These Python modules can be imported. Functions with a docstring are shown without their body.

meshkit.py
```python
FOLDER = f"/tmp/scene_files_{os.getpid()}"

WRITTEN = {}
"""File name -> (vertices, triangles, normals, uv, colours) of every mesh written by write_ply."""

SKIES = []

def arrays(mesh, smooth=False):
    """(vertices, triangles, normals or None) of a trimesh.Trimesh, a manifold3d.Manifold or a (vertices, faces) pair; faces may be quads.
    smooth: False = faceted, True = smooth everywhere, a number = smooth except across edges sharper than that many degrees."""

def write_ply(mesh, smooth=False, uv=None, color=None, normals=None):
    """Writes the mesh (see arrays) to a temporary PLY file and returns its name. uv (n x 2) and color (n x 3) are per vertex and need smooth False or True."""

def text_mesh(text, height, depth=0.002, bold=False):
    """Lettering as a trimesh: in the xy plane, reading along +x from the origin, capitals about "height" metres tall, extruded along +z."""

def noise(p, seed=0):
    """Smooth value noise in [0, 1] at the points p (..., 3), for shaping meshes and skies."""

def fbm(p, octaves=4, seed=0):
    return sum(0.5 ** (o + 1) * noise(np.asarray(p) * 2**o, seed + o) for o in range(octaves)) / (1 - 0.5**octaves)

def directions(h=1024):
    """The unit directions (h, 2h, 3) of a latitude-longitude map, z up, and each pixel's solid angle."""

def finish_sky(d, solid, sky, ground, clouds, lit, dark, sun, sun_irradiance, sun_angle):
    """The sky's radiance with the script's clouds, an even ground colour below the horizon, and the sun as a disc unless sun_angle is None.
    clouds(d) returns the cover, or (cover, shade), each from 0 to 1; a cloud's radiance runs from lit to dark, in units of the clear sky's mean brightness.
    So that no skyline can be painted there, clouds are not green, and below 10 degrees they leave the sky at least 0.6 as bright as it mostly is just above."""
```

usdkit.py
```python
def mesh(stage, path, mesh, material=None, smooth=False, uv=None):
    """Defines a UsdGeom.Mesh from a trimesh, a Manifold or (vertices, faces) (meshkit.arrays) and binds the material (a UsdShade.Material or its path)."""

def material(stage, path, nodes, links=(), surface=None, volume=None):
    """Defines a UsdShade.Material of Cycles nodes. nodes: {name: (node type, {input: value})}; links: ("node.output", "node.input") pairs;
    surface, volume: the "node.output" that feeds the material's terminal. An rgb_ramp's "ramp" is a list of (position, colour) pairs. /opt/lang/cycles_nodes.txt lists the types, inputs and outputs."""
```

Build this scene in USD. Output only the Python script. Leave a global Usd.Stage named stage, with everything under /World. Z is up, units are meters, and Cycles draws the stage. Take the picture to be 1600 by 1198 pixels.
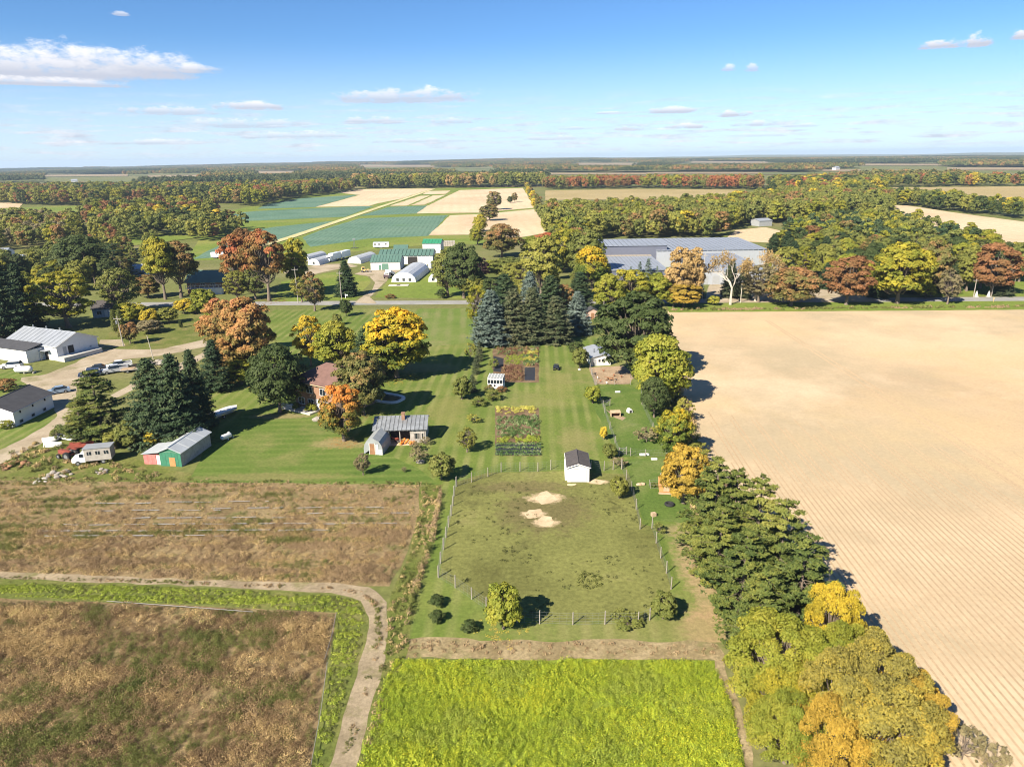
import math, random, numpy as np, trimesh, usdkit, meshkit
import shapely
from shapely.geometry import Polygon, LineString, Point
from pxr import Usd, UsdGeom, UsdShade, UsdLux, Gf, Sdf, Vt

stage = Usd.Stage.CreateInMemory()
UsdGeom.Xform.Define(stage, '/World')
UsdGeom.Scope.Define(stage, '/World/Looks')

# ------------------------------------------------------------------ camera
H = 46.0                      # the drone's height over the yard
PITCH, ROLL, FPX = math.radians(17.64), math.radians(-0.788), 1110.0
FW = np.array([0, math.cos(PITCH), -math.sin(PITCH)])
_U0 = np.array([0, math.sin(PITCH), math.cos(PITCH)])
_c, _s = math.cos(ROLL), math.sin(ROLL)
RT = _c * np.array([1., 0, 0]) + _s * _U0
UP = _c * _U0 - _s * np.array([1., 0, 0])
cam = UsdGeom.Camera.Define(stage, '/World/camera')
cam.CreateHorizontalApertureAttr(36.0)
cam.CreateFocalLengthAttr(36.0 * FPX / 1600)
cam.CreateClippingRangeAttr(Gf.Vec2f(1.0, 60000.0))
cam.AddTransformOp().Set(Gf.Matrix4d(*RT, 0, *UP, 0, *(-FW), 0, 0, 0, H, 1))
cam.CreateExposureAttr(1.2)

# ------------------------------------------------------------------ sun and sky
SUN = np.array([-0.66, -0.75, 0.0])
SUN = SUN / np.linalg.norm(SUN) * math.cos(math.radians(38))
SUN[2] = math.sin(math.radians(38))
sun = UsdLux.DistantLight.Define(stage, '/World/sun')
sun.CreateIntensityAttr(1.25)
sun.CreateAngleAttr(0.5)
sun.CreateNormalizeAttr(True)
sun.CreateColorAttr(Gf.Vec3f(1.0, 0.91, 0.76))
_x = np.cross([0, 0, 1.0], SUN); _x /= np.linalg.norm(_x)
_y = np.cross(SUN, _x)
sun.AddTransformOp().Set(Gf.Matrix4d(*_x, 0, *_y, 0, *SUN, 0, 0, 0, 0, 1))


def ray(px, py):
    return (px - 800) / FPX * RT - (py - 599) / FPX * UP + FW


def G(px, py, z=0.0):
    """The point of the plane z under a point of the survey picture (1600 wide)."""
    d = ray(px, py)
    return np.array([0, 0, H]) + (z - H) / d[2] * d


def Gxy(px, py):
    g = G(px, py)
    return float(g[0]), float(g[1])


def proj(p):
    q = np.asarray(p, float) - [0, 0, H]
    w = q @ FW
    return 800 + FPX * (q @ RT) / w, 599 - FPX * (q @ UP) / w


def skydir(px, py):
    d = ray(px, py)
    d = d / np.linalg.norm(d)
    return math.atan2(d[0], d[1]), math.asin(d[2])


def make_sky():
    N, L = {}, []
    cnt = [0]

    def n(kind, ins=None, **links):
        cnt[0] += 1
        name = f'k{cnt[0]}'
        N[name] = (kind, ins or {})
        for k, v in links.items():
            L.append((v, f'{name}.{k}'))
        return name

    def m(op, a, b=None, c=None):
        ins, links = {'math_type': op}, {}
        for k, v in (('value1', a), ('value2', b), ('value3', c)):
            if v is None:
                continue
            if isinstance(v, str):
                links[k] = v
            else:
                ins[k] = float(v)
        return n('math', ins, **links) + '.value'

    tc = n('texture_coordinate')
    sx = n('separate_xyz', vector=tc + '.generated')
    X, Y, Z = sx + '.x', sx + '.y', sx + '.z'
    sky = n('sky_texture', {'sky_type': 'single_scattering', 'sun_disc': False, 'sun_elevation': math.radians(38), 'sun_rotation': math.atan2(SUN[0], SUN[1]),
                            'altitude': 400, 'air_density': 0.75, 'aerosol_density': 0.25, 'ozone_density': 3.0})
    az = m('arctan2', X, Y)
    el = m('arcsine', Z)
    # low sky paler than the deep blue above
    nz = n('combine_xyz', x=m('multiply', az, 26.0), y=m('multiply', el, 60.0))
    n1 = n('noise_texture', {'scale': 1.6, 'detail': 8, 'roughness': 0.66}, vector=nz + '.vector') + '.fac'
    fine = m('subtract', n1, 0.5)
    cover, shade = None, None
    clouds = [  # centre px, base py, half width px, height px, opacity
        (20, 120, 230, 58, 1), (120, 118, 140, 58, 1), (225, 117, 112, 42, 1), (300, 113, 46, 18, .9), (60, 132, 180, 14, .8),
        (640, 157, 125, 22, .6), (585, 158, 70, 20, .6), (400, 170, 66, 13, .7), (265, 178, 90, 14, .55), (380, 198, 120, 14, .5),
        (1475, 74, 42, 15, .8), (1528, 71, 26, 20, .95), (1596, 60, 22, 16, .9), (1140, 110, 14, 9, .5), (1174, 110, 14, 12, .5),
        (185, 24, 18, 7, .5), (585, 192, 60, 11, .6), (705, 192, 44, 9, .55), (1045, 176, 52, 10, .7), (1150, 181, 30, 10, .75),
        (955, 178, 40, 4, .5), (990, 203, 36, 9, .7), (1075, 200, 34, 8, .7), (1190, 196, 50, 9, .6), (1250, 198, 40, 6, .5),
        (900, 202, 40, 5, .4), (470, 215, 120, 10, .5), (240, 225, 110, 8, .55), (650, 222, 90, 7, .5), (870, 218, 60, 7, .5), (1180, 213, 60, 6, .4)]
    for ci, (cx, by, hw, hh, op) in enumerate(clouds):
        a0, e0 = skydir(cx, by)
        a1, _ = skydir(cx + hw, by)
        _, e1 = skydir(cx, by - hh)
        u = m('divide', m('subtract', az, a0), abs(a1 - a0))
        de = m('subtract', el, e0)
        v = m('add', m('divide', m('maximum', de, 0.0), abs(e1 - e0)), m('divide', m('maximum', m('multiply', de, -1.0), 0.0), abs(e1 - e0) * 0.22))
        r = m('add', m('multiply', u, u), m('multiply', v, v))
        f = m('subtract', m('add', 1.0, m('multiply', fine, 2.4 if ci < 5 else 4.2)), r)
        mr = n('map_range', {'from_min': 0.0, 'from_max': 0.95, 'to_max': min(1.0, op * 1.3), 'clamp': True, 'range_type': 'smoothstep'}, value=f) + '.result'
        cover = mr if cover is None else m('maximum', cover, mr)
        lit = n('map_range', {'from_min': 0.12, 'from_max': 0.85 if ci < 5 else 1.0, 'clamp': True}, value=m('divide', de, abs(e1 - e0))) + '.result'
        sh = m('multiply', lit, mr)
        shade = sh if shade is None else m('maximum', shade, sh)
    # rows of little flat clouds towards the horizon
    nv = n('combine_xyz', x=m('multiply', az, 16.0), y=m('multiply', el, 190.0))
    n2 = n('noise_texture', {'scale': 1.0, 'detail': 5, 'roughness': 0.55}, vector=nv + '.vector') + '.fac'
    band = m('multiply', n('map_range', {'from_min': 0.085, 'from_max': 0.03, 'clamp': True}, value=el) + '.result',
             n('map_range', {'from_min': 0.0, 'from_max': 0.012, 'clamp': True}, value=el) + '.result')
    low = m('multiply', n('map_range', {'from_min': 0.47, 'from_max': 0.66, 'to_max': 0.85, 'clamp': True}, value=n2) + '.result', band)
    cover = m('maximum', cover, low)
    lit2 = n('map_range', {'from_min': 0.35, 'from_max': 0.75, 'clamp': True}, value=n1) + '.result'
    shade = m('maximum', shade, m('multiply', m('multiply', low, 0.8), lit2))
    light = m('minimum', m('divide', shade, m('maximum', cover, 0.001)), 1.0)
    cc = n('mix_color', {'a': CLOUD_DARK, 'b': CLOUD_LIT, 'use_clamp': False}, fac=light)
    hs = n('hsv', {'saturation': SKY_SAT, 'value': SKY_VAL}, color=sky + '.color')
    tint = n('mix_color', {'blend_type': 'multiply', 'fac': 1.0, 'b': SKY_TINT}, a=hs + '.color')
    pale = n('map_range', {'from_min': 0.0, 'from_max': 0.15, 'to_min': 0.6, 'to_max': 0.0, 'clamp': True, 'range_type': 'smoothstep'}, value=el) + '.result'
    base = n('mix_color', {'b': SKY_LOW, 'use_clamp': False}, a=tint + '.result', fac=pale)
    mix = n('mix_color', {'use_clamp': False}, a=base + '.result', b=cc + '.result', fac=cover)
    bg = n('background_shader', {'strength': 0.068}, color=mix + '.result')
    return usdkit.material(stage, '/World/Looks/sky', N, L, surface=bg + '.background')


CLOUD_LIT, CLOUD_DARK = (7.9, 7.75, 7.85), (4.0, 4.3, 5.1)
SKY_SAT, SKY_VAL, SKY_TINT, SKY_LOW = 1.12, 1.0, (.72, .87, .98), (5.2, 6.0, 7.0)
dome = UsdLux.DomeLight.Define(stage, '/World/sky')
UsdShade.MaterialBindingAPI.Apply(dome.GetPrim()).Bind(make_sky())

# ------------------------------------------------------------------ helpers
NAMES = {}


def numbered(parent, name):
    k = NAMES.get((parent, name), -1) + 1
    NAMES[(parent, name)] = k
    return f'{parent}/{name}' + (f'_{k:03d}' if k else '')


def tag(o, label=None, cat=None, group=None, kind=None):
    p = o.GetPrim() if hasattr(o, 'GetPrim') else o
    for k, v in (('label', label), ('category', cat), ('group', group), ('kind', kind)):
        if v:
            p.SetCustomDataByKey(k, v)
    return p


def thing(name, label, cat, loc=(0, 0, 0), rot=0.0, group=None, scale=None):
    x = UsdGeom.Xform.Define(stage, numbered('/World', name))
    x.AddTranslateOp().Set(Gf.Vec3d(*map(float, loc)))
    x.AddRotateZOp().Set(math.degrees(rot))
    if scale is not None:
        x.AddScaleOp().Set(Gf.Vec3f(*map(float, scale)))
    tag(x, label, cat, group)
    return str(x.GetPath())


def obj(name, mesh, mat, parent='/World', smooth=False, label=None):
    m = usdkit.mesh(stage, numbered(parent, name), mesh, mat, smooth)
    if label:
        tag(m, label)
    return str(m.GetPath())


def tagged(path, label, cat, group=None, kind=None):
    tag(stage.GetPrimAtPath(path), label, cat, group, kind)
    return path


class MB:
    """Collects boxes, prisms, tubes; build() makes them one mesh."""

    def __init__(self):
        self.v, self.f, self.n = [], [], 0

    def add(self, v, f):
        v, f = np.asarray(v, float), np.asarray(f, int)
        if f.ndim == 2 and f.shape[1] == 4:
            f = np.vstack([f[:, [0, 1, 2]], f[:, [0, 2, 3]]])
        self.v.append(v); self.f.append(f + self.n); self.n += len(v)
        return self

    def tm(self, m, T=None):
        m = m.copy()
        if T is not None:
            m.apply_transform(T)
        return self.add(m.vertices, m.faces)

    def box(self, x0, y0, z0, x1, y1, z1):
        v = [(x, y, z) for z in (z0, z1) for y in (y0, y1) for x in (x0, x1)]
        return self.add(v, [(0, 2, 3, 1), (4, 5, 7, 6), (0, 1, 5, 4), (2, 6, 7, 3), (0, 4, 6, 2), (1, 3, 7, 5)])

    def quad(self, *p):
        return self.add(p, [(0, 1, 2, 3)])

    def slab(self, p, t):
        """A quad p (counter-clockwise seen from outside) given thickness t inwards."""
        p = np.asarray(p, float)
        nrm = np.cross(p[1] - p[0], p[2] - p[0]); nrm /= np.linalg.norm(nrm)
        k = len(p)
        v = np.vstack([p, p - nrm * t])
        f = [(0, i, i + 1) for i in range(1, k - 1)] + [(k, k + i + 1, k + i) for i in range(1, k - 1)]
        for i in range(k):
            j = (i + 1) % k
            f += [(i, k + i, k + j), (i, k + j, j)]
        return self.add(v, f)

    def tube(self, pts, r, sides=6):
        p = np.asarray(pts, float); r = np.broadcast_to(r, (len(p),))
        t = np.gradient(p, axis=0); t /= np.linalg.norm(t, axis=1, keepdims=True) + 1e-9
        a = np.cross(t, np.where(np.abs(t[:, 2:]) < 0.9, [0, 0, 1.0], [1.0, 0, 0])); a /= np.linalg.norm(a, axis=1, keepdims=True) + 1e-9
        b = np.cross(t, a); an = np.arange(sides) * 2 * np.pi / sides
        v = p[:, None] + r[:, None, None] * (np.cos(an)[None, :, None] * a[:, None] + np.sin(an)[None, :, None] * b[:, None])
        i, j = np.meshgrid(np.arange(len(p) - 1), np.arange(sides), indexing='ij')
        q = np.stack([i * sides + j, i * sides + (j + 1) % sides, (i + 1) * sides + (j + 1) % sides, (i + 1) * sides + j], -1).reshape(-1, 4)
        self.add(v.reshape(-1, 3), q)
        for row in (0, len(p) - 1):
            k = np.arange(1, sides - 1)
            f = np.stack([np.zeros_like(k), k, k + 1], 1)
            self.add(v[row], f if row else f[:, ::-1])
        return self

    def mesh(self):
        return np.vstack(self.v), np.vstack(self.f)

    def build(self, name, mat, parent='/World', smooth=False, label=None):
        return obj(name, self.mesh(), mat, parent, smooth, label)


# ------------------------------------------------------------------ materials
LOOKS = {}


def plain(name, c, rough=0.6, metallic=0.0, var=0.12, scale=1.5, spec=0.4, dirt=None):
    """A painted, metal or wooden surface: colour with soft uneven tone and fine relief."""
    if name in LOOKS:
        return LOOKS[name]
    c = np.array(c, float)
    N = {'g': ('geometry', {}), 'n': ('noise_texture', {'scale': scale, 'detail': 6, 'roughness': 0.65}),
         'r': ('rgb_ramp', {'ramp': [(0.25, c * (1 - var)), (0.5, c), (0.75, np.clip(c * (1 + var), 0, 1))] if dirt is None else [(0.2, dirt), (0.42, c * (1 - var)), (0.75, c * (1 + var))]}),
         'p': ('principled_bsdf', {'roughness': rough, 'metallic': metallic, 'specular_ior_level': spec}),
         'n2': ('noise_texture', {'scale': scale * 14, 'detail': 3}), 'b': ('bump', {'strength': 0.25, 'distance': 0.02})}
    LOOKS[name] = usdkit.material(stage, '/World/Looks/' + name, N, [('g.position', 'n.vector'), ('g.position', 'n2.vector'), ('n.fac', 'r.fac'), ('r.color', 'p.base_color'), ('n2.fac', 'b.height'), ('b.normal', 'p.normal')], surface='p.BSDF')
    return LOOKS[name]


def soil(name, ramp, big=0.05, fine=1.2, finevar=0.35, stripe=None, bump=0.4, bdist=0.1, patch=None, spots=None):
    """Ground: colour patches from broad noise, tone from fine noise, optional stripes (angle, period, colour, strength, waver) and patches (colour, scale, threshold, strength)."""
    N = {'g': ('geometry', {}), 'n': ('noise_texture', {'scale': big, 'detail': 7, 'roughness': 0.62, 'distortion': 0.4}), 'r': ('rgb_ramp', {'ramp': ramp}),
         'f': ('noise_texture', {'scale': fine, 'detail': 6, 'roughness': 0.7}),
         'fm': ('map_range', {'from_min': 0.25, 'from_max': 0.75, 'to_min': 1 - finevar, 'to_max': 1 + finevar}),
         'fc': ('combine_xyz', {}), 'mul': ('mix_color', {'blend_type': 'multiply', 'fac': 1.0, 'use_clamp': False}),
         'p': ('principled_bsdf', {'roughness': 0.95, 'specular_ior_level': 0.1}), 'b': ('bump', {'strength': bump, 'distance': bdist})}
    L = [('g.position', 'n.vector'), ('g.position', 'f.vector'), ('n.fac', 'r.fac'), ('f.fac', 'fm.value'), ('fm.result', 'fc.x'), ('fm.result', 'fc.y'), ('fm.result', 'fc.z')]
    col = 'r.color'
    for i, s in enumerate(stripe or []):
        ang, period, c, strength, waver = s
        d = (math.cos(ang), math.sin(ang), 0)
        N |= {f's{i}d': ('vector_math', {'math_type': 'dot_product', 'vector2': d}), f's{i}n': ('noise_texture', {'scale': 0.12 if waver < 1 else 0.5, 'detail': 3}),
              f's{i}w': ('math', {'math_type': 'multiply_add', 'value2': waver * period}), f's{i}m': ('math', {'math_type': 'multiply', 'value2': 2 * math.pi / period}), f's{i}s': ('math', {'math_type': 'sine'}),
              f's{i}r': ('map_range', {'from_min': -0.4, 'from_max': 0.9, 'to_max': strength, 'clamp': True}),
              f's{i}b': ('noise_texture', {'scale': 0.09, 'detail': 3}), f's{i}bm': ('map_range', {'from_min': 0.3, 'from_max': 0.65, 'clamp': True}), f's{i}x': ('math', {'math_type': 'multiply'}),
              f's{i}c': ('mix_color', {'b': c})}
        L += [('g.position', f's{i}d.vector1'), ('g.position', f's{i}n.vector'), (f's{i}n.fac', f's{i}w.value1'), (f's{i}d.value', f's{i}w.value3'), (f's{i}w.value', f's{i}m.value1'), (f's{i}m.value', f's{i}s.value1'),
              (f's{i}s.value', f's{i}r.value'), ('g.position', f's{i}b.vector'), (f's{i}b.fac', f's{i}bm.value'), (f's{i}r.result', f's{i}x.value1'), (f's{i}bm.result', f's{i}x.value2'), (col, f's{i}c.a'), (f's{i}x.value', f's{i}c.fac')]
        col = f's{i}c.result'
    for i, (c, sc, th, st) in enumerate(patch or []):
        N |= {f'q{i}n': ('noise_texture', {'scale': sc, 'detail': 6, 'roughness': 0.65}), f'q{i}m': ('map_range', {'from_min': th, 'from_max': th + 0.13, 'to_max': st, 'clamp': True}), f'q{i}c': ('mix_color', {'b': c}),
              f'q{i}o': ('vector_math', {'math_type': 'add', 'vector2': (37.0 * (i + 1), 91.0, 5.0)})}
        L += [('g.position', f'q{i}o.vector1'), (f'q{i}o.vector', f'q{i}n.vector'), (f'q{i}n.fac', f'q{i}m.value'), (f'q{i}m.result', f'q{i}c.fac'), (col, f'q{i}c.a')]
        col = f'q{i}c.result'
    for i, (x, y, rx, ry, c, st) in enumerate(spots or []):      # worn or bare places with ragged soft rims
        N |= {f'w{i}o': ('vector_math', {'math_type': 'subtract', 'vector2': (x, y, 0.0)}), f'w{i}s': ('vector_math', {'math_type': 'multiply', 'vector2': (1 / rx, 1 / ry, 0.0)}), f'w{i}l': ('vector_math', {'math_type': 'length'}),
              f'w{i}n': ('noise_texture', {'scale': 1.3 / min(rx, ry) ** .5, 'detail': 6, 'roughness': .7}), f'w{i}a': ('math', {'math_type': 'multiply_add', 'value2': 1.9}), f'w{i}m': ('map_range', {'from_min': 2.15, 'from_max': 1.6, 'to_max': st, 'clamp': True}), f'w{i}c': ('mix_color', {'b': c})}
        L += [('g.position', f'w{i}o.vector1'), (f'w{i}o.vector', f'w{i}s.vector1'), (f'w{i}s.vector', f'w{i}l.vector1'), ('g.position', f'w{i}n.vector'), (f'w{i}n.fac', f'w{i}a.value1'), (f'w{i}l.value', f'w{i}a.value3'), (f'w{i}a.value', f'w{i}m.value'), (f'w{i}m.result', f'w{i}c.fac'), (col, f'w{i}c.a')]
        col = f'w{i}c.result'
    L += [(col, 'mul.a'), ('fc.vector', 'mul.b'), ('mul.result', 'p.base_color'), ('f.fac', 'b.height'), ('b.normal', 'p.normal')]
    LOOKS[name] = usdkit.material(stage, '/World/Looks/' + name, N, L, surface='p.BSDF')
    return LOOKS[name]


def leafy(name, ramp, leaf=0.5, tall=0.0, world=0.5, rand=0.25, off=0.0, wscale=0.22, trans=0.3, rough=0.6):
    """Foliage: the colour of a leaf clump runs along ramp with its own chance value, its height in the crown, where it stands and the tree it is on."""
    ramp = [(p, tuple(min(1.0, q * 1.25) for q in c)) for p, c in ramp]
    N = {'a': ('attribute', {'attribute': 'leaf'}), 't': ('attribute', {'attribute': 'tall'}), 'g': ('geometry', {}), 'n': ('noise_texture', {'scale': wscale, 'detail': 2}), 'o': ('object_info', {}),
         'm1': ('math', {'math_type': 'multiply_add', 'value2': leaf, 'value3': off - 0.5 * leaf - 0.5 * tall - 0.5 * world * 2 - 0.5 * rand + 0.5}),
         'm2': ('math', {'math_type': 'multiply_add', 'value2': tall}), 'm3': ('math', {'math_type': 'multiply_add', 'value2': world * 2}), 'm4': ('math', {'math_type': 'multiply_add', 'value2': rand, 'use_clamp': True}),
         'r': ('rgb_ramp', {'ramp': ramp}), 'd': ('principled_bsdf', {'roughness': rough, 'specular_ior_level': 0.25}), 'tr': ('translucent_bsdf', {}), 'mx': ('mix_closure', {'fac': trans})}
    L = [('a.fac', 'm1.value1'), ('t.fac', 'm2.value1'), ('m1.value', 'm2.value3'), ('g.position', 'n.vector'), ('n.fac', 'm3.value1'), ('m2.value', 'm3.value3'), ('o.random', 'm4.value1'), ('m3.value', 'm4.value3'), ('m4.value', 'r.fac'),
         ('r.color', 'd.base_color'), ('r.color', 'tr.color'), ('d.BSDF', 'mx.closure1'), ('tr.BSDF', 'mx.closure2')]
    LOOKS[name] = usdkit.material(stage, '/World/Looks/' + name, N, L, surface='mx.closure')
    return LOOKS[name]

# ------------------------------------------------------------------ terrain
def relief(x, y):
    """Height of the land: level round the farm, sinking to the sides and rising to low hills far off."""
    x, y = np.asarray(x, float), np.asarray(y, float)
    r = np.hypot(x, y); a = np.degrees(np.arctan2(x, y))
    t = np.clip((r - 1800) / 7000, 0, 1); t = t * t * (3 - 2 * t)
    side = np.clip(np.abs(a - 6) / 36, 0, 1.6) ** 2 * 34
    roll = (meshkit.fbm(np.stack([x / 2600 + 7, y / 2600 + 3, np.zeros_like(x)], -1), 4, 5) - 0.5) * (62 + 90 * np.clip((r - 5000) / 5000, 0, 1))
    front = np.where(np.abs(a) < 110, 1.0, 0.4)
    return t * (14 - side + roll) * front


def far_z(x, y):
    return relief(x, y)


rr = np.concatenate([[0], np.geomspace(25, 13500, 120)])
aa = np.radians(np.arange(0, 360, 2.0))
gx, gy = rr[:, None] * np.sin(aa)[None], rr[:, None] * np.cos(aa)[None]
gv = np.stack([gx, gy, relief(gx, gy)], -1).reshape(-1, 3)
k = len(aa)
ii, jj = np.meshgrid(np.arange(len(rr) - 1), np.arange(k), indexing='ij')
gf = np.stack([ii * k + jj, (ii + 1) * k + jj, (ii + 1) * k + (jj + 1) % k, ii * k + (jj + 1) % k], -1).reshape(-1, 4)
M_ground = soil('meadow_ground', [(0.3, (.10, .12, .032)), (0.5, (.135, .145, .045)), (0.7, (.18, .165, .075))], big=0.02, fine=0.8, patch=[((.22, .17, .1), 0.006, .52, .7)])
_g = obj('ground', (gv, gf[:, ::-1]), M_ground, smooth=True)
tagged(_g, 'rough olive grassland reaching to the far horizon', 'ground', kind='structure')


def jitter_poly(pts, jit, step, seed=1):
    """A densified outline whose edges wander by about jit metres."""
    ring = shapely.segmentize(Polygon(pts), step).exterior.coords[:-1]
    p = np.array(ring)[:, :2]
    q = np.stack([p[:, 0] * .35, p[:, 1] * .35, np.full(len(p), seed * 7.7)], -1)
    dx = meshkit.fbm(q, 3, seed) - .5
    dy = meshkit.fbm(q + 40, 3, seed + 9) - .5
    out = Polygon(p + 2.4 * jit * np.stack([dx, dy], 1))
    return out if out.is_valid else out.buffer(0)


LAID = []


def sheet(name, label, cat, pts, z, mat, jit=0.4, step=1.5, px=True, kind='structure', seed=1, smooth=0):
    """A flat piece of land: pts in survey pixels (or metres), laid z above the ground."""
    xy = [Gxy(*p) for p in pts] if px else pts
    if smooth:      # no sharp corners
        xy = list(Polygon(xy).buffer(0).buffer(-smooth * .5).buffer(smooth).buffer(-smooth * .5).exterior.coords)[:-1]
    poly = jitter_poly(xy, jit, step, seed) if jit else Polygon(xy)
    if poly.geom_type != 'Polygon':
        poly = max(poly.geoms, key=lambda g: g.area)
    if z < .035:      # each sheet 4 mm above those it overlaps
        z = .004 + max([q[1] for q in LAID if q[0].intersects(poly)], default=0.0)
        LAID.append((poly, z))
    v, f = trimesh.creation.triangulate_polygon(poly, engine='earcut')
    v = np.column_stack([v, np.full(len(v), z)])
    n = np.cross(v[f[:, 1]] - v[f[:, 0]], v[f[:, 2]] - v[f[:, 0]])[:, 2]
    f = np.where((n < 0)[:, None], f[:, ::-1], f)
    tagged(obj(name, (v, f), mat), label, cat, kind=kind)
    return poly


# colours of the land
GREEN = [(0.3, (.08, .122, .022)), (0.5, (.112, .152, .03)), (0.68, (.16, .176, .046))]
M_lawn = soil('lawn_grass', GREEN, big=0.06, fine=2.2, finevar=0.3, stripe=[(math.radians(-2), 2.3, (.2, .205, .07), .85, .1), (math.radians(92), 9.0, (.08, .115, .025), .4, .3)], patch=[((.2, .185, .07), .05, .52, .75)], bump=.3, bdist=.05,
              spots=[(*Gxy(px, py), rx, ry, c, st) for px, py, rx, ry, c, st in [(1092, 890, 2.2, 9, (.3, .22, .12), .85), (1112, 985, 3, 4, (.32, .22, .12), .85), (1075, 830, 3.5, 2, (.25, .2, .1), .7), (900, 690, 3, 8, (.2, .18, .07), .6), (1000, 985, 14, 2, (.2, .18, .07), .5), (700, 640, 4, 9, (.19, .18, .06), .6), (660, 575, 8, 4, (.22, .195, .08), .7), (870, 600, 3, 9, (.19, .185, .06), .5)]])
M_lawn_cross = soil('lawn_cut_across', [(0.3, (.07, .115, .022)), (0.5, (.09, .135, .026)), (0.7, (.125, .15, .04))], big=0.07, fine=2.2, finevar=0.3, stripe=[(math.radians(91), 2.3, (.145, .18, .045), .75, .12)], patch=[((.2, .185, .07), .06, .55, .7)], bump=.3, bdist=.05,
              spots=[(*Gxy(px, py), rx, ry, c, st) for px, py, rx, ry, c, st in [(535, 692, 5, 2.4, (.25, .2, .095), .8), (440, 650, 6, 1.6, (.24, .19, .1), .7), (420, 745, 12, 1.5, (.2, .17, .07), .6)]])
M_road_lawn = soil('lawn_by_road', [(0.3, (.08, .13, .025)), (0.5, (.115, .16, .035)), (0.7, (.16, .18, .06))], big=0.05, fine=2, stripe=[(math.radians(3), 4.0, (.19, .185, .08), .6, .2)], patch=[((.24, .2, .1), .07, .55, .7)], bump=.3, bdist=.05)
M_run = soil('run_grass', [(0.3, (.065, .11, .022)), (0.5, (.09, .135, .028)), (0.72, (.15, .17, .055))], big=0.12, fine=2.5, finevar=.35, patch=[((.16, .18, .08), .25, .58, .5)], bump=.3, bdist=.05)
M_paddock = soil('paddock_turf', [(0.28, (.10, .10, .03)), (0.45, (.142, .145, .044)), (0.6, (.17, .172, .052)), (0.75, (.195, .178, .07))], big=0.08, fine=1.8, finevar=.4, patch=[((.07, .066, .025), .12, .56, .7), ((.09, .13, .03), .07, .6, .6)], bump=.5, bdist=.08,
                 spots=[(*Gxy(px, py), rx, ry, c, st) for px, py, rx, ry, c, st in [(848, 798, 6.5, 6, (.12, .095, .045), .7), (852, 778, 2.6, 1.5, (.5, .38, .24), .9), (834, 803, 1.7, 1.0, (.5, .38, .24), .9), (853, 816, 1.7, 1.2, (.5, .38, .24), .9), (935, 753, 1.6, .7, (.5, .38, .24), .9), (820, 760, 7, 2, (.13, .1, .05), .6)]])
M_sand = soil('bare_sand', [(0.3, (.42, .31, .19)), (0.6, (.55, .42, .27)), (0.8, (.62, .5, .34))], big=0.5, fine=3, finevar=.2, bump=.5, bdist=.06)
M_track = soil('sandy_track', [(0.3, (.185, .145, .09)), (0.5, (.27, .215, .14)), (0.7, (.35, .28, .185))], big=0.3, fine=2.5, finevar=.3, patch=[((.14, .14, .045), .35, .55, .8)], bump=.6, bdist=.08)
M_gravel = soil('gravel_yard', [(0.3, (.25, .20, .135)), (0.5, (.33, .27, .19)), (0.7, (.40, .335, .25))], big=0.15, fine=2.5, finevar=.25, patch=[((.17, .16, .07), .12, .56, .8)], bump=.4, bdist=.05)
M_asphalt = soil('old_asphalt', [(0.3, (.22, .215, .205)), (0.6, (.28, .275, .26)), (0.8, (.32, .31, .29))], big=0.2, fine=4, finevar=.12, bump=.2, bdist=.02)
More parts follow.
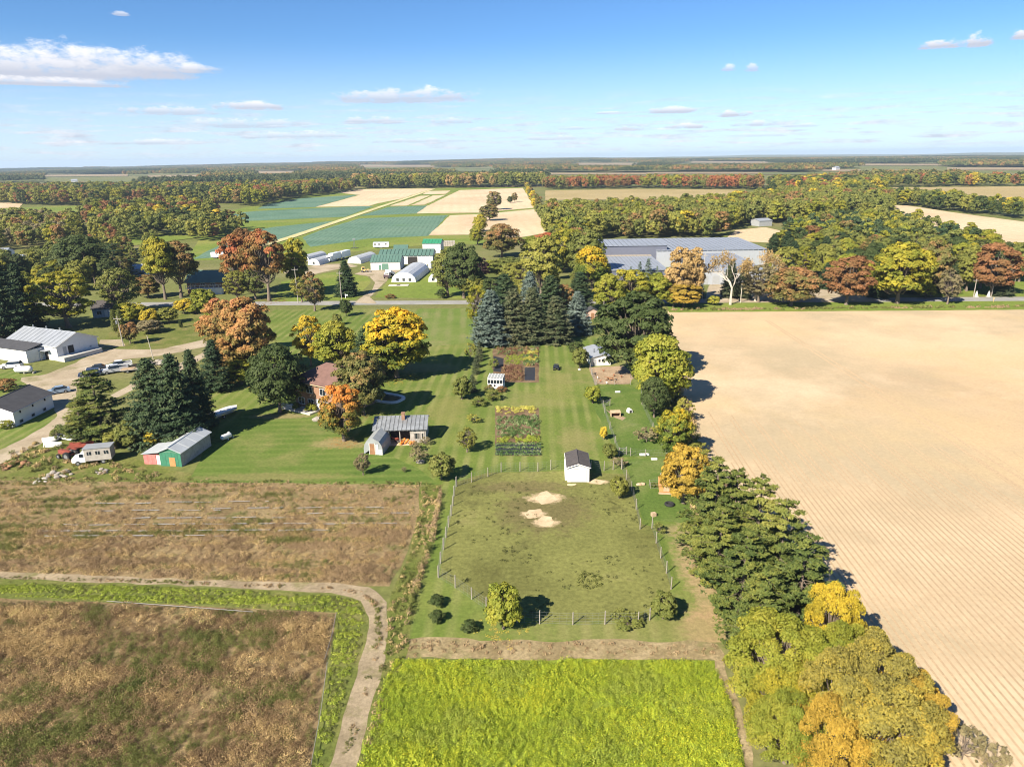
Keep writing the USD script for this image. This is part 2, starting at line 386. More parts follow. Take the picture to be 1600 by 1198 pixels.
M_weedfloor = soil('weedy_soil', [(0.3, (.15, .105, .053)), (0.5, (.21, .15, .077)), (0.7, (.24, .185, .095))], big=0.2, fine=2.5, finevar=.5, patch=[((.1, .12, .035), .2, .55, .7)], bump=.8, bdist=.1)
M_tan = soil('dry_cut_grass', [(0.3, (.17, .13, .065)), (0.5, (.25, .195, .105)), (0.7, (.33, .26, .15))], big=0.3, fine=2.5, finevar=.45, patch=[((.13, .14, .045), .3, .57, .7)], bump=.7, bdist=.08)
M_rough = soil('rough_grass', [(0.3, (.08, .105, .022)), (0.5, (.12, .135, .033)), (0.7, (.18, .165, .06))], big=0.2, fine=2.5, finevar=.5, patch=[((.2, .15, .07), .2, .56, .8)], bump=.8, bdist=.1)
M_mustfloor = soil('crop_floor', [(0.3, (.13, .17, .02)), (0.6, (.19, .23, .03)), (0.8, (.22, .25, .035))], big=0.2, fine=3, finevar=.5, bump=.8, bdist=.1)
M_right = soil('harrowed_field', [(0.3, (.37, .275, .172)), (0.44, (.46, .342, .215)), (0.55, (.51, .382, .243)), (0.7, (.46, .355, .23))], big=0.012, fine=1.6, finevar=.12, patch=[((.34, .28, .18), .016, .47, .75), ((.50, .36, .19), .022, .5, .4), ((.58, .445, .30), .012, .5, .7)], bump=.4, bdist=.04)
M_beige = soil('far_stubble', [(0.3, (.44, .33, .21)), (0.5, (.52, .40, .26)), (0.7, (.58, .45, .30))], big=0.01, fine=.3, finevar=.15, stripe=[(math.radians(4), 9, (.42, .33, .2), .4, .2)], bump=.1)
M_cabbage = soil('far_cabbage', [(0.3, (.075, .145, .095)), (0.5, (.11, .185, .13)), (0.7, (.13, .2, .14))], big=0.02, fine=.5, finevar=.3, stripe=[(math.radians(3), 3.2, (.05, .10, .055), .5, .1)], patch=[((.10, .18, .05), .015, .6, .5)], bump=.4, bdist=.2)
M_strip = soil('far_grass', [(0.3, (.11, .16, .025)), (0.5, (.145, .185, .034)), (0.7, (.2, .2, .055))], big=0.03, fine=.5, finevar=.25, bump=.2)
M_olivefield = soil('far_olive_field', [(0.3, (.26, .21, .09)), (0.5, (.32, .25, .12)), (0.7, (.36, .29, .15))], big=0.01, fine=.3, finevar=.15, bump=.1)
M_brownsoil = soil('trodden_earth', [(0.3, (.22, .155, .095)), (0.5, (.31, .225, .145)), (0.7, (.38, .29, .2))], big=0.4, fine=3, finevar=.3, bump=.5, bdist=.06)
M_bed = soil('garden_soil', [(0.3, (.09, .06, .035)), (0.5, (.15, .10, .06)), (0.7, (.2, .15, .09))], big=0.4, fine=3, finevar=.4, bump=.6, bdist=.08)
M_film = plain('black_mulch_film', (.035, .037, .045), rough=.35, var=.5, scale=3)

# ------------------------------------------------------------------ fields, lawns, roads
yr = lambda x: 235.0 - .04 * (x + 16)
FAR = [
    ('meadow', 'bright green grass between the far crop blocks', [(290, 408), (335, 335), (415, 317), (470, 306), (560, 295), (677, 294.2), (818, 292.6), (856, 365), (800, 385), (700, 380), (480, 400)], M_strip, .04),
    ('cabbage_field', 'blue green cabbage block nearest the hoop houses', [(472, 371), (507, 358), (562, 341.5), (700, 336.5), (669, 369), (575, 373), (530, 380), (485, 386)], M_cabbage, .08),
    ('cabbage_field', 'blue green crop strip behind the red maples', [(300, 405), (385, 362), (427, 355), (520, 345.5), (455, 370), (330, 403)], M_cabbage, .08),
    ('cabbage_field', 'long blue green crop block left of the farm track, second from the woods', [(335, 346), (370, 333), (400, 330), (560, 322.5), (584, 322.5), (540, 339), (400, 345)], M_cabbage, .08),
    ('cabbage_field', 'blue green crop block against the dark wood edge', [(402, 326.5), (415, 320), (467, 310.5), (560, 304.5), (492, 324)], M_cabbage, .08),
    ('cabbage_field', 'small blue green crop block right of the farm track', [(562, 337.5), (607, 323.5), (670, 321.5), (651, 334)], M_cabbage, .08),
    ('stubble_field', 'beige field beyond the cabbage, left of the farm track', [(494, 323.4), (562, 305), (527, 301), (562, 295.8), (676, 294.8), (626, 311), (590, 318), (577, 322)], M_beige, .10),
    ('stubble_field', 'narrow beige strip right of the farm track', [(609, 322), (656, 306.5), (672, 305.8), (636, 321.5)], M_beige, .12),
    ('stubble_field', 'second narrow beige strip right of the farm track', [(643, 321), (676, 306), (696, 305), (664, 320)], M_beige, .12),
    ('stubble_field', 'far beige strip at the end of the farm track', [(660, 304), (668, 299), (704, 298), (696, 303.4)], M_beige, .12),
    ('stubble_field', 'large beige field left of the lone hedgerow trees', [(651, 334), (668, 322), (718, 297.5), (817, 294), (836, 325), (748, 332.6)], M_beige, .08),
    ('stubble_field', 'beige field corner beside the last cabbage block', [(670, 368), (703, 337), (752, 335), (740, 367)], M_beige, .08),
    ('stubble_field', 'beige field behind the lone hedgerow trees', [(745, 369), (754, 335), (836, 327), (855, 364), (800, 374)], M_beige, .14),
    ('olive_field', 'ochre field between two belts of red and green trees', [(852, 313), (852, 298), (1000, 295.6), (1165, 297), (1165, 311)], M_olivefield, .10),
    ('stubble_field', 'pale sloping field at the right behind the trees', [(1390, 343), (1397, 321), (1417, 321.5), (1487, 332), (1522, 337), (1600, 347), (1700, 357), (1700, 395), (1530, 386), (1500, 358), (1425, 352)], M_beige, .10),
    ('olive_field', 'ochre field above the hedge at the right', [(1380, 296), (1385, 293.5), (1600, 291.5), (1720, 292), (1720, 309), (1600, 310), (1500, 320), (1470, 298)], M_olivefield, .10),
    ('stubble_field', 'small beige clearing among the trees at the right', [(1262, 318), (1270, 303), (1330, 306), (1310, 320)], M_beige, .10),
    ('meadow', 'green field in front of the dark left wood', [(-60, 340), (-60, 327), (0, 326), (125, 321.5), (150, 322), (110, 336)], M_strip, .08),
    ('stubble_field', 'tan corner of a field at the left wood', [(-60, 327), (-60, 316), (0, 316.5), (36, 318), (30, 325)], M_beige, .12),
    ('meadow', 'green paddock strip behind the left trees', [(180, 370), (235, 365), (330, 364), (300, 373), (212, 384), (190, 384)], M_strip, .08),
]
for i, (nm, lb, pts, mt, z) in enumerate(FAR):
    sheet(nm, lb, 'field', pts, .05 + .012 * i, mt, jit=1.2, step=12, seed=i + 1)
# the pale farm track running away between the crops
_a, _b = np.array(Gxy(455, 371)), np.array(Gxy(678, 295.4))
_n = np.array([-(_b - _a)[1], (_b - _a)[0]]) / np.linalg.norm(_b - _a)
M_farmtrack = soil('farm_track', [(0.3, (.38, .34, .16)), (0.6, (.5, .45, .24))], big=0.05, fine=.5, finevar=.2, bump=.1)
sheet('farm_track', 'pale straight farm track between the cabbage blocks', 'track', [_a - 3 * _n, _b - 3 * _n, _b + 3 * _n, _a + 3 * _n], .32, M_farmtrack, jit=0, px=False)
_a2 = np.array(Gxy(380, 394))
sheet('farm_track', 'near end of the pale farm track beside the red maples', 'track', [_a2 - 2 * _n, _a - 3 * _n, _a + 3 * _n, _a2 + 2 * _n], .335, M_farmtrack, jit=0, px=False)

sheet('field', 'large pale harrowed field on the right with fine rows', 'field', [(48.6, 216), (30.5, 130), (29, 90), (28, 60), (28, 25), (300, 20), (420, 205), (300, 211)], .004, M_right, jit=.3, step=3, px=False)
sheet('lawn', 'long mown lawn between house, gardens and tree rows', 'lawn', [(345, 540), (430, 484), (745, 481), (745, 540), (1010, 520), (1075, 640), (1112, 760), (1135, 1003), (636, 1001), (650, 930), (672, 850), (690, 757), (300, 757), (325, 690), (330, 600)], .004, M_lawn, seed=3)
sheet('lawn', 'lawn in front of the house mown in cross stripes', 'lawn', [(322, 690), (395, 640), (500, 650), (560, 690), (640, 725), (690, 757), (296, 757)], .008, M_lawn_cross, seed=4)
sheet('lawn', 'pale striped lawn beside the road', 'lawn', [(600, 545), (655, 482), (745, 482), (740, 535), (690, 540)], .008, M_road_lawn, seed=5)
sheet('weed_patch', 'trampled brown weedy ground round the old vehicles', 'ground', [(-140, 752), (-140, 735), (0, 712), (70, 690), (110, 690), (210, 712), (235, 728), (300, 738), (300, 752)], .01, M_rough, seed=51, jit=1.0)
sheet('lawn', 'green lawn in front of the hoop houses across the road', 'lawn', [(585, 465), (600, 446), (618, 425), (700, 425), (745, 440), (745, 467)], .02, M_strip, seed=6, jit=.4)
sheet('lawn', 'shaded lawn left of the barn driveway', 'lawn', [(425, 472), (440, 440), (520, 425), (575, 432), (580, 440), (555, 468)], .02, M_strip, seed=7)
sheet('lawn', 'grass verge between road and harrowed field', 'verge', [(1040, 474), (1700, 469), (1700, 480), (1600, 484), (1046, 488)], .012, M_strip, seed=8)
sheet('lawn', 'bright lawn at the far right of the road', 'lawn', [(1440, 462), (1500, 440), (1600, 430), (1700, 430), (1700, 464)], .016, M_strip, seed=9)
sheet('lawn', 'grass bank between the dirt lane and the road', 'lawn', [(150, 545), (180, 510), (330, 478), (425, 478), (345, 535), (200, 552)], .008, M_rough, seed=10)
sheet('lawn', 'lawn round the white sheds at the left', 'lawn', [(-120, 700), (-60, 580), (30, 575), (90, 590), (60, 640), (110, 668), (0, 706)], .008, M_lawn, seed=11)
sheet('paddock', 'worn olive paddock inside the wire fence', 'paddock', [(712, 753), (765, 738), (885, 736), (985, 741), (1003, 819), (1020, 823), (1050, 920), (1012, 968), (850, 972), (760, 945), (686, 900)], .010, M_paddock, jit=.3, seed=12)
sheet('paddock', 'green chicken run beside the hedge', 'paddock', [(912, 605), (960, 600), (1010, 607), (1040, 712), (968, 714), (940, 660)], .010, M_run, seed=13, jit=.3)
sheet('paddock', 'green lower run beside the pines', 'paddock', [(975, 718), (1045, 715), (1085, 790), (1080, 818), (1005, 812)], .010, M_run, seed=14, jit=.3)
sheet('dirt_yard', 'trodden earth yard in front of the white coop', 'yard', [(920, 574), (975, 572), (992, 585), (984, 600), (930, 600)], .014, M_brownsoil, seed=15, jit=.4)
for i, (lb, pts) in enumerate([('large bare sand patch in the paddock with a tuft at its middle', [(832, 781), (841, 770), (853, 767), (860, 772), (872, 780), (862, 786), (845, 788)]), ('narrow bare sand patch left of the other two', [(820, 803), (826, 797), (845, 795), (846, 801), (836, 808), (826, 809)]),
                             ('round bare sand patch nearest the yellow tree', [(838, 813), (846, 807), (860, 808), (865, 816), (852, 823), (843, 821)]), ('sandy spill beside the white shed door', [(922, 754), (930, 749), (947, 752), (938, 757)]), ('thin sandy edge before the white shed', [(885, 754), (900, 754), (899, 757), (886, 757)])]):
    sheet('sand_patch', lb, 'sand', pts, .022, M_sand, jit=.55, step=.25, seed=20 + i, smooth=.5)
sheet('dry_strip', 'strip of dry cut grass between lawn and yellow crop', 'strip', [(640, 996), (1122, 1003), (1130, 1030), (626, 1030)], .012, M_tan, seed=30, jit=.6)
sheet('crop_field', 'soil under the bright yellow green crop', 'field', [(612, 1030), (1120, 1030), (1152, 1110), (1168, 1198), (1190, 1300), (520, 1300), (556, 1198), (585, 1100)], .016, M_mustfloor, seed=31)
sheet('dry_strip', 'bare tan edge between yellow crop and hedge', 'strip', [(1112, 1030), (1130, 1028), (1165, 1130), (1180, 1200), (1165, 1200), (1145, 1110)], .019, M_tan, seed=32, jit=.5)
sheet('grass_lane', 'rough green lane between brown field and paddock', 'lane', [(655, 760), (692, 757), (674, 850), (652, 930), (638, 1010), (620, 1060), (575, 1200), (545, 1300), (530, 1300), (600, 1000), (612, 930), (640, 860)], .012, M_rough, seed=33)
sheet('weed_field', 'brown weedy field strip above the sandy track', 'field', [(-140, 749), (655, 757), (655, 800), (638, 860), (608, 915), (300, 908), (-140, 890)], .012, M_weedfloor, seed=34)
sheet('weed_field', 'dark brown weedy field at the lower left', 'field', [(-140, 925), (0, 935), (300, 946), (525, 957), (518, 1000), (498, 1110), (486, 1198), (474, 1300), (-200, 1300)], .012, M_weedfloor, seed=35)
sheet('green_strip', 'green cover crop strip along the sandy track', 'strip', [(-140, 901), (0, 905), (330, 918), (520, 928), (562, 938), (577, 962), (573, 1000), (548, 1080), (514, 1198), (492, 1300), (476, 1300), (488, 1198), (500, 1110), (520, 1000), (527, 955), (300, 944), (0, 933), (-140, 923)], .014, M_rough, seed=36, jit=.25)
sheet('sandy_track', 'sandy field track curving down between the crops', 'track', [(-140, 888), (0, 893), (330, 906), (520, 911), (575, 917), (604, 940), (608, 1000), (588, 1080), (556, 1198), (535, 1300), (494, 1300), (516, 1198), (549, 1080), (574, 1000), (577, 962), (562, 938), (520, 927), (330, 916), (0, 904), (-140, 899)], .018, M_track, seed=37, jit=.35, step=.7)

# road and lanes
sheet('road', 'grey country road crossing the view', 'road', [(-420, yr(-420) - 3.4), (700, yr(700) - 3.4), (700, yr(700) + 3.4), (-420, yr(-420) + 3.4)], .028, M_asphalt, jit=.15, step=8, px=False)
sheet('driveway', 'pale gravel driveway up to the green roofed barns', 'driveway', [(553, 473), (582, 452), (586, 441), (577, 432), (553, 428), (575, 421), (600, 421), (628, 421), (612, 430), (601, 442), (590, 452), (578, 465), (590, 475)], .024, M_gravel, seed=41, jit=.5, smooth=2)
sheet('driveway', 'gravel lane to the small hoop houses', 'driveway', [(440, 425), (500, 413), (545, 412), (560, 416), (520, 422), (470, 433)], .024, M_gravel, seed=42, jit=.5, smooth=2)
sheet('dirt_lane', 'pale dirt lane curving past the parked vehicles', 'lane', [(352, 527), (330, 540), (250, 556), (190, 562), (160, 572), (120, 600), (118, 640), (112, 664), (70, 690), (0, 726), (-60, 750), (-60, 728), (0, 704), (60, 672), (86, 655), (84, 625), (40, 600), (30, 590), (70, 585), (120, 566), (160, 545), (200, 546), (255, 545), (330, 528)], .018, M_gravel, seed=43, jit=.6, smooth=2.5)
sheet('dirt_lane', 'second dirt wheel lane behind the dark pines', 'lane', [(330, 545), (345, 545), (270, 585), (215, 606), (180, 622), (170, 618), (205, 600), (262, 575)], .018, M_gravel, seed=44, jit=.5, smooth=1)
sheet('driveway', 'concrete apron behind the white warehouse', 'driveway', [(152, 545), (156, 531), (190, 530), (196, 540)], .016, M_gravel, seed=45, jit=.2)
sheet('gravel_yard', 'pale yard of the metal roofed works', 'yard', [(1100, 473), (1110, 440), (1180, 445), (1330, 455), (1370, 470), (1350, 472)], .02, M_gravel, seed=46)
sheet('gravel_yard', 'bright sand yard behind the works', 'yard', [(1130, 376), (1150, 360), (1195, 355), (1225, 362), (1215, 380)], .05, M_sand, seed=47, smooth=4)

# ------------------------------------------------------------------ trees
def foliage_mesh(path, c, n, size, leaf, tall, rng, aspect=0.6, mat=None, fold=0.25):
    """Leaf clumps as folded diamonds at c, facing n; size, leaf and tall are per clump."""
    k = len(c)
    n = n / (np.linalg.norm(n, axis=1, keepdims=True) + 1e-9)
    a = rng.normal(size=(k, 3)); a -= (a * n).sum(1, keepdims=True) * n; a /= np.linalg.norm(a, axis=1, keepdims=True) + 1e-9
    b = np.cross(n, a)
    s = size[:, None]
    v = np.stack([c - a * s, c - b * s * aspect - n * s * fold, c + a * s, c + b * s * aspect - n * s * fold * .6], 1).reshape(-1, 3)
    f = (np.arange(k) * 4)[:, None, None] + np.array([[0, 1, 2], [0, 2, 3]])[None]
    m = usdkit.mesh(stage, path, (v, f.reshape(-1, 3)), mat)
    api = UsdGeom.PrimvarsAPI(m)
    api.CreatePrimvar('leaf', Sdf.ValueTypeNames.FloatArray, 'vertex').Set(Vt.FloatArray.FromNumpy(np.repeat(leaf, 4).astype(np.float32)))
    api.CreatePrimvar('tall', Sdf.ValueTypeNames.FloatArray, 'vertex').Set(Vt.FloatArray.FromNumpy(np.repeat(tall, 4).astype(np.float32)))
    return m


def unit(rng, k):
    u = rng.normal(size=(k, 3))
    return u / np.linalg.norm(u, axis=1, keepdims=True)


M_bark = plain('bark', (.16, .125, .095), rough=.9, var=.35, scale=3)
M_palebark = plain('pale_bark', (.42, .38, .32), rough=.9, var=.3, scale=2)
M_twig = plain('twigs', (.2, .165, .13), rough=.9, var=.3, scale=3)
stage.CreateClassPrim('/World/kinds')


def broadleaf(name, seed, h=12.0, r=4.2, base=0.02, lobes=120, cards=14000, size=.22, lobe_r=.20, squash=1.0, gap=.12, bark=None, tilt=.75):
    """A broadleaved tree h metres tall: trunk, limbs into every lobe of an uneven crown, leaf clumps on the lobes."""
    rng = np.random.default_rng(seed)
    root = f'/World/kinds/{name}'
    UsdGeom.Xform.Define(stage, root)
    cz, rz = h * (1 + base) / 2, h * (1 - base) / 2
    u = unit(rng, lobes * 3)
    u = u[u[:, 2] > -0.75][:lobes]
    rad = rng.uniform(.45, .82, len(u)) ** .6
    c = np.stack([u[:, 0] * r * rad, u[:, 1] * r * rad, cz + u[:, 2] * rz * rad * squash], 1)
    c[:, :2] *= (1 + .18 * np.sin(3 * np.arctan2(u[:, 1], u[:, 0]) + seed) * rng.uniform(.4, 1.2, len(u)))[:, None]
    lr = r * lobe_r * rng.uniform(.65, 1.35, len(c))
    wt = lr ** 2
    which = rng.choice(len(c), cards, p=wt / wt.sum())
    d = unit(rng, cards)
    d[:, 2] = np.where(d[:, 2] < -.3, -d[:, 2], d[:, 2]); d[:, 2] += .12
    d /= np.linalg.norm(d, axis=1, keepdims=True)
    shell = rng.uniform(.72, 1.12, cards)
    p = c[which] + d * (lr[which] * shell)[:, None] * np.array([1, 1, .82])
    # drop what lies deep inside another lobe
    keep = np.ones(cards, bool)
    for k in range(len(c)):
        q = np.linalg.norm(p - c[k], axis=1)
        keep &= ~((q < lr[k] * .62) & (which != k))
    keep &= rng.random(cards) > gap
    p, d, which = p[keep], d[keep], which[keep]
    out = p - np.array([0, 0, cz]); out /= np.linalg.norm(out, axis=1, keepdims=True)
    nrm = d * .8 + out * .5 + unit(rng, len(p)) * tilt
    lobe_tone = rng.random(len(c))
    leaf = np.clip(.55 * lobe_tone[which] + .45 * rng.random(len(p)), 0, 1)
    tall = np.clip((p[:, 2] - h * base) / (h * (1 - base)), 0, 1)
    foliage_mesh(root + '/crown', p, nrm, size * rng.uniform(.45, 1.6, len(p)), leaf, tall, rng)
    mb = MB()
    top = h * (base + .45 * (1 - base))
    pts = np.stack([np.linspace(0, .25 * r * rng.uniform(-.5, .5), 6), np.linspace(0, .25 * r * rng.uniform(-.5, .5), 6), np.linspace(-.1, top, 6)], 1)
    mb.tube(pts, np.linspace(.026 * h, .012 * h, 6) * np.array([1.35, 1, 1, 1, 1, .8]), 7)
    for k in range(len(c)):
        s = pts[rng.integers(2, 6)]
        mid = (s * .5 + c[k] * .5) + np.array([0, 0, -.06 * h])
        mb.tube([s, mid, c[k]], [.009 * h, .006 * h, .002 * h], 4)
    usdkit.mesh(stage, root + '/trunk', mb.mesh(), bark or M_bark, 60)
    return root


def conifer(name, seed, h=13.0, r=3.2, whorl=.55, arms=7, tufts=11, size=.26, power=.9, droop=-.15, lift=.25, base=.04, aspect=.42, rnd=.25, per=5, spread=.34, flat=.45):
    """A conifer h metres tall: branches in whorls, each carrying tufts of needles on its outer part."""
    rng = np.random.default_rng(seed)
    root = f'/World/kinds/{name}'
    UsdGeom.Xform.Define(stage, root)
    P, Nn, S, LF, TL = [], [], [], [], []
    mb = MB()
    mb.tube([(0, 0, -.1), (0, 0, h * .5), (.05, 0, h * .97)], [.022 * h, .012 * h, .004 * h], 7)
    z = h * base
    while z < h * .985:
        t = z / h
        L0 = r * (1 - t) ** power * (1 if t > .12 else .75 + 2 * t) + .12
        n_arm = max(4, int(arms * (1 - .45 * t)))
        a0 = rng.uniform(0, 6.28)
        for k in range(n_arm):
            if rng.random() < .07:
                continue
            az = a0 + k * 2 * math.pi / n_arm + rng.uniform(-.3, .3)
            L = L0 * rng.uniform(1 - rnd, 1 + rnd * .7)
            dz = rng.uniform(-.2, .2) * whorl
            tone = rng.random()
            m_ = max(3, int(tufts * (L / r) + 2))
            s = rng.uniform(.25, 1.0, m_) ** .7
            s[0] = 1.0
            q = s * L
            bz = z + dz + droop * q + lift * q * s
            side = rng.normal(size=m_) * spread * L * .35 * s
            base_p = np.stack([np.cos(az) * q - np.sin(az) * side, np.sin(az) * q + np.cos(az) * side, bz], 1)
            pp = np.repeat(base_p, per, 0) + rng.normal(size=(m_ * per, 3)) * size * np.array([.8, .8, flat])
            nn = np.array([np.cos(az) * .45, np.sin(az) * .45, 1.0]) + unit(rng, m_ * per) * .75
            P.append(pp); Nn.append(nn); S.append(size * rng.uniform(.6, 1.3, m_ * per))
            LF.append(np.clip(.5 * tone + .5 * rng.random(m_ * per) + .15 * np.repeat(s, per) - .1, 0, 1)); TL.append(np.full(m_ * per, t))
            if L > .5:
                mb.tube([(0, 0, z + dz), (np.cos(az) * L * .9, np.sin(az) * L * .9, z + dz + droop * L * .9 + lift * L * .8)], [.006 * h * (1 - t) + .01, .008], 3)
        z += whorl * (1 - .45 * t) * rng.uniform(.85, 1.15)
    P, Nn = np.vstack(P), np.vstack(Nn)
    foliage_mesh(root + '/crown', P, Nn, np.concatenate(S), np.concatenate(LF), np.concatenate(TL), rng, aspect=aspect)
    usdkit.mesh(stage, root + '/trunk', mb.mesh(), M_bark, 60)
    return root


def bare(name, seed, h=13.0, r=5.0, cards=1500, bark=None, n=160):
    """A nearly leafless tree: forking pale limbs and twigs with a few leaves left."""
    rng = np.random.default_rng(seed)
    root = f'/World/kinds/{name}'
    UsdGeom.Xform.Define(stage, root)
    mb = MB()
    ends = []

    def grow(p, d, L, rad, depth):
        mid = p + d * L * .5 + rng.normal(size=3) * L * .05
        e = p + d * L + rng.normal(size=3) * L * .08
        mb.tube([p, mid, e], [rad, rad * .8, rad * .6], 5 if depth < 2 else 3)
        if depth >= 5:
            ends.append(e); return
        for _ in range(3 if depth in (0, 2) else 2 + (rng.random() < .4)):
            nd = d + unit(rng, 1)[0] * .62; nd[2] = abs(nd[2]) * .9 + .12
            grow(e, nd / np.linalg.norm(nd), L * rng.uniform(.6, .82), rad * .6, depth + 1)
    grow(np.array([0, 0, -.1]), np.array([.03, 0, 1.0]), h * .27, .026 * h, 0)
    usdkit.mesh(stage, root + '/trunk', mb.mesh(), bark or M_palebark, 60)
    ends = np.array(ends)
    p = ends[rng.integers(0, len(ends), cards)] + rng.normal(size=(cards, 3)) * .45
    foliage_mesh(root + '/crown', p, unit(rng, cards) + [0, 0, .5], .2 * rng.uniform(.6, 1.3, cards), rng.random(cards), p[:, 2] / h, rng)
    return root


KIND = {}
for nm, kw in {
    'round_tree_a': dict(seed=1, cards=15000), 'round_tree_b': dict(seed=2, cards=16000, lobes=150, lobe_r=.18), 'round_tree_c': dict(seed=3, r=4.8, lobes=110, lobe_r=.22, cards=16000, size=.23),
    'tall_tree_a': dict(seed=4, h=15, r=3.6, lobes=150, lobe_r=.22, cards=16000, size=.24), 'tall_tree_b': dict(seed=5, h=15, r=4.2, lobes=110, lobe_r=.23, base=.08, cards=15000, size=.25, gap=.2),
    'airy_tree_a': dict(seed=6, h=13, r=4.6, lobes=130, lobe_r=.13, base=.06, cards=11000, size=.21, gap=.25, tilt=1.0), 'airy_tree_b': dict(seed=7, h=12, r=4, lobes=110, lobe_r=.14, base=.04, cards=9000, size=.21, gap=.3, tilt=1.0),
    'high_tree': dict(seed=8, h=16, r=5.0, lobes=100, lobe_r=.2, base=.27, cards=16000, size=.25, gap=.2), 'near_tree_a': dict(seed=9, h=10, r=5, lobes=170, lobe_r=.16, base=.0, cards=66000, size=.11, tilt=1.1),
    'near_tree_b': dict(seed=10, h=10, r=5, lobes=170, lobe_r=.16, base=.0, cards=76000, size=.095, gap=.15, tilt=1.3),
    'shrub_a': dict(seed=11, h=2.4, r=1.4, lobes=40, lobe_r=.28, base=.0, cards=3200, size=.11), 'shrub_b': dict(seed=12, h=2.2, r=1.5, lobes=40, lobe_r=.22, base=.0, cards=2200, size=.12, gap=.25, tilt=1.0),
    'small_tree': dict(seed=13, h=5, r=1.9, lobes=80, lobe_r=.22, base=.0, cards=7000, size=.14), 'open_bush': dict(seed=14, h=2.6, r=1.5, lobes=40, lobe_r=.16, base=.05, cards=900, size=.13, gap=.3, tilt=1.1),
}.items():
    KIND[nm] = (broadleaf(nm, **kw), kw.get('h', 12.0), kw.get('r', 4.2))
for nm, kw in {
    'white_pine_a': dict(seed=21, h=13, r=4.0, whorl=1.05, arms=8, tufts=24, size=.22, power=.62, droop=-.06, lift=.16, rnd=.42, per=10, base=.04, flat=.22, spread=.5),
    'white_pine_b': dict(seed=22, h=13, r=4.2, whorl=1.1, arms=8, tufts=24, size=.22, power=.6, droop=-.04, lift=.14, rnd=.45, per=10, base=.04, flat=.22, spread=.5),
    'spruce_a': dict(seed=23, h=13, r=3.3, whorl=.5, arms=11, tufts=15, size=.24, power=.75, droop=-.3, lift=.2, per=6), 'spruce_b': dict(seed=24, h=13, r=3.6, whorl=.55, arms=11, tufts=15, size=.24, power=.65, droop=-.28, lift=.22, rnd=.35, per=6),
    'small_spruce': dict(seed=25, h=3, r=.85, whorl=.28, arms=7, tufts=6, size=.12, power=.9, per=4), 'cedar': dict(seed=26, h=6, r=1.1, whorl=.3, arms=9, tufts=6, size=.17, power=.45, droop=.4, lift=.5, per=4, rnd=.15),
}.items():
    KIND[nm] = (conifer(nm, **kw), kw['h'], kw['r'])
KIND['bare_tree'] = (bare('bare_tree', 31), 12.0, 5.0)

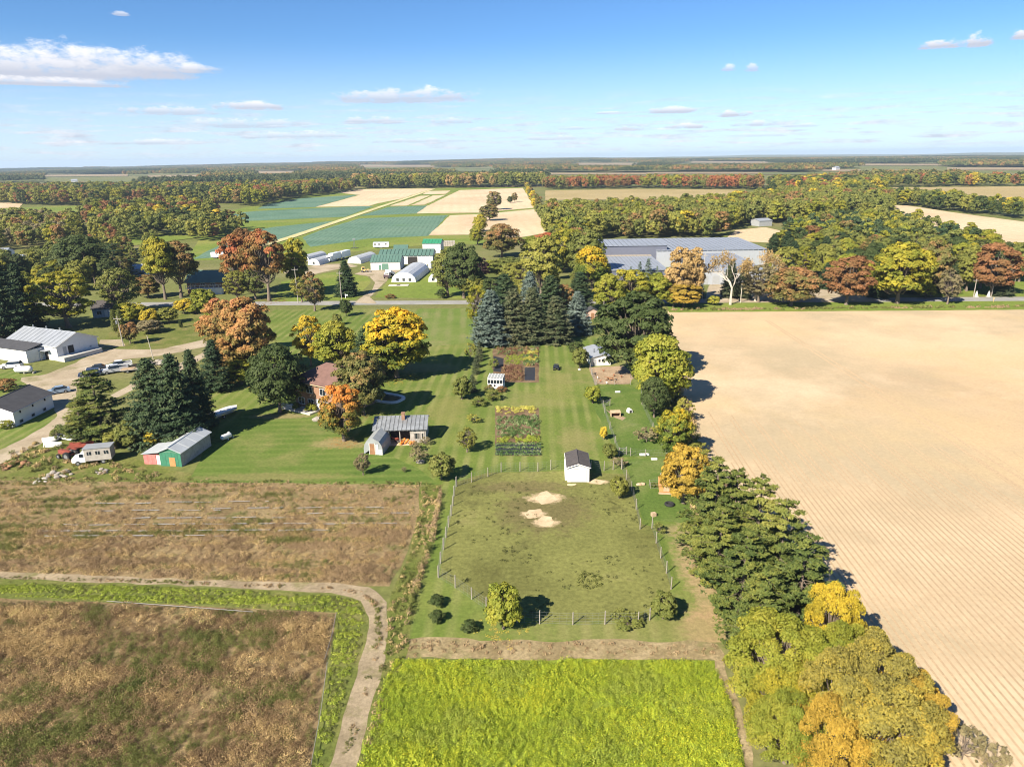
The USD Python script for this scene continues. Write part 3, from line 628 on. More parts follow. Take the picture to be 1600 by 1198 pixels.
# foliage colours
C = {
    'dark_green': leafy('leaf_dark_green', [(0, (.03, .048, .013)), (.5, (.052, .074, .02)), (1, (.09, .105, .032))], world=.3),
    'mid_green': leafy('leaf_mid_green', [(0, (.066, .085, .02)), (.5, (.14, .155, .034)), (1, (.22, .21, .06))]),
    'olive': leafy('leaf_olive', [(0, (.09, .10, .02)), (.5, (.2, .2, .038)), (1, (.3, .265, .055))]),
    'lime': leafy('leaf_lime', [(0, (.09, .13, .015)), (.5, (.2, .21, .026)), (1, (.33, .29, .04))]),
    'yellow_green': leafy('leaf_yellow_green', [(0, (.06, .09, .012)), (.45, (.16, .17, .02)), (1, (.38, .31, .03))], tall=.25),
    'yellow': leafy('leaf_yellow', [(0, (.14, .14, .02)), (.5, (.42, .32, .03)), (1, (.6, .42, .05))]),
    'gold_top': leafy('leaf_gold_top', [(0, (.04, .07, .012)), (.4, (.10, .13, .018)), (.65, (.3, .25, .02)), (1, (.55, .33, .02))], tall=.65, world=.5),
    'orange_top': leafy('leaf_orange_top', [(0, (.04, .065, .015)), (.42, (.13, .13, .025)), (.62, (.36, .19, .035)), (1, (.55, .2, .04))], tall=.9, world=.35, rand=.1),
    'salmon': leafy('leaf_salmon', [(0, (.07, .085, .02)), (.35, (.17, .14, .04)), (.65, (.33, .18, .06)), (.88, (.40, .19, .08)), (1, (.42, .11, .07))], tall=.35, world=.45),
    'red_orange': leafy('leaf_red_orange', [(0, (.07, .07, .02)), (.35, (.22, .13, .04)), (.7, (.36, .12, .05)), (1, (.42, .10, .05))], tall=.2, world=.5),
    'rust': leafy('leaf_rust', [(0, (.07, .065, .022)), (.5, (.2, .1, .04)), (1, (.3, .13, .06))], world=.3),
    'rust_green': leafy('leaf_rust_green', [(0, (.06, .075, .022)), (.45, (.135, .13, .036)), (.7, (.24, .145, .055)), (1, (.33, .16, .065))], tall=.3, world=.6),
    'tan': leafy('leaf_tan', [(0, (.16, .115, .04)), (.5, (.34, .23, .09)), (1, (.46, .32, .14))]),
    'scrub': leafy('leaf_scrub', [(0, (.10, .09, .04)), (.5, (.19, .16, .08)), (1, (.27, .21, .12))]),
    'purple': leafy('leaf_purple', [(0, (.025, .014, .016)), (1, (.06, .028, .03))]),
    'pine': leafy('needle_pine', [(0, (.025, .045, .012)), (.4, (.07, .092, .02)), (.75, (.135, .145, .028)), (1, (.2, .19, .04))], leaf=.7, tall=.15, trans=.15),
    'dark_pine': leafy('needle_dark_pine', [(0, (.018, .036, .016)), (.5, (.035, .06, .024)), (1, (.075, .095, .035))], leaf=.7, trans=.15),
    'spruce': leafy('needle_spruce', [(0, (.03, .045, .02)), (.5, (.06, .075, .034)), (1, (.12, .115, .055))], leaf=.7, trans=.1),
    'blue_spruce': leafy('needle_blue_spruce', [(0, (.045, .066, .052)), (.5, (.085, .115, .09)), (1, (.16, .195, .17))], leaf=.7, trans=.1),
    'amber': leafy('leaf_amber', [(0, (.12, .10, .02)), (.5, (.34, .23, .035)), (1, (.5, .33, .05))], world=.5),
    'mixed_gold': leafy('leaf_mixed_gold', [(0, (.11, .10, .035)), (.35, (.2, .175, .042)), (.65, (.29, .235, .042)), (.88, (.38, .27, .04)), (1, (.43, .22, .035))], leaf=.7, world=.5),
}


def plant(kind, x, y, h, w, col, label, cat='tree', name='tree', group=None, z=0.0, rot=None):
    """One tree of a kind, h metres tall and w wide, at (x, y)."""
    root, kh, kr = KIND[kind]
    if rot is None:
        rot = (x * 12.9898 + y * 78.233) % 6.283
    p = thing(name, label, cat, (x, y, z), rot, group, (w / 2 / kr, w / 2 / kr, h / kh))
    prim = stage.GetPrimAtPath(p)
    prim.GetReferences().AddInternalReference(root)
    prim.SetInstanceable(True)
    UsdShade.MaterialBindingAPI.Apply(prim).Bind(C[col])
    return p


def tree_px(kind, bx, by, ty, wpx, col, label, **kw):
    """A tree whose foot is at survey pixel (bx, by), whose top reaches row ty and whose crown is wpx wide there."""
    x, y = Gxy(bx, by)
    lo, hi = .2, 40.0
    for _ in range(40):
        m = (lo + hi) / 2
        lo, hi = (m, hi) if proj((x, y, m))[1] > ty else (lo, m)
    dist = float((np.array([x, y, lo * .6]) - [0, 0, H]) @ FW)
    return plant(kind, x, y, lo, wpx * dist / FPX, col, label, **kw)

# ------------------------------------------------------------------ trees one can tell apart
# hedge between paddock and the pale field, near end first (metres)
hedge = [
    ('near_tree_b', 25.6, 46.2, 8.8, 8.6, 'mixed_gold', 'bronze and olive tree at the hedge end, second from the field'),
    ('near_tree_b', 29.3, 47.6, 9.2, 7.6, 'mixed_gold', 'tallest bronze and gold tree at the hedge end'),
    ('near_tree_a', 27.8, 43.2, 8.2, 8.4, 'mixed_gold', 'bronze tree cut by the bottom edge of the picture'),
    ('near_tree_b', 23.6, 43.0, 7.4, 6.6, 'amber', 'yellow bronze tree on the crop side at the bottom edge'),
    ('near_tree_b', 31.4, 45.4, 7.2, 6.0, 'amber', 'golden orange tree on the field side of the bronze trees'),
    ('near_tree_a', 21.2, 44.5, 6.5, 6, 'lime', 'yellow green tree on the crop side at the hedge end'),
    ('near_tree_a', 22.8, 51.2, 8.0, 10, 'lime', 'dense olive green tree between pines and bronze tree'),
    ('near_tree_a', 21.8, 47.4, 6.6, 6.5, 'yellow_green', 'lower olive green tree filling the gap before the bronze trees'),
    ('near_tree_b', 25.5, 48.5, 7.0, 6.5, 'lime', 'olive yellow tree pressed against the back of the bronze tree'),
    ('near_tree_b', 28.0, 51.5, 7.5, 6.5, 'lime', 'olive yellow tree between olive tree and pale field'),
    ('near_tree_b', 29.2, 55.5, 9.0, 5.2, 'yellow', 'thin bright yellow tree standing just below the pines'),
    ('white_pine_a', 24.0, 76, 12.5, 8.2, 'pine', 'farthest white pine of the hedge, under its own rounded top'),
    ('white_pine_b', 26.2, 75.5, 11.5, 7.6, 'pine', 'white pine pressed between the two farthest pines'),
    ('white_pine_b', 27.6, 71.5, 12.5, 7.6, 'pine', 'second white pine of the hedge from the far end, field side'),
    ('white_pine_a', 22.8, 69.5, 9.5, 7.4, 'pine', 'lower white pine on the paddock side of the hedge'),
    ('white_pine_b', 28.2, 66, 12.5, 8.0, 'pine', 'white pine of the hedge throwing the longest shadow on the field'),
    ('white_pine_a', 23.6, 63.5, 10, 8.2, 'pine', 'white pine on the paddock side opposite the round bush'),
    ('white_pine_b', 28.2, 60.5, 11.5, 8.4, 'pine', 'nearest white pine on the field side above the yellow tree'),
    ('white_pine_a', 24.0, 58, 9.0, 8.0, 'pine', 'nearest white pine on the paddock side above the olive tree'),
]
for kd, x, y, h, w, c, lb in hedge:
    plant(kd, x, y, h, w, c, lb, name='white_pine' if 'pine' in kd else 'hedge_tree', cat='pine tree' if 'pine' in kd else 'tree')
for x, y, h, w, c, lb in [(33.0, 52.5, 3.2, 3.2, 'scrub', 'grey brown scrub below the thin yellow tree'), (35.3, 44.6, 3.2, 3, 'scrub', 'grey green scrub at the field edge, picture bottom'), (36.6, 43, 3, 2.6, 'scrub', 'last small scrub bush beside the pale field'),
                          (32.2, 57, 4.2, 3.0, 'scrub', 'grey scrub between yellow tree and pale field')]:
    plant('open_bush', x, y, h, w, c, lb, 'bush', 'scrub_bush')

TR = [
    # upper hedge by the runs
    ('round_tree_a', 1068, 786, 694, 80, 'amber', 'bronze orange tree over the orange hutch'),
    ('round_tree_b', 1052, 716, 634, 56, 'gold_top', 'yellow and green tree glowing at the edge of the pale field'),
    ('round_tree_c', 1022, 652, 590, 48, 'dark_green', 'small dark green tree below the yellow green maple'),
    ('round_tree_c', 1030, 630, 525, 100, 'lime', 'wide yellow green maple beside the chicken yard'),
    ('round_tree_b', 990, 590, 452, 122, 'dark_green', 'huge dark green maple over the white coop'),
    ('airy_tree_b', 1085, 735, 690, 34, 'olive', 'thin olive sapling between orange tree and pale field'),
    ('airy_tree_b', 1068, 660, 618, 30, 'olive', 'thin olive sapling at the field edge above the glowing yellow tree'),
    # spruces behind the gardens
    ('spruce_a', 768, 538, 453, 74, 'blue_spruce', 'blue green spruce at the left end of the spruce row'),
    ('spruce_b', 803, 536, 450, 63, 'spruce', 'spruce with hanging cones right of the blue green one'),
    ('spruce_a', 832, 536, 448, 61, 'spruce', 'dark spruce in the middle of the spruce row'),
    ('spruce_b', 868, 535, 462, 58, 'spruce', 'brownish spruce at the right end of the spruce row'),
    ('spruce_a', 902, 521, 455, 50, 'blue_spruce', 'pale blue spruce beside the small pink shed'),
    ('airy_tree_a', 748, 520, 440, 40, 'yellow_green', 'thin yellow green tree behind the left spruce'),
    ('spruce_a', 828, 505, 424, 53, 'blue_spruce', 'silvery blue spruce behind the spruce row'),
    ('spruce_b', 790, 505, 428, 63, 'dark_pine', 'black green spruce behind the left of the spruce row'),
    ('spruce_b', 860, 505, 430, 58, 'dark_pine', 'dark spruce behind the brownish one'),
    ('spruce_b', 905, 488, 425, 53, 'dark_pine', 'dark spruce right of the porch lamp tree'),
    ('airy_tree_a', 880, 500, 440, 40, 'rust_green', 'thin brown green tree behind the pale blue spruce'),
    # round the road left of the works
    ('high_tree', 846, 475, 368, 72, 'olive', 'tall olive tree with bare trunk between spruces and road'),
    ('round_tree_c', 925, 452, 385, 56, 'gold_top', 'tree with a bright orange yellow top at the works corner'),
    ('round_tree_b', 915, 440, 355, 60, 'mid_green', 'big green tree behind the orange topped one'),
    ('round_tree_a', 880, 425, 352, 50, 'yellow_green', 'yellow green tree behind the tall olive tree'),
    ('round_tree_a', 985, 480, 418, 70, 'yellow_green', 'yellow green tree behind the huge dark maple'),
    ('round_tree_b', 1025, 478, 424, 50, 'lime', 'lime tree where hedge and road meet'),
    ('round_tree_c', 950, 490, 428, 46, 'lime', 'lime green tree right of the pink shed'),
    ('airy_tree_b', 1052, 480, 450, 36, 'yellow_green', 'small yellowing tree at the corner of the pale field'),
    ('round_tree_b', 725, 466, 376, 60, 'dark_green', 'tall dark green tree right of the hoop houses'),
    ('tall_tree_a', 700, 464, 385, 44, 'mid_green', 'narrow green tree at the edge of the hoop house lawn'),
    ('round_tree_a', 750, 440, 400, 30, 'purple', 'purple leaved tree among green ones'),
    ('round_tree_c', 742, 466, 425, 50, 'olive', 'low olive tree beside the road'),
    ('round_tree_c', 784, 402, 350, 58, 'rust_green', 'rust and green tree at the end of the hedgerow'),
    ('round_tree_b', 795, 435, 400, 60, 'mid_green', 'green tree below the rust and green one'),
    ('round_tree_a', 773, 425, 405, 36, 'lime', 'bright green young tree left of the house roof'),
    ('airy_tree_a', 815, 460, 405, 44, 'olive', 'thin olive tree left of the tall bare trunk'),
    ('round_tree_b', 830, 400, 368, 34, 'lime', 'bright lime tree behind the olive tree'),
    ('round_tree_a', 852, 392, 362, 40, 'red_orange', 'red leaved tree at the start of the wood'),
    ('round_tree_a', 770, 470, 432, 40, 'dark_green', 'dark tree behind the black green spruce'),
    # lone trees of the far hedgerow
    ('round_tree_c', 746, 383, 351, 26, 'yellow_green', 'nearest lone yellowing tree of the far hedgerow'),
    ('round_tree_c', 751, 362, 335, 22, 'yellow_green', 'second lone tree of the far hedgerow'),
    ('round_tree_b', 765, 345, 318, 30, 'rust_green', 'pair of joined crowns in the far hedgerow'),
    ('round_tree_a', 773, 328, 297, 24, 'rust_green', 'tallest lone tree at the far end of the hedgerow'),
    ('round_tree_a', 797, 318, 306, 9, 'dark_green', 'tiny lone dark tree in the far beige field'),
    ('round_tree_a', 804, 316, 300, 10, 'rust_green', 'tiny lone brown tree in the far beige field'),
    # roadside right
    ('tall_tree_b', 1060, 478, 382, 44, 'tan', 'tall tan tree in front of the works, left of the pole'),
    ('tall_tree_a', 1082, 476, 383, 34, 'tan', 'second tan tree leaning on the first'),
    ('round_tree_a', 1068, 480, 440, 60, 'amber', 'low amber tree under the two tan ones'),
    ('small_spruce', 1012, 440, 403, 16, 'blue_spruce', 'blue spruce before the pale roofs, the taller of two'),
    ('small_spruce', 999, 440, 408, 11, 'blue_spruce', 'narrow blue spruce before the pale roofs'),
    ('small_spruce', 1026, 440, 415, 8, 'blue_spruce', 'tiny blue spruce right of the taller one'),
    ('small_spruce', 985, 440, 416, 8, 'blue_spruce', 'tiny blue spruce left of the narrow one'),
    ('spruce_a', 1087, 465, 412, 29, 'blue_spruce', 'blue spruce behind the tan trees'),
    ('bare_tree', 1141, 476, 388, 66, 'tan', 'bare white limbed tree on the verge before the works'),
    ('bare_tree', 1180, 470, 385, 60, 'tan', 'second bare tree right of the white limbed one'),
    ('spruce_a', 1140, 465, 405, 34, 'spruce', 'brownish spruce behind the bare white tree'),
    ('spruce_a', 1160, 465, 408, 29, 'spruce', 'spruce between the two bare trees'),
    ('airy_tree_a', 1185, 472, 410, 56, 'scrub', 'half bare brown tree before the works'),
    ('round_tree_c', 1235, 478, 418, 84, 'rust_green', 'olive brown tree left of the rust red one'),
    ('airy_tree_a', 1222, 460, 380, 60, 'olive', 'pale olive tree behind the olive brown one'),
    ('round_tree_a', 1322, 476, 395, 72, 'rust', 'round rust red tree at the road'),
    ('round_tree_b', 1402, 474, 374, 88, 'yellow_green', 'largest green and yellow maple beside the road'),
    ('airy_tree_b', 1480, 475, 415, 36, 'scrub', 'thin pale trunked tree leaning over the road'),
    ('round_tree_b', 1455, 462, 372, 56, 'rust_green', 'brown green tree right of the largest maple'),
    ('round_tree_a', 1548, 462, 375, 70, 'rust', 'red crowned tree near the two white statues'),
    ('spruce_a', 1566, 462, 418, 34, 'spruce', 'green spruce under the red crowned tree'),
    ('round_tree_b', 1510, 455, 380, 46, 'olive', 'olive tree left of the red crowned one'),
    ('small_tree', 1446, 466, 440, 28, 'lime', 'bright green bush beside the largest maple'),
    ('round_tree_b', 1592, 440, 376, 40, 'mid_green', 'green tree cut by the right picture edge'),
    ('tall_tree_a', 1512, 385, 346, 22, 'yellow_green', 'narrow yellow green tree before the sloping field'),
    ('round_tree_a', 1265, 385, 350, 40, 'rust', 'round brown red tree behind the works'),
    ('white_pine_a', 1310, 400, 362, 46, 'dark_pine', 'dark spreading pine behind the rust red tree'),
    ('white_pine_b', 1230, 390, 345, 40, 'pine', 'green pine beside the sand yard'),
    # left side
    ('spruce_b', 12, 530, 398, 79, 'dark_pine', 'black green spruce at the left picture edge behind the warehouse'),
    ('spruce_a', 42, 515, 412, 61, 'dark_pine', 'second black green spruce behind the warehouse'),
    ('spruce_b', -22, 520, 405, 79, 'dark_pine', 'dark spruce cut by the left picture edge'),
    ('airy_tree_a', 108, 512, 418, 102, 'yellow_green', 'wide yellow green locust behind the white warehouse'),
    ('round_tree_c', 130, 440, 368, 84, 'dark_green', 'broad dark tree behind the yellow green locust'),
    ('white_pine_b', 185, 440, 378, 66, 'dark_pine', 'dark pine with wide limbs left of the twin maples'),
    ('round_tree_b', 100, 425, 372, 50, 'mid_green', 'grey green tree left of the broad dark one'),
    ('airy_tree_a', 190, 490, 414, 66, 'mid_green', 'pale green open tree above the small garden bushes'),
    ('high_tree', 259, 468, 368, 54, 'yellow_green', 'left of the twin tall maples, green turning yellow'),
    ('high_tree', 284, 465, 376, 62, 'rust_green', 'right of the twin tall maples, rust red crown'),
    ('round_tree_b', 232, 465, 428, 44, 'rust_green', 'low brown green tree left of the twin maples'),
    ('high_tree', 421, 470, 358, 66, 'red_orange', 'tall red maple before the green crop, right of its pair'),
    ('high_tree', 372, 462, 364, 56, 'red_orange', 'red maple beside the brick house, left of its pair'),
    ('high_tree', 392, 455, 355, 46, 'rust', 'rusty maple behind the red pair'),
    ('tall_tree_b', 466, 458, 368, 40, 'yellow_green', 'green and yellow tree right of the red maples'),
    ('airy_tree_b', 400, 468, 410, 40, 'mid_green', 'thin pale green tree under the red maples'),
    ('airy_tree_a', 372, 470, 420, 40, 'olive', 'thin olive tree before the brick house'),
    ('spruce_a', 542, 462, 407, 40, 'dark_pine', 'spruce standing alone by the barn driveway'),
    ('airy_tree_b', 492, 486, 420, 40, 'rust_green', 'reddish open tree at the road left of the spruce'),
    ('airy_tree_b', 472, 472, 430, 34, 'olive', 'olive open tree at the road beside the reddish one'),
    ('small_tree', 541, 494, 466, 20, 'dark_green', 'clipped dark evergreen on the verge'),
    ('small_tree', 527, 508, 489, 16, 'mid_green', 'small evergreen behind the golden house tree'),
    ('round_tree_b', 395, 588, 460, 86, 'salmon', 'large salmon pink maple at the lane, right half'),
    ('tall_tree_b', 350, 560, 463, 60, 'salmon', 'orange maple left of the large salmon one'),
    ('round_tree_a', 365, 590, 520, 60, 'salmon', 'lower salmon crown in front of the two maples'),
    ('round_tree_a', 378, 600, 560, 44, 'yellow_green', 'yellow green tree under the salmon maples'),
    ('airy_tree_a', 486, 572, 487, 50, 'yellow', 'soft yellow tree behind the house, left'),
    ('round_tree_c', 528, 580, 502, 66, 'lime', 'yellow green tree right behind the house'),
    ('spruce_b', 580, 590, 506, 71, 'dark_pine', 'dark evergreen behind the house roof'),
    ('round_tree_b', 620, 590, 477, 108, 'gold_top', 'great golden green maple right of the house'),
    ('round_tree_c', 438, 644, 541, 86, 'dark_green', 'round dark green maple left of the house'),
    ('round_tree_b', 568, 648, 545, 84, 'rust_green', 'rust and green maple hiding the right side of the house'),
    ('round_tree_a', 538, 689, 598, 70, 'orange_top', 'orange topped maple on the front lawn'),
    ('white_pine_a', 162, 688, 578, 104, 'pine', 'spreading pine above the old camper truck'),
    ('white_pine_b', 132, 692, 620, 60, 'pine', 'lower green pine left of the spreading one'),
    ('spruce_b', 250, 690, 560, 92, 'dark_pine', 'tall dark spruce behind the red and green shed, left'),
    ('spruce_a', 285, 692, 553, 87, 'dark_pine', 'tallest dark spruce behind the red and green shed'),
    ('white_pine_b', 268, 695, 580, 70, 'dark_pine', 'dark pine in the middle of the spruce clump'),
    ('spruce_a', 312, 668, 546, 56, 'dark_pine', 'dark spruce at the right of the clump over the lawn'),
    ('spruce_b', 340, 610, 531, 53, 'dark_pine', 'dark spruce below the salmon maples'),
    ('small_tree', 205, 700, 655, 44, 'mid_green', 'green bush right of the spreading pine'),
    ('small_tree', 180, 700, 668, 34, 'olive', 'olive bush behind the camper truck'),
    ('small_tree', 244, 698, 664, 34, 'yellow', 'golden yellow bush behind the red shed'),
    ('small_tree', 204, 537, 501, 28, 'rust_green', 'rounded brown green cedar beside the utility pole'),
    ('cedar', 181, 520, 485, 9, 'mid_green', 'left of two slim columnar cedars'),
    ('cedar', 191, 520, 484, 10, 'mid_green', 'right of two slim columnar cedars'),
    ('cedar', 283, 512, 500, 6, 'dark_green', 'tiny dark column cedar on the bank'),
    ('small_tree', 205, 505, 470, 50, 'yellow_green', 'yellow green bush behind the columnar cedars'),
    ('small_tree', 235, 508, 480, 28, 'yellow', 'bright yellow bush on the bank'),
    ('small_tree', 264, 505, 478, 32, 'olive', 'olive bush right of the bright yellow one'),
    ('small_tree', 235, 520, 498, 40, 'scrub', 'brown scrubby bush in front of the bright yellow one'),
    ('small_tree', 288, 490, 465, 28, 'yellow', 'yellow bush beside the shaded road'),
    ('small_tree', 320, 486, 448, 38, 'lime', 'light green tree below the brick house'),
    ('small_tree', 350, 505, 468, 50, 'yellow_green', 'yellow green bush left of the salmon maples'),
    ('small_tree', 305, 490, 472, 24, 'lime', 'small lime bush between the yellow and light green ones'),
    # paddock and gardens
    ('small_tree', 787, 982, 909, 60, 'lime', 'bright yellow tree at the near paddock corner'),
    ('small_tree', 690, 749, 707, 42, 'mid_green', 'round blue green bush at the paddock corner'),
    ('small_tree', 1036, 966, 924, 42, 'mid_green', 'round green bush at the near right paddock corner'),
    ('small_tree', 722, 624, 586, 30, 'mid_green', 'rounded green fruit tree left of the white glasshouse'),
    ('airy_tree_b', 730, 706, 665, 32, 'olive', 'thin fruit tree left of the vegetable bed'),
    ('small_tree', 926, 630, 600, 26, 'lime', 'yellow green young tree by the run fence'),
    ('small_tree', 943, 687, 664, 13, 'yellow', 'tiny yellow tree by the run fence'),
    ('small_tree', 952, 715, 692, 24, 'mid_green', 'green bush at the gate of the run'),
    ('small_tree', 967, 778, 742, 28, 'olive', 'reddish olive bush at the paddock fence'),
    ('small_tree', 906, 575, 541, 26, 'mid_green', 'dome shaped green bush left of the white coop'),
    ('round_tree_a', 900, 555, 532, 26, 'dark_green', 'grey green bush behind the dome shaped one'),
    ('airy_tree_b', 568, 742, 704, 26, 'scrub', 'thin half bare sapling on the front lawn'),
]
for t in TR:
    kd = t[0]
    nm = 'white_pine' if 'pine' in kd else 'spruce_tree' if 'spruce' in kd else 'cedar_tree' if kd == 'cedar' else 'bare_tree' if kd == 'bare_tree' else 'small_tree' if kd == 'small_tree' else 'broadleaf_tree'
    cat = {'white_pine': 'pine tree', 'spruce_tree': 'spruce', 'cedar_tree': 'cedar', 'small_tree': 'bush' if 'bush' in t[6] else 'tree'}.get(nm, 'tree')
    if cat == 'bush':
        nm = 'garden_bush'
    tree_px(*t, name=nm, cat=cat)

for i, (px, py, lb) in enumerate([(683, 946, 'small dark bush nearest the paddock fence, topmost of three on the lawn'), (683, 971, 'middle small dark bush of three on the lawn'), (733, 986, 'right hand small dark bush beside the yellow tree')]):
    x, y = Gxy(px, py)
    plant('shrub_a', x, y, 1.2, 1.7, 'dark_green', lb, 'bush', 'lawn_bush')
for i, (px, py, h) in enumerate([(749, 552, 3.3), (748, 564, 3.2), (745, 574, 3.0), (743, 584, 2.6), (738, 600, 2.2), (740, 612, 1.6)]):
    x, y = Gxy(px, py)
    plant('small_spruce', x, y, h, 2.0, 'spruce', 'young spruce in the short row beside the upper garden', 'spruce', 'young_spruce', 'row of young spruces beside the garden')
for px, py, h, w, c, kd, lb in [(772, 575, 2.2, 2.4, 'mid_green', 'shrub_b', 'green shrub at the left of the upper garden'), (735, 562, 4.5, 3, 'olive', 'open_bush', 'thin olive sapling left of the young spruces'), (770, 625, 2.2, 3.4, 'mid_green', 'shrub_b', 'grey green shrub below the white glasshouse'),
                                (748, 634, 1.8, 3.2, 'mid_green', 'shrub_b', 'green shrub left below the white glasshouse'), (740, 660, 1.6, 3, 'olive', 'open_bush', 'thin olive shrub above the thin fruit tree'), (784, 612, 1.2, 2.4, 'rust', 'shrub_b', 'reddish shrub at the glasshouse foot'),
                                (764, 612, 1.4, 2.2, 'rust_green', 'shrub_b', 'brownish shrub left of the glasshouse'), (655, 722, 2.4, 3.6, 'scrub', 'open_bush', 'dry brown shrub by the pile of stones'), (650, 705, 1.8, 2.4, 'scrub', 'open_bush', 'dry shrub at the open shed corner'),
                                (665, 695, 1.5, 2.0, 'scrub', 'open_bush', 'small dry shrub before the shed window'), (968, 728, 1.4, 2.8, 'scrub', 'open_bush', 'dry weeds at the corner of the lower run'), (1030, 832, 1.3, 2.0, 'mid_green', 'open_bush', 'weeds climbing the right paddock fence'),
                                (487, 643, 1.6, 2.4, 'lime', 'shrub_a', 'light green shrub at the house terrace'), (463, 640, 1.4, 1.6, 'mid_green', 'shrub_a', 'green shrub left on the house terrace'), (478, 628, 2.6, 2.4, 'rust', 'shrub_b', 'reddish shrub against the house wall'),
                                (980, 972, .9, 3.6, 'mid_green', 'shrub_b', 'low weeds along the near paddock fence'), (8, 610, 2.6, 5, 'rust_green', 'shrub_b', 'reddish green shrub left of the long white shed'), (10, 668, 1.4, 3.4, 'yellow_green', 'shrub_b', 'yellowing shrub at the corner of the long white shed'),
                                (690, 466, 3, 4, 'dark_green', 'shrub_a', 'dark shrub at the edge of the hoop house lawn'), (1115, 477, 3, 4, 'lime', 'shrub_a', 'bright shrub on the verge left of the bare white tree'), (610, 466, 1.4, 4, 'rust', 'shrub_b', 'reddish flower bed on the lawn corner'),
                                (632, 738, 1.0, 1.0, 'scrub', 'open_bush', 'tuft of dry weeds on the lawn edge'), (92, 686, 2.2, 2.6, 'mid_green', 'shrub_b', 'green shrub growing between the white boats'), (1010, 690, 2.6, 4.5, 'scrub', 'open_bush', 'brown hedge scrub beside the upper run'),
                                (1030, 690, 2.8, 4, 'olive', 'open_bush', 'olive hedge scrub left of the glowing yellow tree'), (1095, 712, 2.4, 3, 'olive', 'open_bush', 'olive hedge scrub at the field edge')]:
    x, y = Gxy(px, py)
    plant(kd, x, y, h, w, C and c, lb, 'bush', 'shrub')

# ------------------------------------------------------------------ woods
rng = np.random.default_rng(77)
WOOD_COL = ['mid_green', 'olive', 'yellow_green', 'lime', 'yellow', 'rust', 'red_orange', 'dark_green', 'tan', 'rust_green', 'dark_pine']
WORD = {'mid_green': 'green', 'olive': 'olive', 'yellow_green': 'green and yellow', 'lime': 'light green', 'yellow': 'yellow', 'rust': 'rust brown', 'red_orange': 'red orange', 'dark_green': 'dark green', 'tan': 'tan', 'rust_green': 'brown green', 'dark_pine': 'dark evergreen'}
WOOD_KIND = ['round_tree_a', 'round_tree_b', 'round_tree_c', 'tall_tree_a', 'tall_tree_b', 'airy_tree_a', 'airy_tree_b', 'high_tree']
TREES = []      # x, y, h, w, colour, place


def wood(place, pts, gap, mix, h0=12, h1=17, keep=1.0, px=True, edge=.8):
    poly = Polygon([Gxy(*p) for p in pts] if px else pts).buffer(0)
    x0, y0, x1, y1 = poly.bounds
    g = np.stack(np.meshgrid(np.arange(x0, x1, gap), np.arange(y0, y1, gap), indexing='ij'), -1).reshape(-1, 2)
    g = g + rng.uniform(-.48, .48, g.shape) * gap
    g = g[shapely.contains_xy(poly, g[:, 0], g[:, 1])]
    g = g[rng.random(len(g)) < keep]
    cols, wt = list(mix), np.array(list(mix.values()), float)
    # neighbouring trees tend to the same colour
    nz = meshkit.fbm(np.column_stack([g / 45.0, np.zeros(len(g))]), 3, len(place))
    u = np.clip((nz - .5) * 2.2 + .5 + rng.normal(size=len(g)) * .42, 0, .999)
    cum = np.cumsum(wt) / wt.sum()
    for (x, y), q in zip(g, u):
        h = rng.uniform(h0, h1)
        TREES.append((x, y, h, h * rng.uniform(.55, .85), cols[int(np.searchsorted(cum, q))], place))


wood('in the wide mixed wood behind the metal roofed works', [(852, 368), (900, 380), (945, 374), (1125, 373), (1150, 356), (1200, 348), (1260, 355), (1330, 340), (1395, 345), (1390, 318), (1300, 312), (1240, 312), (1160, 325), (1100, 333), (1000, 337), (900, 341), (857, 341)], 7.5,
     {'mid_green': 5, 'olive': 7, 'yellow_green': 1.5, 'lime': .8, 'yellow': .2, 'rust_green': .3}, 11, 17)
wood('between the works and the sloping pale field', [(1200, 400), (1235, 470), (1590, 460), (1590, 410), (1520, 385), (1420, 352), (1330, 345), (1240, 360)], 8.5,
     {'dark_green': 1.5, 'mid_green': 4, 'olive': 3, 'yellow_green': 3, 'lime': 1.5, 'rust_green': 1, 'dark_pine': .8}, 9, 13, keep=.85)
wood('in the hedge above the sloping pale field', [(1385, 318), (1385, 312), (1470, 318), (1540, 330), (1640, 342), (1640, 347), (1522, 336), (1460, 328)], 9, {'olive': 2, 'mid_green': 2, 'yellow_green': 2, 'yellow': 1, 'dark_green': 2}, 11, 15)
wood('in the dark wood left of the cabbage blocks', [(-80, 318), (0, 318), (40, 321), (150, 322), (240, 316), (330, 318), (400, 324), (420, 318), (470, 309), (556, 298), (560, 294.5), (430, 300), (200, 302), (-80, 302)], 11,
     {'dark_green': 2.5, 'mid_green': 4, 'olive': 3, 'rust_green': 3, 'rust': 1.2, 'red_orange': .7, 'yellow_green': .8}, 15, 20)
wood('in the belt at the far end of the cabbage blocks', [(556, 295.5), (850, 292.5), (850, 288), (556, 290)], 13, {'mid_green': 4, 'olive': 4, 'yellow_green': 2, 'rust_green': 1.5, 'rust': .6, 'tan': .6}, 18, 24)
wood('in the red and green belt beyond the ochre field', [(848, 296.5), (1000, 294.5), (1190, 297), (1190, 290.5), (848, 290.5)], 12, {'red_orange': 2.4, 'rust': 2, 'rust_green': 2, 'yellow_green': 1.5, 'mid_green': 2.5, 'olive': 1}, 15, 20)
wood('in the belt of trees above the right ochre field', [(1200, 305), (1270, 303), (1340, 312), (1390, 300), (1385, 293), (1700, 291.5), (1700, 287.5), (1200, 291)], 14, {'olive': 2, 'yellow_green': 2, 'yellow': 1.2, 'mid_green': 3, 'rust': 1.2, 'red_orange': 1.2, 'dark_green': 1}, 15, 19)
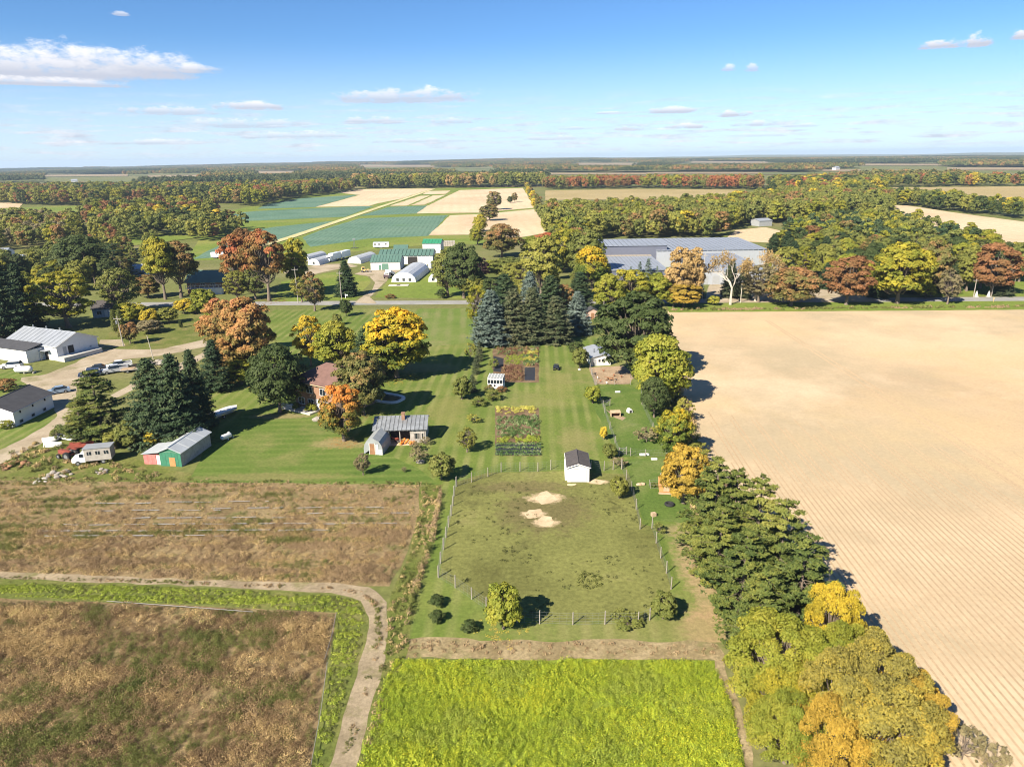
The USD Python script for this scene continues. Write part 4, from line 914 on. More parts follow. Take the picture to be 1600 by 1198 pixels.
wood('in the hedge along the left edge of the mixed wood', [(834, 325), (856, 368), (864, 366), (842, 318), (826, 296), (820, 296)], 8, {'mid_green': 3, 'olive': 2, 'rust_green': 2, 'yellow': .6}, 9, 13)
wood('in the scrubby wood at the left edge', [(-60, 398), (0, 392), (120, 388), (140, 372), (110, 350), (0, 350), (-60, 352)], 9, {'scrub': 1.5, 'olive': 4.5, 'mid_green': 1.5, 'yellow_green': 2, 'rust_green': 1.5}, 10, 15)
wood('in the wood before the dark left wood', [(140, 372), (170, 366), (262, 362), (330, 355), (385, 358), (385, 366), (320, 378), (260, 370), (150, 384)], 9, {'mid_green': 3, 'dark_green': 1, 'olive': 3.5, 'yellow_green': 2.5, 'yellow': 1, 'rust': .5}, 9, 15)
wood('in the wood before the dark left wood', [(120, 352), (150, 335), (200, 330), (340, 334), (335, 346), (262, 362), (170, 366)], 10, {'dark_green': 1.2, 'mid_green': 3, 'olive': 3.5, 'yellow_green': 2, 'yellow': .8, 'rust': .5}, 12, 17)
wood('behind the left spruces and the small white sheds', [(-60, 440), (0, 420), (90, 408), (150, 395), (240, 384), (255, 400), (250, 440), (160, 450), (60, 470), (-60, 480)], 9, {'mid_green': 3, 'olive': 2.5, 'yellow_green': 2, 'rust_green': 1.5, 'dark_green': 2}, 8, 12, keep=.75)
wood('along the lawn behind the road at the right', [(870, 430), (925, 420), (930, 400), (900, 380), (855, 372), (850, 400)], 9, {'mid_green': 3, 'olive': 3, 'yellow_green': 3, 'rust_green': 1}, 9, 13)
wood('among the houses behind the spruce row', [(770, 470), (880, 470), (925, 450), (860, 430), (790, 445)], 9, {'mid_green': 3, 'olive': 2, 'dark_green': 2}, 6, 10, keep=.8)

GAPS = [Polygon([Gxy(*p) for p in q]) for q in ([(1100, 473), (1110, 440), (1180, 445), (1330, 455), (1370, 470)], [(1130, 376), (1150, 358), (1195, 352), (1225, 360), (1215, 380)])]
TREES = [t for t in TREES if not any(g.contains(Point(t[0], t[1])) for g in GAPS)]
TREES.sort(key=lambda t: math.hypot(t[0], t[1]))
KR = {k: KIND[k] for k in WOOD_KIND + ['spruce_b']}
NEAR = 190
ANCH = [(Gxy(t[1], t[2]), t[6]) for t in TR if ' the ' not in t[6][:1]]


def short(lb):
    """The head of a label: its words up to the first preposition."""
    out = []
    for w in lb.split():
        if w.strip(',') in ('behind', 'beside', 'in', 'at', 'on', 'right', 'left', 'between', 'over', 'below', 'of', 'among', 'where', 'before', 'standing', 'glowing', 'hiding', 'cut', 'by', 'with', 'throwing', 'under', 'above', 'near', 'round', 'leaning') and len(out) > 1:
            break
        out.append(w)
    return ' '.join(out).rstrip(',')


def relation(x, y):
    dist, (ax, ay), lb = min((math.hypot(x - a[0], (y - a[1]) * .7), a, lb) for a, lb in ANCH)
    dx, dy = x - ax, y - ay
    if dist > 55:
        return None
    return ('behind' if dy > 0 else 'in front of') if abs(dy) > abs(dx) else ('right of' if dx > 0 else 'left of'), short(lb)


ORD = ['leftmost', 'second', 'third', 'fourth', 'fifth', 'sixth', 'seventh', 'eighth', 'ninth', 'tenth']
near = TREES[:NEAR]
keyed = {}
for i, (x, y, h, w, c, place) in enumerate(near):
    keyed.setdefault((WORD.get(c, 'brown'), relation(x, y) or place), []).append(i)
label_of = {}
for (word, rel), ids in keyed.items():
    ids.sort(key=lambda i: near[i][0] / near[i][1])
    tail = rel if isinstance(rel, str) else f'{rel[0]} the {rel[1]}'
    for n, i in enumerate(ids):
        if len(ids) == 1:
            label_of[i] = f'{word} tree {tail}'
        else:
            label_of[i] = (f'{ORD[0]} {word} tree {tail}' if n == 0 else f'{ORD[n] if n < 10 else str(n + 1) + "th"} {word} tree from the left {tail}')
for i, (x, y, h, w, c, place) in enumerate(near):
    kd = 'spruce_b' if c == 'dark_pine' else WOOD_KIND[i * 5 % 8]
    plant(kd, x, y, h, w, c, label_of[i], 'tree', 'woodland_tree', f'trees {place}')


def scatter(name, label, cat, protos, pos, idx, scale, yaw, kind='stuff', tiltamt=0.0):
    """Many small copies as one PointInstancer; protos: paths of meshes built below it."""
    pi = UsdGeom.PointInstancer.Get(stage, name) if isinstance(name, str) and name.startswith('/') else UsdGeom.PointInstancer.Define(stage, numbered('/World', name))
    pi.CreatePrototypesRel().SetTargets([Sdf.Path(p) for p in protos])
    pi.CreateProtoIndicesAttr(Vt.IntArray.FromNumpy(np.asarray(idx, np.int32)))
    pi.CreatePositionsAttr(Vt.Vec3fArray.FromNumpy(np.asarray(pos, np.float32)))
    sc = np.asarray(scale, np.float32)
    pi.CreateScalesAttr(Vt.Vec3fArray.FromNumpy(np.repeat(sc[:, None], 3, 1) if sc.ndim == 1 else sc))
    pi.CreateOrientationsAttr(Vt.QuathArray([Gf.Quath(float(math.cos(a / 2)), 0, 0, float(math.sin(a / 2))) for a in yaw]))
    tag(pi, label, cat, kind=kind)
    return pi


def new_instancer(name):
    p = numbered('/World', name)
    UsdGeom.PointInstancer.Define(stage, p)
    return p


def low_tree(path, seed, col, h=14.0, r=4.6, cards=1100, size=.58):
    rg = np.random.default_rng(seed)
    u = unit(rg, 34); c = np.column_stack([u[:, :2] * r * .72, h * .56 + u[:, 2] * h * .36])
    wch = rg.integers(0, 34, cards); d = unit(rg, cards); d[:, 2] = np.abs(d[:, 2]) * .9 - .15
    p = c[wch] + d * r * .3 * rg.uniform(.7, 1.1, (cards, 1))
    tone = rg.random(34)
    foliage_mesh(path, p, d + unit(rg, cards) * .6 + [0, 0, .2], size * rg.uniform(.6, 1.3, cards), np.clip(.55 * tone[wch] + .45 * rg.random(cards), 0, 1), np.clip(p[:, 2] / h, 0, 1), rg, mat=C[col])


# the rest of the woods, too many and too far to tell apart
rest = TREES[NEAR:]
by = {}
for t in rest:
    by.setdefault(t[4], []).append(t)
for c, ts in sorted(by.items()):
    path = new_instancer('woods')
    protos = []
    for j in range(2):
        low_tree(f'{path}/tree_{"ab"[j]}', 100 + j + 7 * len(c), c)
        protos.append(f'{path}/tree_{"ab"[j]}')
    pos = [(t[0], t[1], relief(t[0], t[1])) for t in ts]
    scatter(path, f'far mass of {WORD.get(c, "brown")} trees in the woods round the fields', 'woods', protos, pos, np.arange(len(ts)) % 2, [(t[3] / 9.2, t[3] / 9.2, t[2] / 14) for t in ts], rng.uniform(0, 6.28, len(ts)))
print('wood trees', len(TREES))

# the countryside beyond: a patchwork of woods and fields out to the horizon
def patch_of_trees(path, seed, cols, span=80.0, n=64):
    rg = np.random.default_rng(seed)
    P, Nn, S, LF, TL = [], [], [], [], []
    for k in range(n):
        x, y = rg.uniform(-span / 2, span / 2, 2)
        h, r = rg.uniform(13, 19), rg.uniform(3.8, 6.2)
        m_ = 54
        d = unit(rg, m_); d[:, 2] = np.abs(d[:, 2]) - .25
        P.append(np.array([x, y, h * .62]) + d * np.array([r, r, h * .38]) * rg.uniform(.75, 1.1, (m_, 1)))
        Nn.append(d + unit(rg, m_) * .5 + [0, 0, .2]); S.append(rg.uniform(1.0, 2.1, m_))
        LF.append(np.clip(rg.random() * .75 + rg.random(m_) * .3 - .02, 0, 1)); TL.append(np.clip(P[-1][:, 2] / 18, 0, 1))
    foliage_mesh(path, np.vstack(P), np.vstack(Nn), np.concatenate(S), np.concatenate(LF), np.concatenate(TL), rg, mat=cols)


M_farwood = leafy('far_wood', [(0, (.055, .072, .024)), (.3, (.09, .11, .032)), (.5, (.14, .145, .042)), (.68, (.22, .165, .05)), (.85, (.28, .13, .055)), (1, (.32, .24, .06))], leaf=.75, world=.45, rand=.35, wscale=.004)
M_fardark = leafy('far_dark_wood', [(0, (.03, .046, .018)), (.6, (.055, .075, .026)), (1, (.13, .12, .045))], leaf=.7, world=.3, rand=.3, wscale=.004)
far = new_instancer('distant_woods')
patch_of_trees(far + '/wood_a', 5, M_farwood); patch_of_trees(far + '/wood_b', 6, M_farwood); patch_of_trees(far + '/wood_c', 7, M_fardark)
N_ = 34000
r_ = np.sqrt(rng.uniform(1250 ** 2, 9500 ** 2, N_)); a_ = np.radians(rng.uniform(-46, 46, N_))
x_, y_ = r_ * np.sin(a_), r_ * np.cos(a_)
mask = meshkit.fbm(np.stack([x_ / 520, y_ / 430, np.zeros(N_)], -1), 3, 21)
ok = mask > np.where(r_ > 3500, .46, .5)
ok &= ~((r_ < 1500) & (np.abs(a_) > .55))
# keep the near fields clear
clear = shapely.union_all([Polygon([Gxy(*p) for p in f[2]]).buffer(60) for f in FAR] + [Polygon([(-330, 900), (330, 900), (330, 1420), (-330, 1420)])])
ok &= ~shapely.contains_xy(clear, x_, y_)
# long clearings with fields seen as pale slivers between the far woods
M_farfield = [soil('far_field_tan', [(0.3, (.24, .185, .11)), (0.7, (.3, .235, .145))], big=.01, fine=.2, finevar=.1), soil('far_field_green', [(0.3, (.11, .135, .05)), (0.7, (.16, .16, .07))], big=.01, fine=.2, finevar=.1)]
CLEAR = [(845, 1010, 273, 270.5, 0), (1010, 1215, 272, 269.5, 0), (-40, 112, 291.5, 286.5, 0), (140, 205, 285, 281, 1), (1480, 1700, 266, 262, 0), (1285, 1345, 268, 265.5, 0), (1190, 1262, 273, 270, 1), (395, 470, 271, 267.5, 0), (230, 330, 277, 273.5, 0), (560, 680, 262, 259, 0), (700, 780, 268, 264.5, 1), (1330, 1480, 259, 256.5, 0), (900, 1000, 259, 256.8, 0), (60, 200, 275, 272, 0), (1080, 1200, 256, 254, 0)]
for i, (p0, p1, yn, yf, kind_) in enumerate(CLEAR):
    mid = (p0 + p1) / 2
    tilt_ = -.01375 * (mid - 800) * 0
    n0, n1, f0, f1 = (np.array(G(p, q)[:2]) for p, q in ((p0, yn), (p1, yn), (p0, yf), (p1, yf)))
    wedge = Polygon([n0 / 1.55, n1 / 1.55, n1, f1, f0, n0])
    ok &= ~shapely.contains_xy(wedge.buffer(25), x_, y_)
    s_ = np.linspace(0, 1, 9)
    A_, B_ = n0 + (n1 - n0) * s_[:, None], f0 + (f1 - f0) * s_[:, None]
    R_ = np.linspace(-.05, 1, 8)
    Q = A_[None] + (B_ - A_)[None] * R_[:, None, None]
    V = np.concatenate([Q, (relief(Q[..., 0], Q[..., 1]) + .8 + .05 * i)[..., None]], -1).reshape(-1, 3)
    i9, j9 = np.meshgrid(np.arange(7), np.arange(8), indexing='ij')
    Fq = np.stack([i9 * 9 + j9, i9 * 9 + j9 + 1, (i9 + 1) * 9 + j9 + 1, (i9 + 1) * 9 + j9], -1).reshape(-1, 4)
    tagged(obj('far_field', (V, Fq), M_farfield[kind_]), ('tan', 'green')[kind_] + ' field between far woods, ' + ('left' if mid < 500 else 'middle' if mid < 1000 else 'right') + ' part of the plain', 'field', kind='structure')
x_, y_, r_ = x_[ok], y_[ok], r_[ok]
dk = meshkit.fbm(np.stack([x_ / 700 + 50, y_ / 500, np.zeros(len(x_))], -1), 2, 4) > .58
scatter(far, 'distant autumn woods in bands out to the horizon', 'woods', [far + '/wood_a', far + '/wood_b', far + '/wood_c'], np.stack([x_, y_, relief(x_, y_)], 1), np.where(dk, 2, np.arange(len(x_)) % 2), rng.uniform(.85, 1.2, len(x_)), rng.uniform(0, 6.28, len(x_)))
print('far patches', len(x_))

# ------------------------------------------------------------------ crops and weeds
C['weed'] = leafy('weed_brown', [(0, (.22, .15, .065)), (.3, (.33, .235, .105)), (.55, (.41, .295, .135)), (.8, (.47, .35, .17)), (1, (.29, .275, .085))], leaf=.5, world=.75, rand=.3, wscale=.16, trans=.2)
C['weed_red'] = leafy('weed_reddish', [(0, (.11, .07, .036)), (.35, (.18, .118, .06)), (.65, (.26, .175, .088)), (.86, (.35, .25, .125)), (1, (.175, .17, .05))], leaf=.5, world=.75, rand=.3, wscale=.12, trans=.2)
C['weed_tan'] = leafy('weed_tan', [(0, (.14, .10, .05)), (.5, (.29, .2, .11)), (1, (.36, .27, .15))], leaf=.6, world=.5, trans=.2)
C['weed_green'] = leafy('weed_green', [(0, (.075, .09, .022)), (.5, (.135, .145, .036)), (1, (.2, .195, .06))], leaf=.5, world=.6, wscale=.3)
C['paddock_tuft'] = leafy('paddock_tuft', [(0, (.06, .065, .02)), (1, (.12, .125, .04))], leaf=.8)
C['mustard'] = leafy('crop_yellow_green', [(0, (.13, .19, .018)), (.4, (.235, .30, .024)), (.7, (.36, .39, .028)), (1, (.48, .43, .025))], leaf=.55, tall=.25, world=.45, rand=.3, wscale=.09)
C['cover'] = leafy('cover_crop', [(0, (.13, .18, .025)), (.5, (.24, .29, .035)), (1, (.36, .36, .06))], leaf=.6, world=.3)
C['veg'] = leafy('vegetable_leaf', [(0, (.04, .08, .02)), (.5, (.09, .15, .04)), (.8, (.2, .25, .1)), (1, (.42, .42, .25))], leaf=.8, rand=.4)
C['dead_veg'] = leafy('dead_vegetable', [(0, (.12, .055, .04)), (.5, (.22, .12, .07)), (1, (.16, .17, .05))], leaf=.5, world=.7, wscale=.4)
C['squash'] = leafy('squash_leaf', [(0, (.2, .22, .04)), (.6, (.42, .38, .07)), (1, (.5, .45, .15))], leaf=.8)


def tuft(path, seed, col, h=.6, r=.28, cards=34, size=.10, aspect=.35, up=.4):
    rg = np.random.default_rng(seed)
    a = rg.uniform(0, 6.28, cards); q = r * np.sqrt(rg.random(cards)); z = h * rg.uniform(.08, 1, cards) * (1 - .35 * q / r)
    p = np.column_stack([q * np.cos(a), q * np.sin(a), z])
    n = np.column_stack([np.cos(a), np.sin(a), np.full(cards, up)]) + unit(rg, cards) * .7
    foliage_mesh(path, p, n, size * rg.uniform(.6, 1.5, cards), rg.random(cards), z / h, rg, aspect=aspect, mat=C[col])


def fill(poly, density, seed, mask=None):
    rg = np.random.default_rng(seed)
    x0, y0, x1, y1 = poly.bounds
    n = int((x1 - x0) * (y1 - y0) * density)
    p = np.column_stack([rg.uniform(x0, x1, n), rg.uniform(y0, y1, n)])
    p = p[shapely.contains_xy(poly, p[:, 0], p[:, 1])]
    if mask is not None:
        p = p[rg.random(len(p)) < mask(p[:, 0], p[:, 1])]
    return p


def crop(name, label, cat, pts, density, cols, seed, mask=None, scale=(.7, 1.3), bias=None, **kw):
    poly = (pts if isinstance(pts, Polygon) else Polygon([Gxy(*p) for p in pts])).buffer(-.1)
    p = fill(poly, density, seed, mask)
    rg = np.random.default_rng(seed + 500)
    path = new_instancer(name)
    protos = []
    for i, c in enumerate(cols):
        for j in range(2):
            q = f'{path}/{"tuft"}_{"abcdefgh"[i * 2 + j]}'
            tuft(q, seed * 10 + i * 2 + j, c, **kw)
            protos.append(q)
    nz = meshkit.fbm(np.stack([p[:, 0] / 5, p[:, 1] / 2.5, np.full(len(p), seed)], -1), 3, seed)
    shift = bias(p[:, 0], p[:, 1]) if bias else 0.0
    k = np.clip(((nz - .5) * 2.4 + .5 + shift + rg.normal(size=len(p)) * .22) * len(cols), 0, len(cols) - .01).astype(int) * 2 + rg.integers(0, 2, len(p))
    big = meshkit.fbm(np.stack([p[:, 0] / 3, p[:, 1] / 3, np.full(len(p), seed + 3)], -1), 2, seed)
    scatter(path, label, cat, protos, np.column_stack([p, np.full(len(p), .01)]), k, rg.uniform(*scale, len(p)) * (.6 + .8 * big), rg.uniform(0, 6.28, len(p)))


UPPER = [(-140, 752), (652, 760), (650, 800), (634, 858), (606, 912), (308, 905), (-140, 888)]
LOWER = [(-140, 938), (0, 941), (300, 951), (521, 962), (514, 1000), (494, 1110), (482, 1198), (470, 1300), (-200, 1300)]


def rows_mask(x, y):
    # rows run across the view; the far half of the strip is thin with bare film between
    v = y - .02 * x
    bed = .5 + .5 * np.sin(2 * np.pi * v / 1.9)
    thin = np.clip((v - 84.5) / 3.0, 0, 1)
    gap = meshkit.fbm(np.stack([x / 9, v / 1.2, np.zeros_like(x)], -1), 3, 3)
    return np.clip(1 - thin * (.25 + .75 * (1 - bed)) * 1.0, .12, 1) * np.clip((gap - .3) * 4, .3, 1)


crop('dry_weeds', 'tan and brown dry weeds on the upper field strip', 'weeds', UPPER, 8.5, ['weed_green', 'weed', 'weed', 'weed_tan'], 1, rows_mask, bias=lambda x, y: .3 * np.sin(2 * np.pi * (y - .02 * x) / 2.7) + np.clip((y - .02 * x - 82) / 5, -1, 1) * -.22 + .06, h=.42, r=.34, cards=46, size=.062)
crop('dry_weeds', 'dark red brown weeds covering the lower left field', 'weeds', LOWER, 11, ['weed_green', 'weed_red', 'weed_red', 'weed'], 2, lambda x, y: np.clip((meshkit.fbm(np.stack([x / 4, y / 4, x * 0], -1), 3, 9) - .22) * 4, .45, 1), h=.55, r=.36, cards=52, size=.065)
MUST = [(616, 1032), (1116, 1034), (1146, 1110), (1160, 1198), (1180, 1300), (535, 1300), (562, 1198), (588, 1100)]
crop('yellow_crop', 'bright yellow green leafy crop at the picture bottom', 'crop', MUST, 20, ['cover', 'mustard', 'mustard', 'mustard'], 3, lambda x, y: np.clip((meshkit.fbm(np.stack([x / 6, y / 1.6, x * 0], -1), 2, 5) - .2) * 4, .6, 1), h=.55, r=.3, cards=40, size=.055, aspect=.55, up=.8)
crop('cover_crop', 'low bright green cover crop along the sandy track', 'crop', [(-140, 904), (0, 908), (330, 921), (520, 931), (558, 941), (571, 962), (567, 1000), (541, 1080), (507, 1198), (484, 1300), (478, 1300), (490, 1198), (502, 1110), (522, 1000), (529, 957), (300, 944), (0, 931), (-140, 922)], 15,
     ['cover', 'cover', 'weed_green', 'cover'], 4, lambda x, y: np.where(np.abs(((y + .03 * x) % 1.9) - .95) < .28, .1, 1.0), h=.24, r=.24, cards=34, size=.06, aspect=.5, up=.9)
crop('rough_weeds', 'rough grass and weeds along the ditch beside the paddock', 'weeds', [(660, 762), (690, 760), (672, 850), (650, 930), (636, 1010), (618, 1060), (572, 1200), (552, 1290), (545, 1290), (598, 1020), (610, 930), (640, 862)], 3.2, ['weed_green', 'weed_green', 'weed', 'weed_tan'], 5, h=.5, r=.28, cards=22)
crop('ditch_weeds', 'dark line of tall dry weeds in the ditch beside the paddock lane', 'weeds', [(686, 768), (692, 766), (678, 850), (660, 905), (645, 950), (638, 985), (632, 985), (640, 940), (655, 890), (672, 845)], 7, ['weed_tan', 'weed', 'weed_green'], 6, h=1.0, r=.34, cards=34, size=.12)
crop('hedge_weeds', 'brown and yellow undergrowth along the edge of the pale field', 'weeds', Polygon([(27.5, 112), (31.5, 112), (33.5, 128), (36, 150), (40, 175), (36, 178), (31, 150), (28, 128)]), 2.2, ['weed_green', 'weed', 'weed_tan'], 7, h=1.3, r=.6, cards=60, size=.16)
crop('hedge_weeds', 'undergrowth under the pines along the pale field', 'weeds', Polygon([(25, 43), (31.5, 43), (31, 60), (30.2, 112), (26, 112), (22.5, 60)]), 2.0, ['weed_green', 'weed', 'weed_tan'], 8, h=1.1, r=.5, cards=44, size=.15)
crop('verge_weeds', 'tall grass between the road and the pale field', 'weeds', Polygon([(47, 216.6), (300, 211), (300, 214), (47, 219)]), .9, ['weed_green', 'weed_green', 'weed_tan'], 9, h=.6, r=.6, cards=30, size=.2)
crop('bank_weeds', 'weedy scrub round the old vehicles at the left', 'weeds', [(-20, 722), (60, 690), (130, 700), (225, 735), (290, 752), (-20, 752)], 1.1, ['weed_green', 'weed', 'weed_tan', 'weed_green'], 10, lambda x, y: np.clip((meshkit.fbm(np.stack([x / 3, y / 3, x * 0], -1), 3, 2) - .42) * 6, 0, 1), h=.6, r=.45, cards=36, size=.14)
crop('edge_grass', 'tufty grass edge between lawn and upper weed field', 'weeds', [(-100, 744), (690, 754), (690, 760), (-100, 754)], 2.2, ['weed_green', 'weed_tan', 'weed_green'], 11, h=.35, r=.25, cards=18, size=.09)
crop('paddock_weeds', 'green weedy hummock in the paddock', 'weeds', [(898, 905), (910, 895), (930, 893), (944, 905), (940, 918), (918, 922), (902, 916)], 8, ['weed_green'], 12, h=.35, r=.25, cards=18, size=.09)
crop('paddock_tufts', 'dark low tufts on the worn paddock turf', 'weeds', [(720, 757), (985, 745), (1000, 820), (1040, 915), (1000, 960), (850, 966), (765, 940), (692, 898)], .6, ['paddock_tuft'], 13, lambda x, y: np.clip((meshkit.fbm(np.stack([x / 5, y / 5, x * 0], -1), 3, 12) - .5) * 7, 0, 1), h=.16, r=.25, cards=14, size=.09)
crop('dry_stalks', 'cut stalks on the tan strip before the yellow crop', 'weeds', [(642, 1000), (1120, 1006), (1122, 1024), (632, 1026)], 2.0, ['weed_tan'], 14, h=.18, r=.25, cards=14, size=.09)

M_film_pale = plain('grey_plastic_film', (.22, .205, .18), rough=.45, var=.35, scale=2)
M_white = plain('white_paint', (.62, .615, .60), rough=.5, var=.06, scale=.8)
FILM = ['torn pale mulch film row high on the upper weed field, left', 'long torn pale mulch film row on the upper weed field', 'longest pale mulch film row, reaching the right end', 'pale mulch film row just below the longest one', 'short film row nearest the lawn, left', 'short film row nearest the lawn, middle', 'film row at the right half of the weed field', 'lowest film row on the upper weed field', 'film row at the right end of the weed field']
for i, (x0, x1, py) in enumerate([(150, 345, 800), (205, 480, 812), (100, 620, 822), (60, 540, 832), (150, 240, 789), (260, 420, 787), (330, 600, 797), (70, 350, 840), (480, 640, 806)]):
    fr2 = np.random.default_rng(i)
    x = x0
    row = thing('mulch_film', FILM[i], 'plastic film', (0, 0, 0))
    while x < x1:
        w_ = fr2.uniform(14, 46)
        a, b = np.array(G(x, py - .004 * x)), np.array(G(min(x + w_, x1), py - .004 * (x + w_)))
        hw = fr2.uniform(.04, .11)
        z0, z1 = fr2.uniform(.14, .3, 2)
        MB().quad((a[0], a[1] - hw, z0), (b[0], b[1] - hw, z1), (b[0], b[1] + hw, z1 + .05), (a[0], a[1] + hw, z0 + .05)).build('film_strip', M_film_pale, row)
        x += w_ + fr2.uniform(3, 26)
for nm, lb, p, q, r in [('hose', 'white irrigation pipe lying along the edge of the lower weed field', (168, 944), (396, 961), .035), ('hose', 'thin pale drip line down the right edge of the lower weed field', (526, 962), (508, 1035), .03), ('hose', 'lower drip line down the right edge of the lower weed field', (512, 1040), (487, 1200), .03)]:
    a, b = G(*p), G(*q)
    tagged(MB().tube([a + [0, 0, .45], (a + b) / 2 + [.1, .05, .42], b + [0, 0, .45]], r, 6).build(nm, M_film_pale), lb, 'pipe')

TRK = [(-100, 899), (330, 911.5), (520, 919), (570, 927), (590, 950), (591, 1000), (569, 1080), (536, 1198), (514, 1300)]
tl = LineString([Gxy(*p) for p in TRK])
crop('track_grass', 'grass growing along the middle of the sandy track', 'grass', tl.buffer(.38), 12, ['weed_green', 'weed_tan'], 15, lambda x, y: np.clip((meshkit.fbm(np.stack([x / 3, y / 3, x * 0], -1), 2, 8) - .3) * 5, 0, 1), h=.2, r=.2, cards=16, size=.08)
for i, (px, py, r_, c, lb) in enumerate([(538, 689, 4.2, 'orange_leaf', 'fallen orange leaves on the lawn under the orange topped maple'), (390, 592, 6.5, 'orange_leaf', 'fallen leaves under the large salmon maple'), (568, 648, 5, 'rust_leaf', 'fallen leaves under the rust and green maple'),
                                         (620, 590, 6.5, 'yellow_leaf', 'fallen yellow leaves under the great golden maple'), (787, 982, 3.2, 'yellow_leaf', 'fallen yellow leaves under the paddock corner tree'), (421, 470, 7, 'rust_leaf', 'fallen leaves under the tall red maple')]):
    if c not in C:
        C[c] = leafy('fallen_' + c, {'orange_leaf': [(0, (.2, .11, .04)), (1, (.42, .2, .05))], 'rust_leaf': [(0, (.15, .09, .04)), (1, (.28, .15, .06))], 'yellow_leaf': [(0, (.25, .2, .05)), (1, (.48, .36, .05))]}[c], leaf=1.0, world=.2)
    crop('fallen_leaves', lb, 'leaves', Point(*Gxy(px, py)).buffer(r_), 3.2, [c], 80 + i, lambda x, y, o=Gxy(px, py), r=r_: np.clip(1.1 - np.hypot(x - o[0], y - o[1]) / r, 0, 1), h=.05, r=.35, cards=9, size=.07, aspect=.7, up=3.0)
# gardens
sheet('garden_bed', 'soil of the upper vegetable garden', 'garden', [(770, 545), (842, 543), (842, 597), (770, 598)], .016, M_bed, jit=.3, seed=50)
sheet('garden_bed', 'soil of the lower vegetable garden', 'garden', [(774, 637), (842, 637), (846, 712), (774, 712)], .016, M_bed, jit=.2, seed=51)
for lb, q in [('black film sheet at the left of the upper garden', [(771, 556), (787, 560), (786, 582), (771, 580)]), ('black film sheet at the lower right of the upper garden', [(820, 574), (836, 574), (836, 594), (820, 594)]), ('black film bed at the near end of the lower garden', [(774, 693), (845, 692), (846, 711), (774, 711)])]:
    sheet('mulch_sheet', lb, 'plastic film', q, .03, M_film, jit=.1, step=.6, seed=52)
for i, (lb, q, cols, dens, kw) in enumerate([
    ('red brown spent plants at the back of the upper garden', [(776, 545), (825, 545), (825, 555), (776, 555)], ['dead_veg', 'veg'], 3, dict(h=.9, r=.4, cards=40, size=.13)),
    ('low green crop rows in the upper garden', [(788, 556), (818, 553), (816, 570), (788, 570)], ['cover'], 4, dict(h=.3, r=.25, cards=22, size=.1)),
    ('red brown spent plants in the middle of the upper garden', [(786, 572), (816, 572), (818, 596), (782, 597)], ['dead_veg'], 3, dict(h=.9, r=.4, cards=40, size=.13)),
    ('mixed green plants at the right of the upper garden', [(818, 548), (840, 546), (840, 572), (818, 572)], ['veg', 'dead_veg', 'squash'], 3, dict(h=.8, r=.4, cards=36, size=.14)),
    ('yellowing squash row at the far end of the lower garden', [(775, 636), (836, 635), (838, 646), (775, 647)], ['squash'], 2.5, dict(h=.4, r=.35, cards=30, size=.13, up=1.2)),
    ('pale green cabbages in the middle of the lower garden', [(776, 652), (842, 650), (844, 682), (776, 684)], ['veg'], 3, dict(h=.45, r=.34, cards=34, size=.14, up=1.1)),
    ('dark green leafy rows of the lower garden', [(776, 684), (844, 682), (845, 692), (776, 693)], ['weed_green', 'cover'], 4, dict(h=.5, r=.3, cards=30, size=.12))]):
    crop('garden_plants', lb, 'plants', q, dens, cols, 60 + i, **kw)
pts = []
for py in (694.5, 700, 706, 711):
    for px in np.arange(776, 845, 3.4):
        pts.append(Gxy(px, py))
pts = np.array(pts); rg = np.random.default_rng(3)
path = new_instancer('seedlings')
tuft(path + '/seedling', 77, 'veg', h=.42, r=.3, cards=28, size=.11, aspect=.5, up=1.2)
scatter(path, 'rows of small green plants set through the black film', 'plants', [path + '/seedling'], np.column_stack([pts + rg.normal(size=pts.shape) * .06, np.full(len(pts), .03)]), np.zeros(len(pts), int), rg.uniform(.7, 1.3, len(pts)), rg.uniform(0, 6, len(pts)))

# ------------------------------------------------------------------ fences
M_post = plain('weathered_post', (.27, .24, .20), rough=.9, var=.3, scale=4)
M_wire = plain('galvanised_wire', (.2, .21, .2), rough=.6, metallic=.3, var=.1)


def fence(label, pts, h=1.45, wires=5, posts=True, r=.065, name='wire_fence', stay=None, px=True):
    p = [np.array(G(*q)) for q in pts] if px else [np.array([*q, 0.]) for q in pts]
    f = thing(name, label, 'fence', p[0])
    o = p[0]
    for k, q in enumerate(p):
        a = q - o
        MB().tube([a + [0, 0, -.2], a + [.02, .01, h + .12 + .08 * math.sin(k * 2.3)]], [r * 1.05, r * .95], 7).build('post', M_post, f)
    mb = MB()
    for a, b in zip(p[:-1], p[1:]):
        a, b = a - o, b - o
        for i in range(wires):
            z = h * (.08 + .9 * i / (wires - 1))
            mb.tube([a + [0, 0, z], (a + b) / 2 + [0, 0, z - .02], b + [0, 0, z]], .008, 3)
        n = max(2, int(np.linalg.norm(b - a) / .6))
        for i in range(1, n):
            c = a + (b - a) * i / n
            mb.tube([c + [0, 0, .05], c + [0, 0, h * .97]], .006, 3)
    mb.build('wire_mesh', M_wire, f)
    return f


